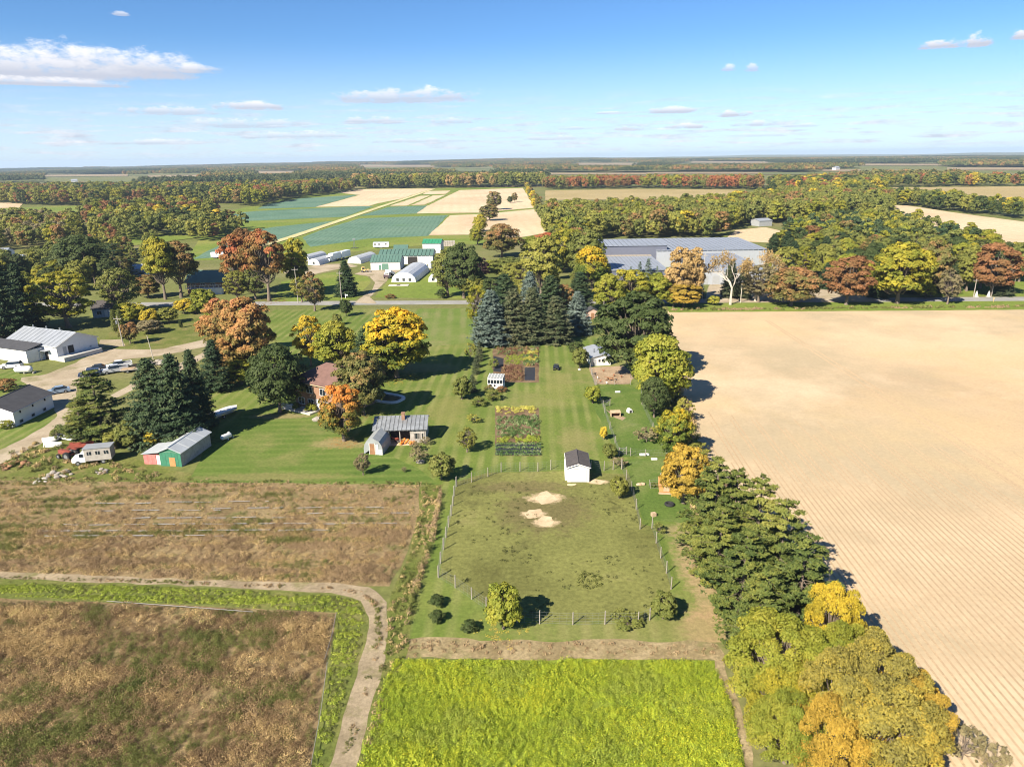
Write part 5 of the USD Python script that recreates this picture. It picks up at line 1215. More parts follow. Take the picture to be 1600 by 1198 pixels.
z8 = lambda x, y: (640 + x * .3, 700 + y * .3)
fence('left side of the paddock wire fence with grey posts', [z8(243, 200), z8(232, 250), z8(226, 300), z8(217, 352), z8(203, 410), z8(190, 465), z8(177, 528), z8(162, 600), z8(150, 672)], r=.08)
fence('near left corner run of the paddock fence behind the yellow tree', [z8(150, 674), z8(238, 727), z8(323, 787), z8(400, 842), z8(480, 890)])
fence('near side of the paddock fence right of the yellow tree', [z8(560, 908), z8(677, 915), z8(850, 919), z8(1017, 917), z8(1190, 920), z8(1250, 895)])
fence('right side of the paddock fence above the round bush', [z8(1362, 735), z8(1337, 652), z8(1307, 572), z8(1284, 495), z8(1262, 417)])
fence('upper right side of the paddock fence beside the run', [z8(1200, 422), z8(1180, 320), z8(1155, 222), z8(1128, 165), z8(1105, 110)])
fence('far side of the paddock fence left of the white shed', [z8(246, 198), z8(323, 178), z8(408, 148), z8(477, 124), z8(575, 121), z8(668, 121), z8(735, 112), z8(808, 112)])
fence('short paddock fence right of the white shed', [z8(945, 112), z8(1013, 118), z8(1060, 112), z8(1103, 108)])
fence('fence between long lawn and green run', [(924, 585), (930, 606), (938, 625), (945, 645), (953, 670), (961, 692), (967, 712)], h=1.2)
fence('fence on the hedge side of the green run', [(1002, 608), (1003, 632), (1020, 670), (1042, 713)], h=1.2)
fence('cross fence between the two runs', [(968, 712), (985, 712), (1008, 713), (1042, 714)], h=1.2)
fence('fence round the earth chicken yard', [(922, 575), (925, 585), (932, 601), (960, 601), (985, 601)], h=1.1)
for lb, a, b in [('wooden gate at the top of the green run', (943, 636), (953, 634)), ('metal gate between lawn and lower run', (967, 711), (979, 710))]:
    A, B = np.array(G(*a)), np.array(G(*b))
    g = thing('run_gate', lb, 'gate', A, math.atan2(B[1] - A[1], B[0] - A[0]))
    L = float(np.linalg.norm(B - A))
    for x in (0, L):
        MB().tube([(x, 0, -.2), (x, 0, 1.4)], .06, 6).build('post', M_post, g)
    for z in (.3, .65, 1.0, 1.25):
        MB().box(.06, -.02, z - .03, L - .06, .02, z + .03).build('rail', M_wire, g)
    MB().tube([(.06, 0, .3), (L - .06, 0, 1.25)], .025, 5).build('brace', M_wire, g)

# ------------------------------------------------------------------ the harrowed rows of the pale field (low ridges)
rowdir = math.radians(2.8)
ud, vd = np.array([math.sin(rowdir), math.cos(rowdir)]), np.array([math.cos(rowdir), -math.sin(rowdir)])
FIELD = Polygon([(47.5, 214.5), (33, 130), (31.6, 100), (30.8, 60), (31, 30), (200, 26), (235, 212)])
FIELDZ = .008
V, Fa, nn = [], [], 0
for v0 in np.arange(20, 150, .762):
    ln = LineString([vd * v0 + ud * 10, vd * v0 + ud * 230]).intersection(FIELD)
    if ln.is_empty or ln.geom_type != 'LineString':
        continue
    (xa, ya), (xb, yb) = ln.coords[0], ln.coords[-1]
    L = math.hypot(xb - xa, yb - ya)
    s = np.arange(0, L, 1.1)
    cx, cy = xa + (xb - xa) * s / L, ya + (yb - ya) * s / L
    near_ = np.hypot(cx, cy) < 118 + 14 * math.sin(v0 * 1.7)
    s, cx, cy = s[near_], cx[near_], cy[near_]
    if len(s) < 3:
        continue
    j = meshkit.fbm(np.stack([cx / 2.2, cy / 2.2, np.full(len(s), v0)], -1), 2, 1)
    hgt = -.004 + .022 * np.clip(j * 1.5 - .25, 0, 1) * (.6 + .4 * math.sin(v0 * 2.1))
    w = .12
    for k, (dv, hz) in enumerate(((-w, 0), (0, 1), (w, 0))):
        V.append(np.column_stack([cx + vd[0] * dv, cy + vd[1] * dv, .006 + FIELDZ + hgt * hz]))
    m = len(s)
    i = np.arange(m - 1)
    for k in (0, 1):
        Fa.append(np.column_stack([nn + k * m + i, nn + (k + 1) * m + i, nn + (k + 1) * m + i + 1, nn + k * m + i + 1]))
    nn += 3 * m
M_ridge = soil('row_ridge', [(0.3, (.33, .24, .145)), (0.5, (.41, .30, .185)), (0.7, (.46, .345, .215))], big=.02, fine=3.0, finevar=.3, bump=.5)
tagged(obj('crop_rows', (np.vstack(V), np.vstack(Fa)), M_ridge), 'low harrowed rows running the length of the pale field', 'field rows', kind='stuff')
for i, off in enumerate((0.0, 2.1)):
    a, b = np.array(G(1195 + off * 2, 500)), np.array(G(1610 + off * 12, 772))
    dn = np.array([-(b - a)[1], (b - a)[0], 0]) / np.linalg.norm(b - a)
    a, b = a + dn * 0, b
    sheet('wheel_track', ('upper', 'lower')[i] + ' of two wheel tracks crossing the pale field', 'track', [tuple((a - dn * .28)[:2]), tuple((b - dn * .28)[:2]), tuple((b + dn * .28)[:2]), tuple((a + dn * .28)[:2])], .012, M_ridge, jit=.15, step=2, px=False, seed=90 + i)

# ------------------------------------------------------------------ buildings
M_whitewall = plain('white_siding', (.60, .595, .585), rough=.55, var=.07, scale=.35)
M_metalroof = plain('pale_metal_roof', (.34, .36, .385), rough=.42, metallic=.25, var=.10, scale=.4)
M_greyroof = plain('galvanised_roof', (.27, .285, .30), rough=.5, metallic=.2, var=.25, scale=.7, dirt=(.24, .22, .2))
M_darkroof = plain('charcoal_shingles', (.055, .055, .06), rough=.85, var=.25, scale=.8)
M_greyshingle = plain('grey_brown_shingles', (.075, .066, .064), rough=.85, var=.25, scale=1.2)
M_greenroof = plain('green_metal_roof', (.085, .155, .125), rough=.5, var=.14, scale=.4)
M_brightgreen = plain('bright_green_roof', (.035, .2, .105), rough=.5, var=.12, scale=.4)
M_brick = plain('brown_brick', (.27, .155, .10), rough=.9, var=.25, scale=2.5)
M_brownroof = plain('brown_shingles', (.15, .085, .07), rough=.9, var=.22, scale=1.0)
M_tantrim = plain('tan_trim', (.52, .40, .26), rough=.6, var=.1)
M_glass = usdkit.material(stage, '/World/Looks/window_glass', {'p': ('principled_bsdf', {'base_color': (.02, .027, .033), 'roughness': .06, 'specular_ior_level': .6})}, [], surface='p.BSDF')
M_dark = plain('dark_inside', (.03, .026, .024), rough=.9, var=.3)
M_greydoor = plain('grey_door', (.3, .31, .32), rough=.6)
M_greendoor = plain('green_door', (.10, .2, .15), rough=.6)
M_redwall = plain('faded_red_boards', (.46, .17, .15), rough=.8, var=.3, scale=1.5)
M_greenwall = plain('faded_green_boards', (.04, .17, .10), rough=.8, var=.25, scale=1.5)
M_greyboard = plain('weathered_boards', (.36, .33, .29), rough=.9, var=.3, scale=2)
M_concrete = plain('concrete', (.45, .43, .39), rough=.9, var=.15)
M_pinkwall = plain('pink_brick_wall', (.48, .32, .25), rough=.9, var=.15)
M_brownwood = plain('brown_wood', (.25, .13, .065), rough=.8, var=.25, scale=2)
M_poly = plain('grey_polythene', (.26, .275, .275), rough=.4, var=.18, scale=.8)
M_hoop = plain('white_hoop_film', (.40, .42, .45), rough=.4, var=.10, scale=.6)
M_blue = plain('blue_paint', (.06, .22, .55), rough=.5)
M_yellow = plain('yellow_machine', (.62, .43, .16), rough=.5, var=.2)
M_black = plain('black_rubber', (.018, .018, .019), rough=.8, var=.3)
M_chrome = plain('grey_metal', (.35, .36, .37), rough=.4, metallic=.6)
M_wood = plain('pale_wood', (.42, .31, .2), rough=.85, var=.25, scale=2)
M_orange_ply = plain('orange_plywood', (.46, .22, .085), rough=.75, var=.18, scale=1.2)
M_stone = plain('field_stone', (.27, .24, .205), rough=.9, var=.3, scale=2.5)


def place(fl, fr, px=True):
    """Front-left and front-right ground corners -> (location, turn, width)."""
    a, b = (G(*fl), G(*fr)) if px else (np.array([*fl, 0.]), np.array([*fr, 0.]))
    return a, math.atan2(b[1] - a[1], b[0] - a[0]), float(np.linalg.norm(b - a))


def on_face(face, W, D, u, z, off):
    return {'front': (u, -off, z), 'back': (u, D + off, z), 'left': (-off, u, z), 'right': (W + off, u, z)}[face]


def panel(parent, name, face, W, D, u, z, w, h, mat, off=.03, depth=.08, label=None):
    mb = MB()
    if face in ('front', 'back'):
        y0, y1 = (-off, depth - off) if face == 'front' else (D + off - depth, D + off)
        mb.box(u, y0, z, u + w, y1, z + h)
    else:
        x0, x1 = (-off, depth - off) if face == 'left' else (W + off - depth, W + off)
        mb.box(x0, u, z, x1, u + w, z + h)
    return mb.build(name, mat, parent, label=label)


def window(parent, face, W, D, u, z, w, h, frame=None, bars=1, name='window'):
    f = panel(parent, name, face, W, D, u, z, w, h, M_glass, off=.02)
    t, mb = .08, MB()
    def bar(a, b, c, d):
        if face in ('front', 'back'):
            y0, y1 = (-.07, -.021) if face == 'front' else (D + .021, D + .07)
            mb.box(a, y0, b, c, y1, d)
        else:
            x0, x1 = (-.07, -.021) if face == 'left' else (W + .021, W + .07)
            mb.box(x0, a, b, x1, c, d)
    bar(u - t, z - t, u + w + t, z); bar(u - t, z + h, u + w + t, z + h + t); bar(u - t, z, u, z + h); bar(u + w, z, u + w + t, z + h)
    for k in range(bars):
        c = u + w * (k + 1) / (bars + 1)
        bar(c - .025, z, c + .025, z + h)
    mb.build('frame', frame or M_white, f)
    return f


def roof_slope(parent, q, thick, mat, n=0, name='roof', seam=.018, label=None):
    """A roof slope q = eave-left, eave-right, ridge-right, ridge-left; n > 0: that many metal panels with raised seams."""
    q = np.asarray(q, float)
    if not n:
        return MB().slab(q, thick).build(name, mat, parent, label=label)
    for i in range(n):
        a, b = i / n, (i + 1) / n
        lo = lambda s: q[0] + (q[1] - q[0]) * s
        hi = lambda s: q[3] + (q[2] - q[3]) * s
        g = .004
        nrm = np.cross(q[1] - q[0], q[3] - q[0]); nrm /= np.linalg.norm(nrm)
        up = nrm * (.006 * ((i * 7) % 3))
        mb = MB().slab(np.array([lo(a + g), lo(b - g), hi(b - g), hi(a + g)]) + up, thick)
        e = (q[1] - q[0]) / np.linalg.norm(q[1] - q[0]) * .03
        mb.slab(np.array([lo(a + g), lo(a + g) + 2 * e, hi(a + g) + 2 * e, hi(a + g)]) + nrm * (seam + .01) + up, seam)
        mb.build('roof_panel', mat, parent)


def gable(name, label, fl, fr, D, hw, rise, wall, roof, ridge='y', over=.3, thick=.12, panels=0, cat='shed', px=True, trim=None, gablemat=None):
    """A gabled building: front corners fl, fr, depth D, wall height hw. ridge 'y': the front shows a gable; 'x': the ridge runs along the front."""
    o, rot, W = place(fl, fr, px)
    t = thing(name, label, cat, o, rot)
    mb, gb = MB(), []
    mb.quad((0, 0, -.2), (W, 0, -.2), (W, 0, hw), (0, 0, hw)).quad((W, 0, -.2), (W, D, -.2), (W, D, hw), (W, 0, hw)).quad((W, D, -.2), (0, D, -.2), (0, D, hw), (W, D, hw)).quad((0, D, -.2), (0, 0, -.2), (0, 0, hw), (0, D, hw))
    if ridge == 'y':
        for y, s in ((0, 1), (D, -1)):
            gb.append(MB().add([(0, y, hw), (W, y, hw), (W / 2, y, hw + rise)], [(0, 1, 2) if s > 0 else (0, 2, 1)]))
    else:
        for x, s in ((0, -1), (W, 1)):
            gb.append(MB().add([(x, 0, hw), (x, D, hw), (x, D / 2, hw + rise)], [(0, 1, 2) if s > 0 else (0, 2, 1)]))
    mb.build('wall', wall, t)
    for gm in gb:
        gm.build('gable', gablemat or wall, t)
    z = .005 + thick
    if ridge == 'y':
        k = rise / (W / 2); e = over
        A = [(-e, D + e, hw - k * e + z), (-e, -e, hw - k * e + z), (W / 2, -e, hw + rise + z), (W / 2, D + e, hw + rise + z)]
        B = [(W + e, -e, hw - k * e + z), (W + e, D + e, hw - k * e + z), (W / 2, D + e, hw + rise + z), (W / 2, -e, hw + rise + z)]
        cap = [(W / 2, -e - .01, hw + rise + z + .02), (W / 2, D + e + .01, hw + rise + z + .02)]
    else:
        k = rise / (D / 2); e = over
        A = [(-e, -e, hw - k * e + z), (W + e, -e, hw - k * e + z), (W + e, D / 2, hw + rise + z), (-e, D / 2, hw + rise + z)]
        B = [(W + e, D + e, hw - k * e + z), (-e, D + e, hw - k * e + z), (-e, D / 2, hw + rise + z), (W + e, D / 2, hw + rise + z)]
        cap = [(-e - .01, D / 2, hw + rise + z + .02), (W + e + .01, D / 2, hw + rise + z + .02)]
    roof_slope(t, A, thick, roof, panels)
    roof_slope(t, B, thick, roof, panels)
    MB().tube(cap, .07, 6).build('ridge_cap', roof, t)
    if trim:
        mb = MB()
        for q in (A, B):
            q = np.asarray(q)
            for a, b in ((q[0], q[1]), (q[1], q[2]), (q[3], q[0])):
                mb.tube([a - [0, 0, .1], b - [0, 0, .1]], .07, 4)
        mb.build('eave_trim', trim, t)
    return t, W


# white shed of the paddock
t, W = gable('garden_shed', 'small white shed with dark brown roof at the paddock edge', (886.5, 753), (920.5, 753), 5.2, 2.35, .55, M_whitewall, M_greyshingle, 'y', over=.18, panels=8, trim=M_white)
for u in (.45, W / 2 + .03):
    d = panel(t, 'door', 'front', W, 5.2, u, .05, W / 2 - .5, 2.0, M_whitewall, off=.05)
    for z in (.5, 1.2):
        panel(d, 'door_board', 'front', W, 5.2, u + .05, z, W / 2 - .6, .06, M_white, off=.075, depth=.02)
panel(t, 'vent', 'front', W, 5.2, W / 2 - .75, 2.12, .75, .1, M_greydoor, off=.04, depth=.03)
panel(t, 'hatch', 'right', W, 5.2, .3, .1, .5, .7, M_dark, off=.03)
panel(t, 'lean_to', 'left', W, 5.2, .6, 0, 3.6, 1.9, M_whitewall, off=.32, depth=.3)

# open fronted shed with pumpkins
o, rot, W = place((586, 693), (666, 691))
t = thing('open_shed', 'open fronted wooden shed with grey corrugated roof and brick chimney', 'shed', o, rot)
D = 5.0
mb = MB().box(0, D - .12, -.2, W, D, 2.6).box(0, 0, -.2, .12, D, 2.2).box(W - .12, .002, -.2, W, D - .13, 2.2)
mb.build('wall', M_greyboard, t)
MB().box(.13, .0, -.2, 2.3, .1, 2.1).build('front_wall', M_greenwall, t, label='faded green front boards')
for k in range(6):
    u = 6.15 + k * (W - 6.3) / 6
    MB().box(u, -.01 - .01 * (k % 2), -.1, u + (W - 6.3) / 6 - .015, .08, 2.15).build('board', M_greyboard, t)
MB().box(2.32, -.02, -.2, 2.5, .15, 2.2).build('post', M_greyboard, t)
MB().box(4.2, -.0, -.2, 4.34, .14, 2.2).build('post', M_greyboard, t)
MB().box(6.0, -.03, -.2, 6.13, .14, 2.2).build('post', M_greyboard, t)
MB().box(0, -.06, 2.2, W, .1, 2.34).build('beam', M_greyboard, t)
for k in range(13):
    MB().box(.15 + k * (W - .4) / 12, -.32, 2.36, .23 + k * (W - .4) / 12, .6, 2.46).build('rafter', M_greyboard, t)
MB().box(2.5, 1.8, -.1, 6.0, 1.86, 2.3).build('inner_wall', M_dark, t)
window(t, 'front', W, D, 6.75, .75, .95, .95, M_greyboard, 1)
window(t, 'front', W, D, 8.0, .75, .3, .95, M_greyboard, 0)
roof_slope(t, [(-.35, -.42, 2.5), (W + .35, -.42, 2.5), (W + .35, 3.4, 3.75), (-.35, 3.4, 3.75)], .05, M_greyroof, 13)
roof_slope(t, [(W + .35, D + .3, 2.75), (-.35, D + .3, 2.75), (-.35, 3.4, 3.75), (W + .35, 3.4, 3.75)], .05, M_greyroof, 13)
mb = MB()
mb.box(4.45, 2.15, 3.0, 5.0, 2.75, 4.5).box(4.40, 2.10, 4.5, 5.05, 2.80, 4.62)
ch = mb.build('chimney', M_brick, t)
loc_o, loc_r = o, rot


def at_local(o, rot, x, y, z=0):
    return (o[0] + x * math.cos(rot) - y * math.sin(rot), o[1] + x * math.sin(rot) + y * math.cos(rot), z)


# gothic greenhouse leaning on it
o, rot, W = place((569, 709), (598.5, 711))
b1 = G(611, 693)
ddir = np.array([b1[0] - G(598.5, 711)[0], b1[1] - G(598.5, 711)[1]])
Dg = float(np.linalg.norm(ddir))
t = thing('greenhouse', 'small weathered greenhouse with pointed arch roof beside the open shed', 'greenhouse', o, rot)
prof = [(0, 0), (.02, 1.0), (.18, 1.7), (.55, 2.3), (W * .5, 2.85), (W - .55, 2.3), (W - .18, 1.7), (W - .02, 1.0), (W, 0)]
sk = (ddir[0] * math.cos(rot) + ddir[1] * math.sin(rot), -ddir[0] * math.sin(rot) + ddir[1] * math.cos(rot))
for i in range(len(prof) - 1):
    (xa, za), (xb, zb) = prof[i], prof[i + 1]
    for k in range(2):
        a, b = k / 2 + .004, (k + 1) / 2 - .004
        MB().slab([(xb + sk[0] * a, sk[1] * a, zb), (xa + sk[0] * a, sk[1] * a, za), (xa + sk[0] * b, sk[1] * b, za), (xb + sk[0] * b, sk[1] * b, zb)], -.03).build('roof_panel' if 1 < i < 6 else 'wall_panel', M_poly, t)
for a in (0.0, 1.0):
    pl = [(x + sk[0] * a, sk[1] * a + (.0 if a else -.01), z) for x, z in prof]
    v = np.array(pl); c = np.array([W / 2 + sk[0] * a, sk[1] * a - .01 * (1 - a), 1.2])
    MB().add(np.vstack([v, c]), [((i + 1, i, len(v)) if a else (i, len(v), i + 1)) for i in range(len(v) - 1)]).build('gable', M_poly, t)
MB().box(1.05, -.06, 0, 1.95, -.02, 1.9).build('door_opening', M_brownwood, t)
for x in (.98, 1.95):
    MB().box(x, -.09, 0, x + .08, -.012, 2.0).build('door_post', M_white, t)
MB().box(2.1, -.07, 0.05, 2.55, -.015, 1.8).build('side_panel', M_white, t)
MB().box(2.6, -.07, 0.05, W - .06, -.015, .9).build('side_panel', M_white, t)

# red and green shed
o, rot, W = place((252, 727.5), (285, 729))
b1 = G(321, 691)
D = float(np.linalg.norm(b1 - G(285, 729))) * .86
M_lightmetal = plain('light_metal_roof', (.46, .49, .51), rough=.45, metallic=.2, var=.12, scale=.5)
t, W = gable('painted_shed', 'low shed with red and green front under pale metal roofs', (252, 727.5), (285, 729), D, 2.4, .75, M_greyboard, M_lightmetal, 'y', over=.3, panels=4, gablemat=M_greenwall)
for k in range(7):
    MB().box(k * W / 7 + .01, -.05 - .01 * (k % 2), 0, (k + 1) * W / 7 - .01, -.012, 2.38).build('front_board', M_greenwall, t)
panel(t, 'door', 'front', W, D, 1.6, .05, 1.0, 1.5, M_orange_ply, off=.1, depth=.03, label='rusty orange door')
LW, LD = 3.1, 4.6
mb = MB().box(-LW, .4, -.2, -.05, .5, 1.7).box(-LW, .5, -.2, -LW + .1, LD, 1.8)
mb.build('lean_to_wall', M_redwall, t, label='faded red lean-to wall')
for k in range(6):
    MB().box(-LW + k * .36, .36 - .01 * (k % 2), 0, -LW + k * .36 + .34, .398, 1.68).build('red_board', M_redwall, t)
MB().box(-.85, .33, .02, -.1, .39, 1.6).build('white_door', M_white, t)
roof_slope(t, [(-LW - .25, .15, 1.78), (-.02, .15, 2.25), (-.02, LD + .2, 2.25), (-LW - .25, LD + .2, 1.78)], .06, M_lightmetal, 0, 'lean_to_roof')

# brick house behind the maples
o, rot, W = place((463, 634), (536, 651))
t = thing('brick_house', 'two storey brown brick house with brown hip roof among maples', 'house', o, rot)
D, hw = 9.0, 5.4
MB().quad((0, 0, -.2), (W, 0, -.2), (W, 0, hw), (0, 0, hw)).quad((W, 0, -.2), (W, D, -.2), (W, D, hw), (W, 0, hw)).quad((W, D, -.2), (0, D, -.2), (0, D, hw), (W, D, hw)).quad((0, D, -.2), (0, 0, -.2), (0, 0, hw), (0, D, hw)).build('wall', M_brick, t)
e, rz = .6, 2.9
P_ = [(-e, -e, hw), (W + e, -e, hw), (W + e, D + e, hw), (-e, D + e, hw), (W * .38, D / 2, hw + rz), (W * .62, D / 2, hw + rz)]
for q in ((0, 1, 5, 4), (2, 3, 4, 5)):
    MB().slab([np.array(P_[i]) + [0, 0, .15] for i in q], .14).build('roof', M_brownroof, t)
for q in ((1, 2, 5), (3, 0, 4)):
    MB().slab([np.array(P_[i]) + [0, 0, .15] for i in q], .14).build('roof', M_brownroof, t)
MB().box(-e - .02, -e - .02, hw - .12, W + e + .02, D + e + .02, hw + .0).build('soffit', M_tantrim, t)
MB().box(W * .75, D * .6, hw + .6, W * .75 + .9, D * .6 + .7, hw + rz + 1.0).build('chimney', M_brick, t)
for u in (1.0, 3.4, 7.0):
    window(t, 'front', W, D, u, 3.4, 1.5, 1.25, M_white, 1)
for u in (1.0, 3.6, 7.4):
    window(t, 'front', W, D, u, .8, 1.5, 1.3, M_white, 1)
for u in (1.5, 5.5):
    window(t, 'left', W, D, u, 3.4, 1.3, 1.2, M_white, 1)
panel(t, 'door', 'front', W, D, 5.6, .3, 1.0, 2.1, M_white, off=.04)
MB().box(-1.2, -2.6, -.1, 6.5, -.04, .28).build('terrace', M_concrete, t)
mb = MB()
for x in np.arange(-1.1, 1.6, .3):
    mb.box(x, -2.58, .28, x + .06, -2.52, 1.15)
mb.box(-1.15, -2.6, 1.15, 1.6, -2.5, 1.22)
mb.build('railing', M_white, t)

# white warehouse at the left edge
FRp, BRp = np.array(G(92, 564)[:2]), np.array(G(155, 547)[:2])
gd = (BRp - FRp) / np.linalg.norm(BRp - FRp); fd = np.array([gd[1], -gd[0]])
FL = FRp - fd * 19
D = float(np.linalg.norm(BRp - FRp))
t, W = gable('warehouse', 'large white warehouse with pale metal roof and loading dock', FL, FRp, D, 3.6, 2.3, M_whitewall, M_metalroof, 'x', over=.3, panels=12, cat='warehouse', px=False, trim=M_white)
panel(t, 'loading_door', 'right', W, D, 2.9, 1.2, 1.5, 1.9, M_dark, off=.03)
panel(t, 'door', 'right', W, D, 6.0, 1.2, .9, 1.9, M_white, off=.05)
panel(t, 'door', 'right', W, D, 1.6, 1.2, .9, 1.9, M_greydoor, off=.05)
panel(t, 'vent', 'right', W, D, 8.6, 1.4, .5, .4, M_greydoor, off=.05)
MB().box(W + .02, -.3, -.1, W + 2.6, D - 1.0, 1.05).build('loading_dock', M_concrete, t)
for k in range(3):
    MB().tube([(3 + 5 * k, D / 2 + .4, 5.7), (3 + 5 * k, D / 2 + .4, 6.6)], .18, 8).build('roof_vent', M_chrome, t)
wx = W - 5.0
MB().box(-4, -4.2, -.2, wx, -.05, 3.1).build('wing_wall', M_whitewall, t)
roof_slope(t, [(-4.2, -4.4, 3.22), (wx + .2, -4.4, 3.22), (wx + .2, -.05, 4.05), (-4.2, -.05, 4.05)], .1, M_darkroof, 0, 'wing_roof', label='dark lower wing roof')
panel(t, 'wing_door', 'front', W, D, wx + .4, 0, 1.2, 2.1, M_dark, off=.04)
panel(t, 'porch_roof', 'front', W, D, wx + .1, 2.4, 2.4, .12, M_metalroof, off=1.2, depth=1.19)
MB().box(wx + .1, -1.15, 0, wx + .22, -1.03, 2.39).build('porch_post', M_white, t)

# long white shed with dark roof at the left edge
A_, B_ = np.array(G(25, 666.6)[:2]), np.array(G(85, 636)[:2])
u_ = (B_ - A_) / np.linalg.norm(B_ - A_); L_ = float(np.linalg.norm(B_ - A_))
w_ = np.array([-u_[1], u_[0]])
t, W = gable('long_shed', 'long white shed with charcoal roof beside the dirt lane', A_ + w_ * 8.5, A_, L_, 2.9, 1.6, M_whitewall, M_darkroof, 'y', over=.35, cat='shed', px=False, trim=M_white)
for u in (1.2, 4.4, 7.6):
    window(t, 'right', W, L_, u, .35, .75, .45, M_greydoor, 0)
for u in (1.6, 5.0, 8.4):
    panel(t, 'wall_lamp', 'right', W, L_, u, 2.15, .16, .45, M_black, off=.22, depth=.2)
window(t, 'front', W, L_, 2.0, 1.2, 1.0, .9, M_white, 1)

# white glasshouse in the garden
o, rot, W = place((762, 607), (786, 608))
t = thing('glasshouse', 'small white framed potting house with rows of open panes', 'greenhouse', o, rot)
D = 2.2
MB().box(0, 0, 0, W, .08, 1.15).box(W - .08, .081, 0, W, D, 1.15).box(0, .081, 0, .08, D, 1.15).build('wall', M_white, t)
MB().box(0, 0, 1.95, W, .08, 2.35).build('beam', M_white, t)
for k in range(6):
    x = k * (W - .1) / 5
    MB().box(x, 0, 1.15, x + .1, .08, 1.95).build('post', M_white, t)
    if k < 5:
        MB().box(x + .1, .03, 1.15, x + (W - .1) / 5, .05, 1.95).build('pane', M_glass, t)
        MB().slab([(x + .1, -.05, 2.36), (x + (W - .1) / 5, -.05, 2.36), (x + (W - .1) / 5, D, 2.7), (x + .1, D, 2.7)], .03).build('roof_pane', M_poly, t)
    MB().slab([(x, -.06, 2.38), (x + .1, -.06, 2.38), (x + .1, D, 2.72), (x, D, 2.72)], .04).build('rafter', M_white, t)
for u in (.5, 1.3):
    panel(t, 'opening', 'front', W, D, u, .45, .4, .5, M_dark, off=.02)
MB().box(0, D - .08, 0, W, D - .001, 2.6).build('back_wall', M_white, t)

# white coop
o, rot, W = place((923.5, 572), (954, 570.5))
t = thing('chicken_coop', 'white coop with long pale metal roof beside the earth yard', 'coop', o, rot)
bl = G(917, 544)
D = 9.0
hb = .12
MB().box(0, 0, -.1, W, D, 1.9).build('wall', M_whitewall, t)
roof_slope(t, [(-.3, -.3, 2.0), (W * .62, -.3, 2.75), (W * .62, D + .3, 2.75), (-.3, D + .3, 2.0)], .08, M_metalroof, 0)
roof_slope(t, [(W * .62, -.3, 2.75), (W + .3, -.3, 2.0), (W + .3, D + .3, 2.0), (W * .62, D + .3, 2.75)], .08, M_metalroof, 0)
MB().add([(0, .0, 1.9), (W, .0, 1.9), (W * .62, .0, 2.66), (0, .1, 1.9), (W, .1, 1.9), (W * .62, .1, 2.66)], [(0, 1, 2), (3, 5, 4)]).build('gable', M_whitewall, t)
panel(t, 'door', 'front', W, D, .4, .05, .8, 1.6, M_greydoor, off=.04)
for u in (1.7, 2.5):
    window(t, 'front', W, D, u, .9, .5, .6, M_white, 0)
MB().tube([(W * .3, 3, 2.2), (W * .3, 3, 3.3)], .08, 6).build('stove_pipe', M_black, t)

# little pink shed and the white edged roof beside the spruce
t, W = gable('brick_shed', 'small pink brick shed with dark roof behind the spruce row', (917, 499.5), (934.5, 499), 3.4, 2.4, .9, M_pinkwall, M_darkroof, 'y', over=.25)
panel(t, 'door', 'front', W, 3.4, W / 2 - .45, .05, .9, 1.9, M_brownwood, off=.05)
t, W = gable('cottage', 'low house with white edged roof hidden behind the pale blue spruce', (884, 492), (914, 490), 6, 2.3, 1.3, M_pinkwall, M_greyshingle, 'y', over=.5, trim=M_white, cat='house')
window(t, 'front', W, 6, 1, .9, 1.2, 1, M_white, 1)
t, W = gable('cottage', 'white house glimpsed between trees across the road', (845, 440), (862, 440), 7, 2.6, 1.6, M_whitewall, M_greyshingle, 'x', over=.4, cat='house')
window(t, 'front', W, 7, 1, .9, 1.2, 1, M_white, 1)

# green roofed barns
t, W = gable('barn', 'white barn with green roof and green overhead door facing the gravel drive', (579.5, 422), (625.5, 421.5), 11, 3.4, 2.3, M_whitewall, M_greenroof, 'x', over=.3, cat='barn', panels=10)
panel(t, 'overhead_door', 'front', W, 11, 4.9, .05, 2.9, 2.7, M_greendoor, off=.06)
panel(t, 'door', 'front', W, 11, 3.6, .05, .95, 2.1, M_greendoor, off=.06)
t, W = gable('barn', 'long white barn with green roof behind the front barn', (592, 413.5), (676.5, 412.5), 13, 3.9, 2.1, M_whitewall, M_greenroof, 'x', over=.3, cat='barn', panels=14)
panel(t, 'bay', 'front', W, 13, W * .54, .05, 4.4, 3.4, M_dark, off=.05)
panel(t, 'bay', 'right', W, 13, 3, .05, 4, 3.4, M_dark, off=.05)
t, W = gable('barn', 'tall white barn with bright green roof beside the stacked bins', (661, 401), (689, 401), 8, 6.4, 1.6, M_whitewall, M_brightgreen, 'x', over=.3, cat='barn', panels=6)
panel(t, 'door', 'front', W, 8, 1, .05, 3, 3, M_greydoor, off=.05)
t, W = gable('barn', 'little green roofed lean-to behind the long barn', (616, 397), (637, 396.5), 7, 2.6, 1.4, M_whitewall, M_greenroof, 'x', over=.3, cat='barn')


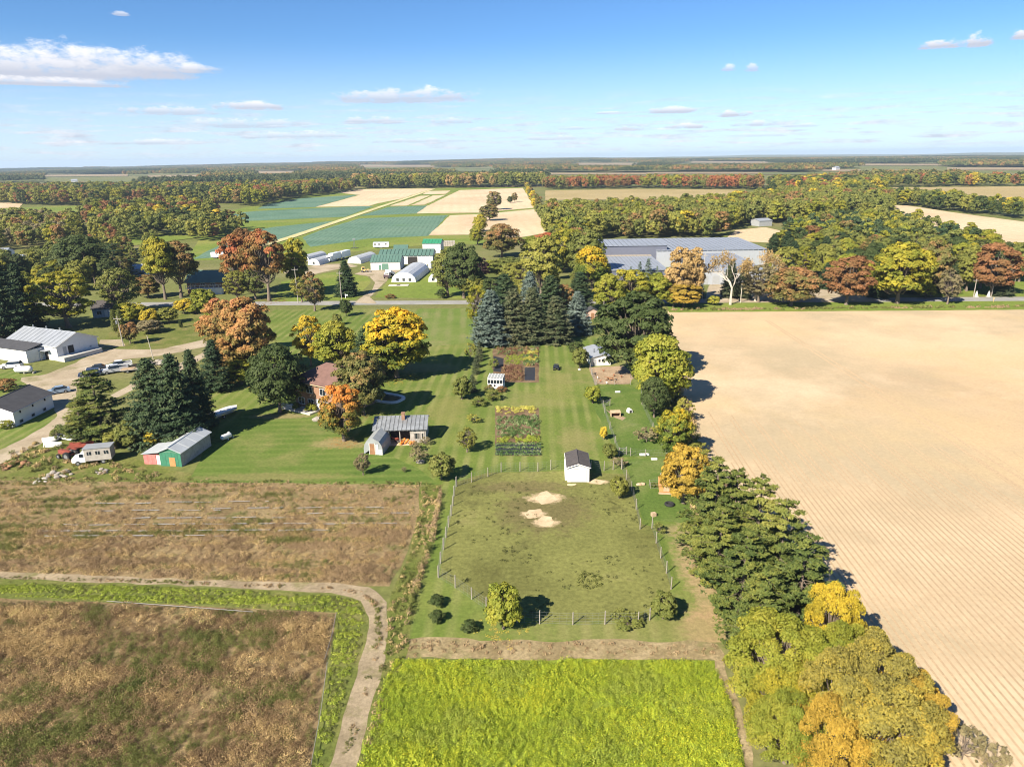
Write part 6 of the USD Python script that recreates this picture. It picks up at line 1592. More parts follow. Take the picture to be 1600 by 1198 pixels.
def hoophouse(label, fl, fr, L, h=3.1, turn=None, ribs=9, doors=3):
    o, rot, W = place(fl, fr)
    if turn is not None:
        rot = turn
    t = thing('hoop_house', label, 'greenhouse', o, rot)
    n = 9
    a = np.linspace(0, math.pi, n)
    pr = np.column_stack([W / 2 - W / 2 * np.cos(a), h * np.sin(a) ** .8])
    for k in range(ribs):
        y0, y1 = L * k / ribs + .03, L * (k + 1) / ribs - .03
        v = np.vstack([np.column_stack([pr[:, 0], np.full(n, y), pr[:, 1]]) for y in (y0, y1)])
        f = [(i, i + 1, n + i + 1, n + i) for i in range(n - 1)]
        MB().add(v, [q[::-1] for q in f]).build('film_panel', M_hoop, t)
        MB().tube(np.column_stack([pr[:, 0], np.full(n, y1 + .03), pr[:, 1] + .03]), .05, 4).build('rib', M_chrome, t)
    for y, s in ((0.02, 1), (L - .02, -1)):
        v = np.vstack([np.column_stack([pr[:, 0], np.full(n, y), pr[:, 1]]), [[W / 2, y, .4]]])
        MB().add(v, [((i, i + 1, n) if s < 0 else (i + 1, i, n)) for i in range(n - 1)] + ([(n - 1, 0, n)] if s < 0 else [(0, n - 1, n)])).build('end_wall', M_white, t)
    for k in range(doors):
        u = W * (k + 1) / (doors + 1) - .4
        window(t, 'front', W, L, u, .5, .9, 1.0, M_greydoor, 1)
    return t


tdir = lambda fl, fr: None
hoophouse('largest white hoop house with three small windows, nearest the road', (611.5, 441), (650, 441), 28, 3.9)
hoophouse('white hoop house half hidden by the dark trees at its right', (669, 440.5), (700, 440.5), 28, 3.6)
hoophouse('white hoop house with open front beside the long barn', (543, 411.5), (564.5, 412), 17.5, 3.2, turn=math.radians(-15), doors=0)
hoophouse('small white hoop house left of the trucks', (481, 414), (499.5, 414.5), 17, 2.9, turn=math.radians(-15), doors=1)
hoophouse('leftmost white hoop house behind the yellow and green tree', (466, 408), (481, 409), 17, 2.7, turn=math.radians(-15), doors=0)

# metal roofed works
def lowhall(name, label, xl, xr, yn, D, hn, hf, roof, wall, cat='factory', n=14):
    o = np.array([xl, yn, 0.]); W = xr - xl
    t = thing(name, label, cat, o, 0)
    MB().quad((0, 0, -.2), (W, 0, -.2), (W, 0, hn), (0, 0, hn)).quad((W, 0, -.2), (W, D, -.2), (W, D, hf), (W, 0, hn)).quad((W, D, -.2), (0, D, -.2), (0, D, hf), (W, D, hf)).quad((0, D, -.2), (0, 0, -.2), (0, 0, hn), (0, D, hf)).build('wall', wall, t)
    roof_slope(t, [(-.4, -.4, hn + .15), (W + .4, -.4, hn + .15), (W + .4, D + .4, hf + .15), (-.4, D + .4, hf + .15)], .14, roof, n)
    return t, W


def span(pxl, pxr, py, z):
    return G(pxl, py, z), G(pxr, py, z)


M_works = plain('pale_blue_grey_wall', (.33, .35, .38), rough=.6, var=.08)
M_darkwall = plain('dark_metal_wall', (.12, .13, .17), rough=.6, var=.1)
M_paleroof = plain('white_grey_roof', (.25, .275, .32), rough=.6, metallic=.1, var=.08, scale=.15)
M_sandroof = plain('sand_coloured_roof', (.34, .29, .225), rough=.7, var=.08, scale=.2)
a, b = span(957, 1036, 423, 4.0)
c_, _ = span(957, 1036, 401.5, 4.8)
t, W = lowhall('works_hall', 'front works hall with pale roof behind the lime trees', a[0], b[0] + 2, a[1], c_[1] - a[1], 4.0, 4.8, M_paleroof, M_darkwall)
for k in range(5):
    window(t, 'front', W, 10, 1.5 + k * 3.6, 1.2, 1.4, 1.2, M_white, 1)
e_, _ = span(957, 1036, 394, 5.4)
t, W = lowhall('works_hall', 'sand coloured middle roof of the works below the dark wall', a[0] - .5, b[0] + 2, c_[1] + .6, e_[1] - c_[1] - .6, 5.0, 5.4, M_sandroof, M_whitewall)
g0, g1 = span(944, 1030, 385, 9.0)
h0, _ = span(944, 1030, 374.5, 9.6)
t, W = lowhall('works_hall', 'high works hall with dark wall and pale roof at the left', g0[0] - 2, g1[0] + 4, g0[1], h0[1] - g0[1], 9.0, 9.6, M_paleroof, M_darkwall)
a, b = span(1090, 1200, 424, 5.0)
c_, _ = span(1090, 1200, 396.5, 6.0)
t, W = lowhall('works_hall', 'wide pale works hall behind the bare trees', a[0], b[0], a[1], c_[1] - a[1], 5.0, 6.0, M_paleroof, M_works)
for k in range(7):
    panel(t, 'bay_door', 'front', W, 10, 1.5 + k * 4.2, .05, 2.6, 3.2, M_greydoor, off=.05)
MB().box(-.4, c_[1] - a[1] - .3, 6.3, W * .42, c_[1] - a[1] + .2, 7.0).build('parapet', M_white, t)
g0, g1 = span(1027, 1205, 392, 7.0)
h0, _ = span(1027, 1205, 373, 7.6)
t, W = lowhall('works_hall', 'long rear works hall with the widest pale roof', g0[0], g1[0], g0[1], h0[1] - g0[1], 7.0, 7.6, M_paleroof, M_works, n=22)
a, b = span(1188, 1208, 352, 3)
t, W = gable('works_shed', 'small grey roofed shed at the back of the sand yard', (1186, 354), (1206, 353), 10, 3.5, 1.2, M_greydoor, M_metalroof, 'x', over=.3)

# houses at the left
t, W = gable('ranch_house', 'brick house with green roof and dark porch behind the red maples', (294, 459), (352, 458), 11, 4.4, 3.2, M_brick, M_greenroof, 'x', over=.7, cat='house')
for u in (1.5, 5, 8.6):
    window(t, 'front', W, 11, u, 2.7, 1.6, 1.1, M_white, 1)
MB().box(W * .5, -2.2, -.1, W - .4, -.05, 2.3).build('front_wing', M_whitewall, t)
mb = MB()
for k in range(8):
    mb.box(.3 + k * W / 8, -2.3, 2.3, .42 + k * W / 8, -2.2, 3.3)
mb.box(.2, -2.32, 3.3, W - .3, -2.18, 3.4).box(.2, -2.32, 2.2, W * .5 - .02, -.05, 2.3)
mb.build('porch_rail', M_white, t)
t, W = gable('bungalow', 'blue grey house in the shade behind the white warehouse', (146, 497), (188, 494), 8, 2.8, 1.8, plain('blue_grey_siding', (.33, .38, .44)), M_greyshingle, 'x', over=.4, cat='house')
window(t, 'front', W, 8, 1.2, .9, 1.3, 1.1, M_white, 1); window(t, 'front', W, 8, 5, .9, 1.3, 1.1, M_white, 1)
panel(t, 'door', 'front', W, 8, 3.3, .05, .95, 2.1, M_white, off=.05)
t, W = gable('tool_shed', 'light blue shed with white side between the dark pine and twin maples', (196, 432), (227, 431), 7, 3.0, 1.4, plain('light_blue_siding', (.45, .52, .6)), M_metalroof, 'x', over=.3)
window(t, 'front', W, 7, 2, 1, 1.1, 1.0, M_white, 1)
t, W = gable('tool_shed', 'pale blue shed with white roof at the left picture edge', (-14, 407), (10, 406), 12, 3.4, 1.8, M_whitewall, M_paleroof, 'x', over=.3)
panel(t, 'door', 'front', W, 12, 2, .05, 2.4, 2.6, M_greydoor, off=.05)
t, W = gable('tool_shed', 'small white roofed shed right of the pale blue one', (14, 414), (34, 413), 9, 2.6, 1.4, M_whitewall, M_paleroof, 'x', over=.3)
window(t, 'front', W, 9, 2, 1, 1.1, 1.0, M_white, 1)
t, W = gable('cottage', 'red brown roofed house at the left picture edge behind the warehouse', (-30, 532), (19, 531), 8, 2.8, 1.8, M_brick, plain('red_brown_roof', (.25, .10, .075), rough=.9), 'x', over=.4, cat='house')
window(t, 'front', W, 8, 1.2, .9, 1.3, 1.1, M_white, 1)
for i, (fl, fr, L, lb) in enumerate([((68, 397), (84, 396), 14, 'left one of the low white tunnels among the trees'), ((86, 394), (99, 393), 14, 'middle one of the low white tunnels among the trees'), ((100, 391), (113, 390), 14, 'right one of the low white tunnels among the trees')]):
    hoophouse(lb, fl, fr, L, 2.6, ribs=5, doors=1)
# far farmsteads
for i, (px, py, w_, lb) in enumerate([(347, 282, 14, 'tall white barn of the far farm above the left wood'), (362, 281, 20, 'long white barn of the far farm above the left wood'), (392, 277, 12, 'small white barn right of the far farm'), (534, 268, 16, 'white farmhouse far beyond the cabbage blocks'),
                                     (506, 277, 14, 'small white far barn above the belt of trees'), (117, 287, 12, 'white far barn beyond the left wood'), (1306, 266, 22, 'pale far barn on the plain at the right'), (843, 256, 14, 'tiny white far barn under the horizon'), (222, 288, 10, 'tiny white far house above the left wood')]):
    x, y = Gxy(px, py)
    z = float(relief(x, y)) + (14 if y > 1300 else 0) * 0
    h_ = 6.5 if 'tall' not in lb else 10
    o = (x, y, z)
    t = thing('farm_building', lb, 'barn', o, .1 * i)
    s = w_ * .35 + 2
    MB().box(-s, -6, -8, s, 6, h_).build('wall', M_whitewall, t)
    roof_slope(t, [(-s - .5, -6.5, h_), (s + .5, -6.5, h_), (s + .5, 0, h_ + 4), (-s - .5, 0, h_ + 4)], .3, M_metalroof)
    roof_slope(t, [(s + .5, 6.5, h_), (-s - .5, 6.5, h_), (-s - .5, 0, h_ + 4), (s + .5, 0, h_ + 4)], .3, M_metalroof)

# ------------------------------------------------------------------ vehicles
def paint(name, c):
    return usdkit.material(stage, '/World/Looks/' + name, {'p': ('principled_bsdf', {'base_color': c, 'roughness': .3, 'coat_weight': .5, 'coat_roughness': .1})}, [], surface='p.BSDF')


P_navy, P_dark, P_silver, P_white, P_bluesilver = paint('navy_paint', (.03, .045, .09)), paint('dark_paint', (.03, .032, .04)), paint('silver_paint', (.45, .46, .48)), paint('white_car_paint', (.75, .75, .74)), paint('blue_silver_paint', (.22, .29, .38))
P_red = plain('faded_red_paint', (.24, .06, .04), rough=.6, var=.35, scale=3)
M_lamp = plain('lamp_glass', (.7, .68, .62), rough=.2)
M_tail = plain('tail_lamp', (.4, .03, .02), rough=.3)


def wheel(t, x, y, r, w=.22, name='wheel'):
    m = trimesh.creation.cylinder(r, w, sections=14)
    T = trimesh.transformations.rotation_matrix(math.pi / 2, [1, 0, 0]); T[:3, 3] = (x, y, r)
    p = MB().tm(m, T).build(name, M_black, t, 40)
    m = trimesh.creation.cylinder(r * .55, w + .02, sections=10)
    MB().tm(m, T).build('rim', M_chrome, p, 40)


def prism(pts, y0, y1, inset=0.0):
    """A side outline (x, z) given width, its upper points drawn in by inset."""
    n = len(pts); zm = min(p[1] for p in pts); zM = max(p[1] for p in pts)
    v = []
    for y, s in ((y0, 1), (y1, -1)):
        for x, z in pts:
            v.append((x, y + s * inset * (z - zm) / (zM - zm + 1e-9), z))
    from shapely.geometry import Polygon as Pg
    vv, ff = trimesh.creation.triangulate_polygon(Pg(pts), engine='earcut')
    idx = [int(np.argmin(np.hypot(*(np.array(pts) - q).T))) for q in vv]
    f = []
    for a, b, c in ff:
        a, b, c = idx[a], idx[b], idx[c]
        f += [(a, b, c), (n + a, n + c, n + b)]
    for i in range(n):
        j = (i + 1) % n
        f += [(i, n + i, n + j), (i, n + j, j)]
    tm = trimesh.Trimesh(v, f, process=False); tm.fix_normals()
    return tm


def car(label, px, py, rot, col, kind='car', name='parked_car', L=4.5, cat='car'):
    """A car centred over the ground point; rot: heading of its nose."""
    x, y = Gxy(px, py)
    t = thing(name, label, cat, (x, y, 0), rot)
    W = .9
    if kind == 'suv':
        body = [(-2.2, .35), (2.2, .35), (2.28, .62), (2.2, .95), (1.15, 1.08), (-2.2, 1.1), (-2.28, .7)]
        cab = [(-2.15, 1.09), (1.1, 1.07), (.45, 1.66), (-1.9, 1.7)]
    elif kind == 'pickup':
        body = [(-2.7, .45), (2.6, .45), (2.7, .75), (2.6, 1.08), (1.3, 1.16), (-2.7, 1.16)]
        cab = [(-.9, 1.15), (1.25, 1.15), (.75, 1.82), (-.75, 1.84)]
    else:
        body = [(-2.2, .3), (2.15, .3), (2.25, .55), (2.1, .8), (1.0, .93), (-1.5, .95), (-2.2, .9), (-2.28, .6)]
        cab = [(-1.75, .94), (1.05, .92), (.35, 1.42), (-1.05, 1.44)]
    MB().tm(prism(body, -W, W, .05)).build('body', col, t, 30)
    g = MB().tm(prism(cab, -W + .07, W - .07, .18)).build('cabin_glass', M_glass, t, 30)
    zt = max(p[1] for p in cab)
    xs = [p[0] for p in cab if p[1] > zt - .1]
    MB().box(min(xs) - .05, -W + .26, zt - .02, max(xs) + .05, W - .26, zt + .04).build('roof', col, t)
    for xx in (1.35 if kind != 'pickup' else 1.75, -1.35 if kind != 'pickup' else -1.7):
        for yy in (-W + .08, W - .08):
            wheel(t, xx, yy, .34 if kind == 'car' else .39)
    fx = max(p[0] for p in body)
    for yy in (-.62, .62):
        MB().box(fx - .12, yy - .18, .62, fx + .02, yy + .18, .8).build('headlight', M_lamp, t)
        MB().box(-fx - .01 if kind != 'pickup' else -2.73, yy - .15, .7, -fx + .1 if kind != 'pickup' else -2.62, yy + .15, .9).build('tail_light', M_tail, t)
    MB().box(fx - .06, -W + .1, .36, fx + .07, W - .1, .55).build('bumper', M_chrome, t)
    for s in (-1, 1):
        MB().box(.75, s * W - .03, 1.0, .92, s * (W + .17) + (.03 if s > 0 else -.0), 1.13).build('mirror', col, t)
    if kind == 'pickup':
        MB().box(-2.6, -W + .14, 1.165, -.98, W - .14, 1.19).build('cargo_bed', M_dark, t)
        for s in (-1, 1):
            MB().box(-2.7, s * (W - .1) - .05, 1.15, -.9, s * (W - .1) + .05, 1.36).build('bed_side', col, t)
        MB().box(-2.74, -W + .16, 1.15, -2.64, W - .16, 1.36).build('tailgate', col, t)
    return t


r210 = math.radians
car('dark navy car parked nearest the lane corner, nose to the left', 141, 588, r210(205), P_navy, 'suv')
car('black car parked behind the navy one', 152, 579, r210(205), P_dark, 'car')
car('silver pickup with open bed beside the dark cars', 180, 582, r210(215), P_silver, 'pickup', 'pickup_truck', cat='pickup')
car('white pickup topped with a pale cover behind the silver one', 187, 575, r210(215), P_white, 'pickup', 'pickup_truck', cat='pickup')
car('blue silver car behind the long white shed', 91, 614, r210(215), P_bluesilver, 'car')
car('white van by the warehouse wall', 19, 575, r210(190), P_white, 'suv', 'delivery_van', cat='van')

# white tank on the grass
x, y = Gxy(47, 583)
t = thing('storage_tank', 'white cylindrical tank lying on the grass before the warehouse', 'tank', (x, y, 0), .05)
m = trimesh.creation.capsule(height=2.6, radius=.75); m.apply_translation([0, 0, -1.3]); m.apply_transform(trimesh.transformations.rotation_matrix(math.pi / 2, [0, 1, 0])); m.apply_translation([0, 0, 1.0])
MB().tm(m).build('shell', M_white, t, 40)
for s in (-1, 1):
    MB().box(s * 1.0 - .1, -.6, -.1, s * 1.0 + .1, .6, .4).build('cradle', M_greyboard, t)
# propane tank on the lawn
x, y = Gxy(359, 685)
t = thing('propane_tank', 'small white propane tank alone on the front lawn', 'tank', (x, y, 0), r210(60))
m = trimesh.creation.capsule(height=1.3, radius=.45); m.apply_translation([0, 0, -.65]); m.apply_transform(trimesh.transformations.rotation_matrix(math.pi / 2, [0, 1, 0])); m.apply_translation([0, 0, .68])
MB().tm(m).build('shell', M_white, t, 40)
MB().box(-.14, -.14, 1.1, .14, .14, 1.26).build('valve_cap', M_white, t)
for s in (-1, 1):
    MB().box(s * .5 - .07, -.35, -.05, s * .5 + .07, .35, .3).build('foot', M_concrete, t)


def boat(label, px, py, rot, L, Wd, z=.0, flip=True, trailer=False, name='boat'):
    x, y = Gxy(px, py)
    t = thing(name, label, 'boat', (x, y, 0), rot)
    s = np.linspace(0, 1, 9)
    hw = Wd / 2 * np.where(s < .6, .82 + .3 * s, 1.0 * np.sqrt(np.clip(1 - ((s - .6) / .4) ** 2, 0, 1)))
    hw = np.maximum(hw, .03)
    V, F_ = [], []
    zt, zb = (.25, .85) if flip else (1.2, .55)
    for i, q in enumerate(s):
        xx = (q - .5) * L
        V += [(xx, -hw[i], zt), (xx, -hw[i] * .7, (zt + zb) / 2 + (zb - zt) * .3), (xx, 0, zb + (zb - zt) * .12), (xx, hw[i] * .7, (zt + zb) / 2 + (zb - zt) * .3), (xx, hw[i], zt)]
    for i in range(8):
        for k in range(4):
            F_.append((i * 5 + k, (i + 1) * 5 + k, (i + 1) * 5 + k + 1, i * 5 + k + 1))
    f3 = np.vstack([np.array(F_)[:, [0, 1, 2]], np.array(F_)[:, [0, 2, 3]], [(0, 1, 2), (0, 2, 3), (0, 3, 4)]])
    if flip:
        f3 = f3[:, ::-1]
    MB().add(V, f3).build('hull', M_white, t, 35)
    n = len(s)
    deck = np.vstack([np.column_stack([(s - .5) * L, -hw, np.full(n, zt)]), np.column_stack([(s - .5) * L, hw, np.full(n, zt)])])
    if not flip:
        MB().add(deck + [0, 0, .015], [(i, i + 1, n + i + 1, n + i) for i in range(n - 1)]).build('deck_cover', M_whitewall, t)
    MB().tube(np.vstack([deck[:n], deck[n:][::-1]]), .05, 5).build('gunwale', M_chrome if flip else M_white, t)
    if trailer:
        MB().box(-L * .4, -.5, .35, L * .4, -.4, .5).build('trailer_beam', M_chrome, t)
        MB().box(-L * .4, .4, .35, L * .4, .5, .5).build('trailer_beam', M_chrome, t)
        for yy in (-.95, .95):
            wheel(t, -L * .15, yy, .33)
    return t


boat('white covered boat on a trailer in the shade of the dark spruces', 351, 650, r210(62), 6.2, 2.3, flip=False, trailer=True)
boat('white upturned boat among weeds beside the tractor, the larger one', 105, 686, r210(-18), 3.8, 1.3)
boat('smaller white upturned boat left of the larger one', 80, 690, r210(25), 2.5, 1.1)
boat('old pale hull lying flat behind the red tractor', 84, 698, r210(2), 3.0, .9)

# old camper truck
x, y = Gxy(146, 722)
t = thing('camper_truck', 'derelict white and grey camper truck left in the weeds', 'truck', (x, y, 0), r210(193))
MB().box(-3.1, -1.1, .7, .75, 1.1, 2.75).build('camper_box', M_greyboard, t)
MB().slab([(-3.25, -1.2, 2.78), (.9, -1.2, 2.78), (.9, 1.2, 2.86), (-3.25, 1.2, 2.86)], .1).build('roof', M_metalroof, t)
MB().tm(prism([(.76, .5), (2.7, .5), (2.8, .85), (2.7, 1.25), (1.9, 1.4), (1.35, 2.1), (.76, 2.15)], -.95, .95, .1)).build('cab', P_white, t, 30)
for s in (-1, 1):
    for xx in (-2.5, -1.25, 0):
        MB().box(xx - .32, s * 1.1 - .03, 1.7, xx + .32, s * 1.1 + .03, 2.25).build('window', M_glass, t)
        MB().box(xx - .02, s * 1.1 - .045, 1.7, xx + .02, s * 1.1 + .045, 2.25).build('window_bar', M_white, t)
    MB().box(1.0, s * .93 - .03, 1.4, 1.55, s * .93 + .03, 1.9).build('cab_window', M_glass, t)
    for xx in (-1.8, 1.9):
        wheel(t, xx, s * .92, .38)
# red tractor
x, y = Gxy(108, 716)
t = thing('tractor', 'faded red tractor with big rear wheels left in the weeds', 'tractor', (x, y, 0), r210(160))
MB().tm(prism([(-.6, .7), (1.8, .75), (1.85, 1.35), (.2, 1.5), (-.6, 1.2)], -.33, .33, .05)).build('hood', P_red, t, 30)
MB().box(-1.0, -.45, .75, -.62, .45, .95).build('seat_frame', P_red, t)
MB().box(-1.0, -.28, .96, -.65, .28, 1.35).build('seat', M_black, t)
MB().tube([(-.2, 0, 1.4), (-.55, 0, 1.75)], .03, 5).build('steering_column', M_black, t)
MB().tube([(.9, .2, 1.4), (.9, .2, 2.2)], .04, 6).build('exhaust', M_black, t)
for s in (-1, 1):
    wheel(t, -.7, s * .85, .75, .4, 'rear_wheel')
    wheel(t, 1.45, s * .65, .42, .25, 'front_wheel')
    MB().box(-1.25, s * .62 - .18, 1.5, -.15, s * .62 + .18, 1.56).build('fender', P_red, t)
x, y = Gxy(127, 703)
t = thing('farm_wagon', 'rusty flat farm wagon behind the camper truck', 'wagon', (x, y, 0), r210(12))
MB().box(-1.9, -.8, .75, 1.9, .8, .9).build('bed', P_red, t)
MB().box(-1.9, .78, .9, 1.9, .84, 1.25).build('side_board', P_red, t)
for xx in (-1.3, 1.3):
    for s in (-1, 1):
        wheel(t, xx, s * .75, .38)
# trailers and scrap beside the silver pickup
for i, (px, py, lb) in enumerate([(203, 581, 'flat trailer loaded with planks beside the silver pickup'), (219, 577, 'dark machinery trailer left of the stone heap')]):
    x, y = Gxy(px, py)
    t = thing('trailer', lb, 'trailer', (x, y, 0), r210(20))
    MB().box(-1.9, -.85, .6, 1.9, .85, .74).build('bed', M_greyboard if i == 0 else M_black, t)
    for s in (-1, 1):
        wheel(t, -.3, s * .98, .36)
    MB().tube([(1.9, 0, .62), (3.0, 0, .5)], .05, 5).build('tow_bar', M_black, t)
    for k in range(5):
        MB().box(-1.7 + .1 * k, -.7 + .28 * k, .75, 1.6 - .15 * k, -.5 + .28 * k, .9 + (.5 if i else .12) * (k % 2)).build('plank' if i == 0 else 'machine_frame', M_wood if i == 0 else M_dark, t)


def stones(label, px, py, n, spread, size, mat=M_stone, seed=0, name='stone_heap', cat='stones'):
    rg = np.random.default_rng(seed)
    x, y = Gxy(px, py)
    t = thing(name, label, cat, (x, y, 0))
    for k in range(n):
        m = trimesh.creation.icosphere(2, 1.0)
        v = m.vertices * (1 + .35 * (meshkit.noise(m.vertices * 1.6 + 10 * k, seed)[:, None] - .5)) * size * rg.uniform(.6, 1.3) * np.array([1.2, .9, .65])
        a = rg.uniform(0, 6.28); q = spread * math.sqrt(rg.random()) if n > 1 else 0
        z = size * .35 + (spread - q) * .28 * rg.random() * (n > 3)
        MB().add(v + [q * math.cos(a) * 1.4, q * math.sin(a), z], m.faces).build('stone', mat, t, 50)
    return t


stones('heap of broken stones and concrete beside the leaning white pole', 246, 568, 26, 1.9, .5, seed=1)
stones('pale boulder beside the dry brown shrub', 657, 724, 1, 0, .85, seed=3, name='boulder', cat='stone')
stones('flat pale stone slab on the front lawn', 497, 657, 1, 0, .75, seed=5, name='boulder', cat='stone')
stones('pile of grey rubble in the weeds at the left', 92, 742, 18, 1.5, .32, seed=7)
stones('heap of old timber and rubble by the left lane', 24, 727, 18, 1.6, .34, M_brownwood, seed=8)
stones('rubble heap at the lawn edge below the red and green shed', 157, 737, 10, 1.0, .25, seed=9)
stones('low heap of earth lumps left of the white sheds', 60, 752, 8, 1.0, .25, M_greyboard, seed=10)

# barn yard vehicles
x, y = Gxy(596, 387.5)
t = thing('camper_trailer', 'long white camper trailer standing on grass behind the barns', 'camper', (x, y, 0), .03)
MB().tm(prism([(-4.3, .6), (4.0, .6), (4.35, 1.3), (4.2, 3.1), (-4.2, 3.15), (-4.35, 1.5)], -1.2, 1.2, .05)).build('body', P_white, t, 30)
for xx in (-3.2, -1, 2.6):
    MB().box(xx - .5, -1.24, 1.8, xx + .5, -1.15, 2.5).build('window', M_glass, t)
MB().box(.6, -1.24, .8, 1.3, -1.16, 2.6).build('door', M_white, t)
for s in (-1, 1):
    for xx in (-.5, .4):
        wheel(t, xx, s * 1.1, .38)
x, y = Gxy(538, 404)
t = thing('box_trailer', 'white box trailer beside the open hoop house', 'trailer', (x, y, 0), r210(75))
MB().box(-4.5, -1.25, 1.0, 4.5, 1.25, 3.8).build('box', P_white, t)
MB().box(-4.56, -1.1, 1.1, -4.5, 1.1, 3.7).build('door', M_whitewall, t)
for s in (-1, 1):
    for xx in (-3.3, -2.3):
        wheel(t, xx, s * 1.05, .48)
    MB().box(2.6, s * .9 - .06, 0, 2.75, s * .9 + .06, 1.0).build('landing_leg', M_chrome, t)
x, y = Gxy(521, 408)
t = thing('semi_truck', 'white lorry with box body parked left of the box trailer', 'truck', (x, y, 0), r210(250))
MB().box(-5.5, -1.25, 1.0, 2.0, 1.25, 3.8).build('box', P_white, t)
MB().tm(prism([(2.2, .6), (4.6, .6), (4.7, 1.5), (4.2, 1.8), (3.9, 2.9), (2.2, 3.0)], -1.15, 1.15, .05)).build('cab', P_white, t, 30)
MB().box(4.0, -1.0, 1.9, 4.25, 1.0, 2.6).build('windscreen', M_glass, t)
for s in (-1, 1):
    for xx in (-4.3, -3.2, 3.6):
        wheel(t, xx, s * 1.05, .5)
x, y = Gxy(608, 434)
t = thing('dump_truck', 'dark purple dump truck with raised pale box on the gravel drive', 'truck', (x, y, 0), r210(255))
MB().tm(prism([(.6, .7), (2.9, .7), (3.0, 1.5), (2.4, 1.7), (2.0, 2.5), (.6, 2.6)], -1.1, 1.1, .06)).build('cab', paint('plum_paint', (.07, .045, .06)), t, 30)
MB().box(2.05, -.95, 1.75, 2.35, .95, 2.35).build('windscreen', M_glass, t)
MB().box(-3.4, -.5, .7, .6, .5, .95).build('chassis', M_black, t)
MB().slab([(-3.6, -1.15, 1.6), (.4, -1.15, 3.2), (.4, 1.15, 3.2), (-3.6, 1.15, 1.6)], 1.0).build('dump_box', M_chrome, t)
for s in (-1, 1):
    for xx in (-2.7, -1.6, 2.2):
        wheel(t, xx, s * .95, .5)
x, y = Gxy(569.5, 425)
t = thing('loader', 'small yellow machine on the grass left of the front barn', 'machine', (x, y, 0), .2)
MB().tm(prism([(-1.4, .5), (1.2, .5), (1.4, 1.1), (.4, 1.3), (.2, 2.1), (-1.0, 2.2), (-1.4, 1.4)], -.8, .8, .08)).build('body', M_yellow, t, 30)
MB().box(-.9, -.83, 1.3, .1, -.76, 2.0).build('cab_window', M_glass, t)
MB().tube([(.9, -.5, 1.1), (2.0, -.5, 1.0), (2.2, -.5, .4)], .1, 5).tube([(.9, .5, 1.1), (2.0, .5, 1.0), (2.2, .5, .4)], .1, 5).build('arm', M_yellow, t)
MB().box(2.0, -.9, .1, 2.6, .9, .6).build('bucket', M_chrome, t)
for s in (-1, 1):
    for xx in (-.9, .8):
        wheel(t, xx, s * .85, .5, .35)
x, y = Gxy(679, 418)
t = thing('tractor', 'blue tractor with cab beside the hoop houses', 'tractor', (x, y, 0), r210(200))
MB().tm(prism([(-.4, .8), (2.2, .8), (2.25, 1.6), (-.4, 1.75)], -.42, .42, .05)).build('hood', M_blue, t, 30)
MB().tm(prism([(-1.7, 1.1), (-.2, 1.1), (-.4, 2.7), (-1.5, 2.7)], -.75, .75, .1)).build('cab', M_glass, t, 30)
MB().box(-1.6, -.75, 2.7, -.3, .75, 2.85).build('cab_roof', M_blue, t)
for s in (-1, 1):
    wheel(t, -1.1, s * .95, .85, .45, 'rear_wheel'); wheel(t, 1.6, s * .75, .5, .3, 'front_wheel')
x, y = Gxy(667, 419)
t = thing('sprayer', 'dark field machine with white tank beside the blue tractor', 'machine', (x, y, 0), .1)
MB().box(-1.6, -.7, .6, .6, .7, .8).build('frame', M_dark, t)
MB().tube([(-1.3, 0, 1.4), (.2, 0, 1.4)], .55, 10).build('tank', M_white, t)
MB().box(.7, -.6, .5, 1.7, .6, 2.2).build('white_box', M_white, t)
for s in (-1, 1):
    wheel(t, -.5, s * .85, .5)
x, y = Gxy(672.5, 419)
t = thing('storage_tank', 'upright white tank between the field machine and blue tractor', 'tank', (x, y, 0))
MB().tube([(0, 0, 0), (0, 0, 2.6), (0, 0, 3.0)], [.8, .8, .35], 12).build('shell', M_white, t, 40)
MB().tube([(0, 0, 3.0), (0, 0, 3.15)], .25, 8).build('lid', M_chrome, t)
x, y = Gxy(554, 388)
t = thing('lamp_tower', 'thin metal tower on a pad at the cabbage edge', 'tower', (x, y, 0))
MB().box(-2, -1.6, -.1, 2, 1.6, .15).build('pad', M_dark, t)
for a in ((-.5, -.5), (.5, -.5), (.5, .5), (-.5, .5)):
    MB().tube([(*a, .1), (a[0] * .3, a[1] * .3, 4.6)], .06, 4).build('leg', M_chrome, t)
MB().box(-.7, -.2, 4.6, .7, .2, 5.2).build('head', M_chrome, t)
x, y = Gxy(344, 404)
t = thing('box_trailer', 'white box trailer behind the twin maples', 'trailer', (x, y, 0), 0)
MB().box(-4, -1.2, .9, 4, 1.2, 3.2).build('box', P_white, t)
for s in (-1, 1):
    for xx in (-2.5, -1.5):
        wheel(t, xx, s * 1.05, .45)
bo = G(690, 385)
for i in range(6):
    for k in range(3):
        t = thing('harvest_bin', 'grey wooden bin in the stacks beside the tall barn', 'bin', (bo[0] + i * 1.35, bo[1] + .04 * (k % 2), .02 + k * 1.02), 0, 'stacked grey bins by the barn')
        for j in range(3):
            MB().box(-.62, -.62, .12 + j * .3, .62, -.58, .38 + j * .3).build('slat', M_greyboard, t)
        MB().box(-.62, -.57, .1, .62, .62, 1.0).build('bin_body', M_greyboard, t)
        MB().box(-.6, -.6, 0, .6, .6, .09).build('pallet_base', M_wood, t)
x, y = Gxy(623, 446)
t = thing('concrete_pad', 'white concrete pad with a dark lid before the largest hoop house', 'pad', (x, y, 0))
MB().box(-3.8, -1.6, -.1, 3.8, 1.6, .16).build('slab', M_concrete, t)
MB().box(-.6, -1.2, .16, .6, -.4, .4).build('lid', M_dark, t)

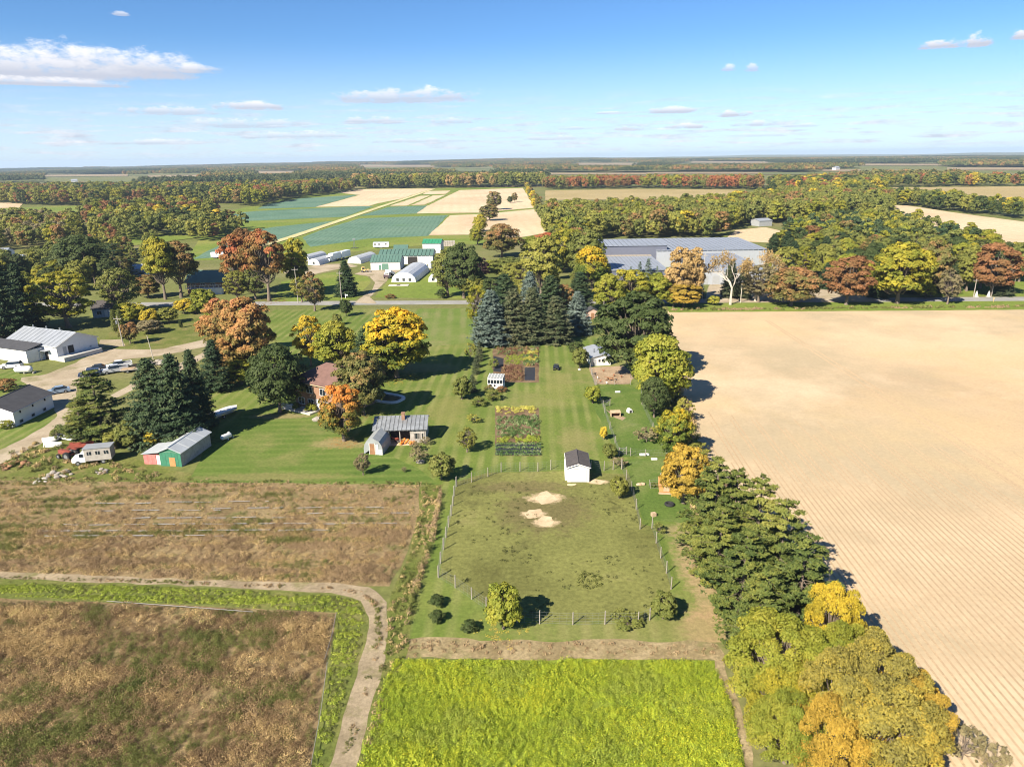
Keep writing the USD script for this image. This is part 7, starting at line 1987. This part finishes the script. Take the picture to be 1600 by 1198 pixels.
# utility vehicle on the lawn
x, y = Gxy(869, 577)
t = thing('quad_bike', 'dark quad bike alone on the long mown lawn', 'quad bike', (x, y, 0), r210(85))
MB().tm(prism([(-.9, .45), (.9, .45), (1.0, .75), (.45, .95), (-.1, .8), (-.9, .85)], -.38, .38, .08)).build('body', P_dark, t, 30)
MB().box(-.75, -.22, .86, .05, .22, 1.0).build('seat', M_black, t)
for xx in (-.85, .75):
    MB().box(xx - .3, -.5, .96 if xx > 0 else .88, xx + .3, .5, 1.0 if xx > 0 else .92).build('rack', P_navy, t)
MB().tube([(.3, -.42, 1.2), (.38, 0, 1.12), (.3, .42, 1.2)], .035, 5).build('handlebar', M_black, t)
for s in (-1, 1):
    for xx in (-.72, .72):
        wheel(t, xx, s * .52, .32, .28)
        MB().box(xx - .4, s * .52 - .17, .68, xx + .4, s * .52 + .17, .74).build('fender', P_dark, t)

# ------------------------------------------------------------------ poles, signs, statues
M_pole = plain('pole_wood', (.34, .30, .26), rough=.9, var=.2, scale=2)


def pole(label, px, py, ty, r=.14, arm=True, lean=0.0, mat=M_pole, box=False):
    x, y = Gxy(px, py)
    lo, hi = .5, 20
    for _ in range(30):
        m = (lo + hi) / 2
        lo, hi = (m, hi) if proj((x, y, m))[1] > ty else (lo, m)
    t = thing('utility_pole', label, 'pole', (x, y, 0), .05)
    MB().tube([(0, 0, -.3), (lean * .5, 0, lo / 2), (lean, 0, lo)], [r, r * .85, r * .7], 8).build('shaft', mat, t, 40)
    if arm:
        MB().box(lean - 1.0, -.06, lo - .75, lean + 1.0, .06, lo - .6).build('crossarm', mat, t)
        for s in (-.9, 0, .9):
            MB().tube([(lean + s, 0, lo - .6 if s else lo), (lean + s, 0, lo - .4 if s else lo + .2)], .05, 5).build('insulator', M_chrome, t)
    if box:
        MB().tube([(lean - .3, -.1, lo - 2.0), (lean - .3, -.1, lo - 1.1)], .24, 10).build('transformer', M_chrome, t, 40)


pole('utility pole with grey transformer beside the columnar cedars', 193, 541, 494, lean=-.3, box=True)
pole('bare leaning white pole beside the stone heap', 240, 562, 524, r=.11, arm=False, lean=-.6, mat=M_palebark)
pole('utility pole at the barn driveway beside the lone spruce', 534, 470, 424, mat=M_pole)
pole('utility pole at the roadside left of the reddish open tree', 466, 474, 418)
pole('pale utility pole beside the tan roadside trees', 1097, 468, 396, mat=M_palebark)
pole('short pale pole right of the bare white tree', 1157, 473, 444, arm=False, mat=M_palebark)
pole('utility pole left of the two white statues', 1521, 464, 435)
pole('thin pole between statues and red crowned tree', 1549, 464, 446, arm=False, r=.08)
pole('pole behind the little pink shed', 943, 500, 470, arm=False, r=.1)
for px, lb in ((1525, 'left of two white garden statues beside the road'), (1544, 'right of two white garden statues beside the road')):
    x, y = Gxy(px, 464)
    t = thing('statue', lb, 'statue', (x, y, 0))
    MB().box(-.5, -.5, 0, .5, .5, .35).build('plinth', M_concrete, t)
    MB().tube([(0, 0, .35), (0, 0, .9), (0, 0, 1.35), (0, 0, 1.6), (0, 0, 1.8), (0, 0, 2.05)], [.42, .34, .3, .12, .17, .03], 10).build('figure', M_white, t, 60)
x, y = Gxy(1552, 472)
t = thing('road_marker', 'short yellow marker post on the verge', 'post', (x, y, 0))
MB().tube([(0, 0, -.1), (0, 0, 1.3)], .06, 6).build('post', M_yellow, t)
MB().box(-.15, -.04, 1.0, .15, .04, 1.4).build('plate', M_yellow, t)
x, y = Gxy(540, 466)
t = thing('mail_post', 'small white post beside the barn driveway', 'post', (x, y, 0))
MB().box(-.12, -.12, -.1, .12, .12, 1.5).build('post', M_white, t)
MB().box(.12, -.1, .9, .9, .1, 1.3).build('sign_board', M_white, t)

# swimming pool
o = np.array(G(599, 622))
t = thing('swimming_pool', 'pool with a broad white rim half hidden by the rust green maple', 'pool', o, r210(-28))
a = np.linspace(0, 2 * math.pi, 28, endpoint=False)
ex = np.sign(np.cos(a)) * np.abs(np.cos(a)) ** .6; ey = np.sign(np.sin(a)) * np.abs(np.sin(a)) ** .6
out_, in_ = np.column_stack([ex * 4.6, ey * 2.6]), np.column_stack([ex * 4.0, ey * 2.0])
n = len(a)
V = np.vstack([np.column_stack([out_, np.full(n, -.1)]), np.column_stack([out_, np.full(n, .35)]), np.column_stack([in_, np.full(n, .35)]), np.column_stack([in_, np.full(n, -.1)])])
F_ = [(k * n + i, k * n + (i + 1) % n, (k + 1) * n + (i + 1) % n, (k + 1) * n + i) for k in range(3) for i in range(n)]
MB().add(V, F_).build('rim', M_white, t)
MB().add(np.vstack([np.column_stack([in_, np.full(n, .12)]), [[0, 0, .12]]]), [(i, (i + 1) % n, n) for i in range(n)]).build('cover', plain('dark_pool_cover', (.02, .035, .03), rough=.3), t)

# pumpkins and tiller in the open shed
rg = np.random.default_rng(11)
pk = trimesh.creation.icosphere(2, 1.0)
ang = np.arctan2(pk.vertices[:, 1], pk.vertices[:, 0])
pkv = pk.vertices * np.array([1, 1, .78]) * (1 - .07 * np.abs(np.sin(ang * 5)))[:, None]
M_pumpkin = plain('pumpkin_skin', (.62, .2, .03), rough=.45, var=.2, scale=4)
for k in range(22):
    u, v = rg.uniform(4.3, 6.9), rg.uniform(-.9, .5)
    lay = 0 if k < 15 else 1
    s = rg.uniform(.17, .27)
    px_, py_, _ = at_local(loc_o, loc_r, u, v)
    t = thing('pumpkin', 'orange pumpkin in the heap under the open shed', 'pumpkin', (px_, py_, s * .75 + lay * .3), rg.uniform(0, 6), 'pumpkins heaped at the open shed')
    MB().add(pkv * s, pk.faces).build('shell', M_pumpkin, t, True)
    MB().tube([(0, 0, s * .7), (.02, 0, s * 1.05)], [.03, .02], 5).build('stem', M_brownwood, t)
px_, py_, _ = at_local(loc_o, loc_r, 3.6, .3)
t = thing('garden_tiller', 'red garden tiller standing under the open shed', 'tiller', (px_, py_, 0), loc_r + .6)
MB().box(-.25, -.2, .4, .35, .2, .8).build('engine', P_red, t)
MB().tube([(-.2, -.18, .7), (-.9, -.2, 1.2)], .025, 5).tube([(-.2, .18, .7), (-.9, .2, 1.2)], .025, 5).build('handle', P_red, t)
for s in (-1, 1):
    wheel(t, .1, s * .3, .28, .14)
px_, py_, _ = at_local(loc_o, loc_r, 5.0, -.9)
sheet('concrete_floor', 'pale trodden floor in front of the open shed', 'floor', [at_local(loc_o, loc_r, u, v)[:2] for u, v in ((2.4, -1.2), (7.2, -1.1), (7.2, .0), (6.0, 1.7), (2.6, 1.7))], .01, M_sand, jit=.2, px=False, step=.5, seed=77)

# ------------------------------------------------------------------ runs
x, y = Gxy(1041, 770)
t = thing('hen_hutch', 'orange plywood hutch with sloping roof under the bronze tree', 'hutch', (x, y, 0), r210(-8))
MB().box(-1.0, 0, .1, 1.1, 1.5, 1.25).build('box', M_orange_ply, t)
MB().slab([(-1.15, -.25, 1.2), (1.25, -.25, 1.2), (1.25, 1.7, 1.75), (-1.15, 1.7, 1.75)], .06).build('roof', M_orange_ply, t)
MB().box(-.4, -.05, .25, .4, .0 - .004, 1.0).build('door', M_wood, t)
MB().box(-1.1, -.5, .0, 1.2, -.02, .08).build('ramp', M_wood, t)
x, y = Gxy(1034, 750)
t = thing('water_barrel', 'pale blue barrel behind the orange hutch', 'barrel', (x, y, 0))
MB().tube([(0, 0, 0), (0, 0, .15), (0, 0, .5), (0, 0, .85), (0, 0, 1.0)], [.28, .31, .34, .31, .28], 12).build('barrel_body', plain('pale_blue_plastic', (.35, .5, .62), rough=.4), t, 50)
MB().tube([(0, 0, 1.0), (0, 0, 1.05)], .25, 12).build('lid', M_white, t)
x, y = Gxy(1016, 763)
t = thing('wire_cage', 'low wire cage holding green shrubs beside the orange hutch', 'cage', (x, y, 0))
for xx in (0, 1.5):
    for yy in (0, .9):
        MB().box(xx - .03, yy - .03, 0, xx + .03, yy + .03, 1.0).build('post', M_post, t)
for z in (.1, .5, .95):
    MB().tube([(0, 0, z), (1.5, 0, z), (1.5, .9, z), (0, .9, z), (0, .02, z)], .015, 4).build('wire', M_wire, t)
plant('shrub_b', x + .5, y + .45, .8, .8, 'mid_green', 'left of two small green shrubs inside the wire cage', 'bush', 'shrub')
plant('shrub_a', x + 1.1, y + .45, .7, .7, 'mid_green', 'right of two small green shrubs inside the wire cage', 'bush', 'shrub')
x, y = Gxy(1046, 789)
t = thing('rubber_ring', 'black tyre lying in the lower run', 'tyre', (x, y, .17))
m = trimesh.creation.torus(.52, .19, major_sections=24, minor_sections=10)
MB().tm(m).build('tyre', M_black, t, 60)
MB().tube([(0, 0, -.1), (0, 0, -.02)], .4, 14).build('water', M_dark, t)
x, y = Gxy(1021, 806)
t = thing('feed_box', 'small grey wooden box with dark opening in the lower run', 'box', (x, y, 0), .3)
MB().box(-.3, -.25, 0, .3, .25, .5).build('box_body', M_wood, t)
MB().box(.28, -.15, .1, .305, .15, .4).build('opening', M_dark, t)
x, y = Gxy(961.5, 650)
t = thing('goat_shelter', 'low wooden shelter on legs in the green run', 'shelter', (x, y, 0), .05)
MB().slab([(-.95, -.5, .85), (.95, -.5, .85), (.95, .6, 1.0), (-.95, .6, 1.0)], .09).build('roof', M_wood, t)
MB().box(-.8, .45, 0, .8, .52, .85).build('back_board', M_brownwood, t)
for xx in (-.85, .85):
    MB().box(xx - .06, -.45, 0, xx + .06, .5, .8).build('side_board', M_wood, t)
sheet('dirt_patch', 'bare earth round the wooden shelter', 'earth', [(946, 640), (956, 644), (978, 652), (972, 656), (960, 652)], .01, M_brownsoil, jit=.3, step=.5, seed=78)
x, y = Gxy(983.5, 644)
t = thing('animal_hutch', 'white domed hutch with a dark doorway in the green run', 'hutch', (x, y, 0), r210(20))
a = np.linspace(0, math.pi, 9)
MB().tm(prism([(float(-.42 * math.cos(q)), float(.2 + .62 * math.sin(q))) for q in a][::-1] + [(-.42, 0), (.42, 0)], -.45, .45, .05)).build('shell', M_white, t, 40)
MB().box(-.2, -.47, .0, .2, -.452, .5).build('doorway', M_dark, t)
for px, py, w_, lb in ((1006.5, 711, .75, 'white feed trough at the cross fence'), (1022, 718, .45, 'white pan in the lower run below the cross fence'), (965, 613, .5, 'white pan at the top of the green run'), (905, 578, .25, 'white bucket at the dome shaped bush')):
    x, y = Gxy(px, py)
    t = thing('feed_trough', lb, 'trough', (x, y, 0), .05)
    MB().box(-w_, -.2, 0, w_, .2, .06).build('base', M_white, t)
    for s in (-1, 1):
        MB().box(-w_, s * .2 - .025, .06, w_, s * .2 + .025, .26).build('side', M_white, t)
        MB().box(s * w_ - .025, -.17, .06, s * w_ + .025, .17, .26).build('end', M_white, t)
x, y = Gxy(1001, 757)
stones('pale tan boulder in the lower run', 1001, 757, 2, .3, .33, M_wood, seed=21, name='boulder', cat='stone')
x, y = Gxy(953, 594)
t = thing('log_pile', 'heap of logs and branches in the earth chicken yard', 'logs', (x, y, 0))
for k in range(7):
    q = rg.normal(size=2) * .4; d = rg.uniform(0, 3.1)
    MB().tube([(q[0] - .8 * math.cos(d), q[1] - .8 * math.sin(d), .12 + .08 * k), (q[0] + .8 * math.cos(d), q[1] + .8 * math.sin(d), .2 + .1 * k)], [.1, .07], 6).build('log', M_brownwood, t)


def blob(bones, grow=.035):
    """One smooth body: hulls of spheres at the joints of each bone, joined and smoothed."""
    import manifold3d as m3
    tot = m3.Manifold()
    for (a, ra), (b, rb) in bones:
        tot += m3.Manifold.batch_hull([m3.Manifold.sphere(ra, 12).translate(a), m3.Manifold.sphere(rb, 12).translate(b)])
    tot = tot.refine_to_length(grow)
    me = tot.to_mesh()
    tm = trimesh.Trimesh(me.vert_properties[:, :3], me.tri_verts)
    trimesh.smoothing.filter_taubin(tm, iterations=8)
    return tm


hen = blob([(((-.10, 0, .26), .10), ((.08, 0, .28), .11)), (((.08, 0, .28), .11), ((.17, 0, .42), .05)), (((.17, 0, .42), .05), ((.2, 0, .47), .045)), (((-.10, 0, .27), .08), ((-.24, 0, .42), .04)),
            (((0, .05, .2), .035), ((.01, .05, .02), .014)), (((0, -.05, .2), .035), ((.01, -.05, .02), .014)), (((.01, .05, .015), .012), ((.07, .05, .012), .01)), (((.01, -.05, .015), .012), ((.07, -.05, .012), .01)), (((.22, 0, .47), .025), ((.27, 0, .455), .008))])
hen_cols = [plain('red_hen_feathers', (.28, .11, .05), rough=.9), plain('white_hen_feathers', (.68, .64, .56), rough=.9), plain('black_hen_feathers', (.03, .028, .03), rough=.8)]
M_comb = plain('hen_comb', (.55, .04, .03), rough=.6)
for k, (px, py, c, lb) in enumerate([(930, 586, 2, 'black hen at the left fence of the earth yard'), (934, 592, 1, 'white hen at the left of the earth yard'), (943, 581, 0, 'red brown hen near the white coop'), (959, 588, 0, 'red brown hen right of the log heap'), (963, 595, 2, 'black hen right of the log heap'),
                                     (948, 600, 1, 'white hen below the log heap'), (971, 590, 0, 'red brown hen under the yellow green maple'), (938, 597, 0, 'red brown hen near the run fence')]):
    x, y = Gxy(px, py)
    t = thing('hen', lb, 'hen', (x, y, .022), k * 1.7, scale=(1.15,) * 3)
    MB().tm(hen).build('body', hen_cols[c], t, True)
    MB().tm(trimesh.creation.icosphere(1, .03), trimesh.transformations.translation_matrix([.2, 0, .525])).build('comb', M_comb, t)

# ------------------------------------------------------------------ haze
M_haze = usdkit.material(stage, '/World/Looks/haze', {'v': ('principled_volume', {'color': (.64, .80, 1.0), 'density': 7e-5, 'anisotropy': .1})}, [], volume='v.volume')
hz = MB().box(-14000, -14000, -60, 14000, 14000, 90)
tagged(hz.build('haze', M_haze), 'thin blue autumn haze over the whole countryside', 'haze', kind='stuff')
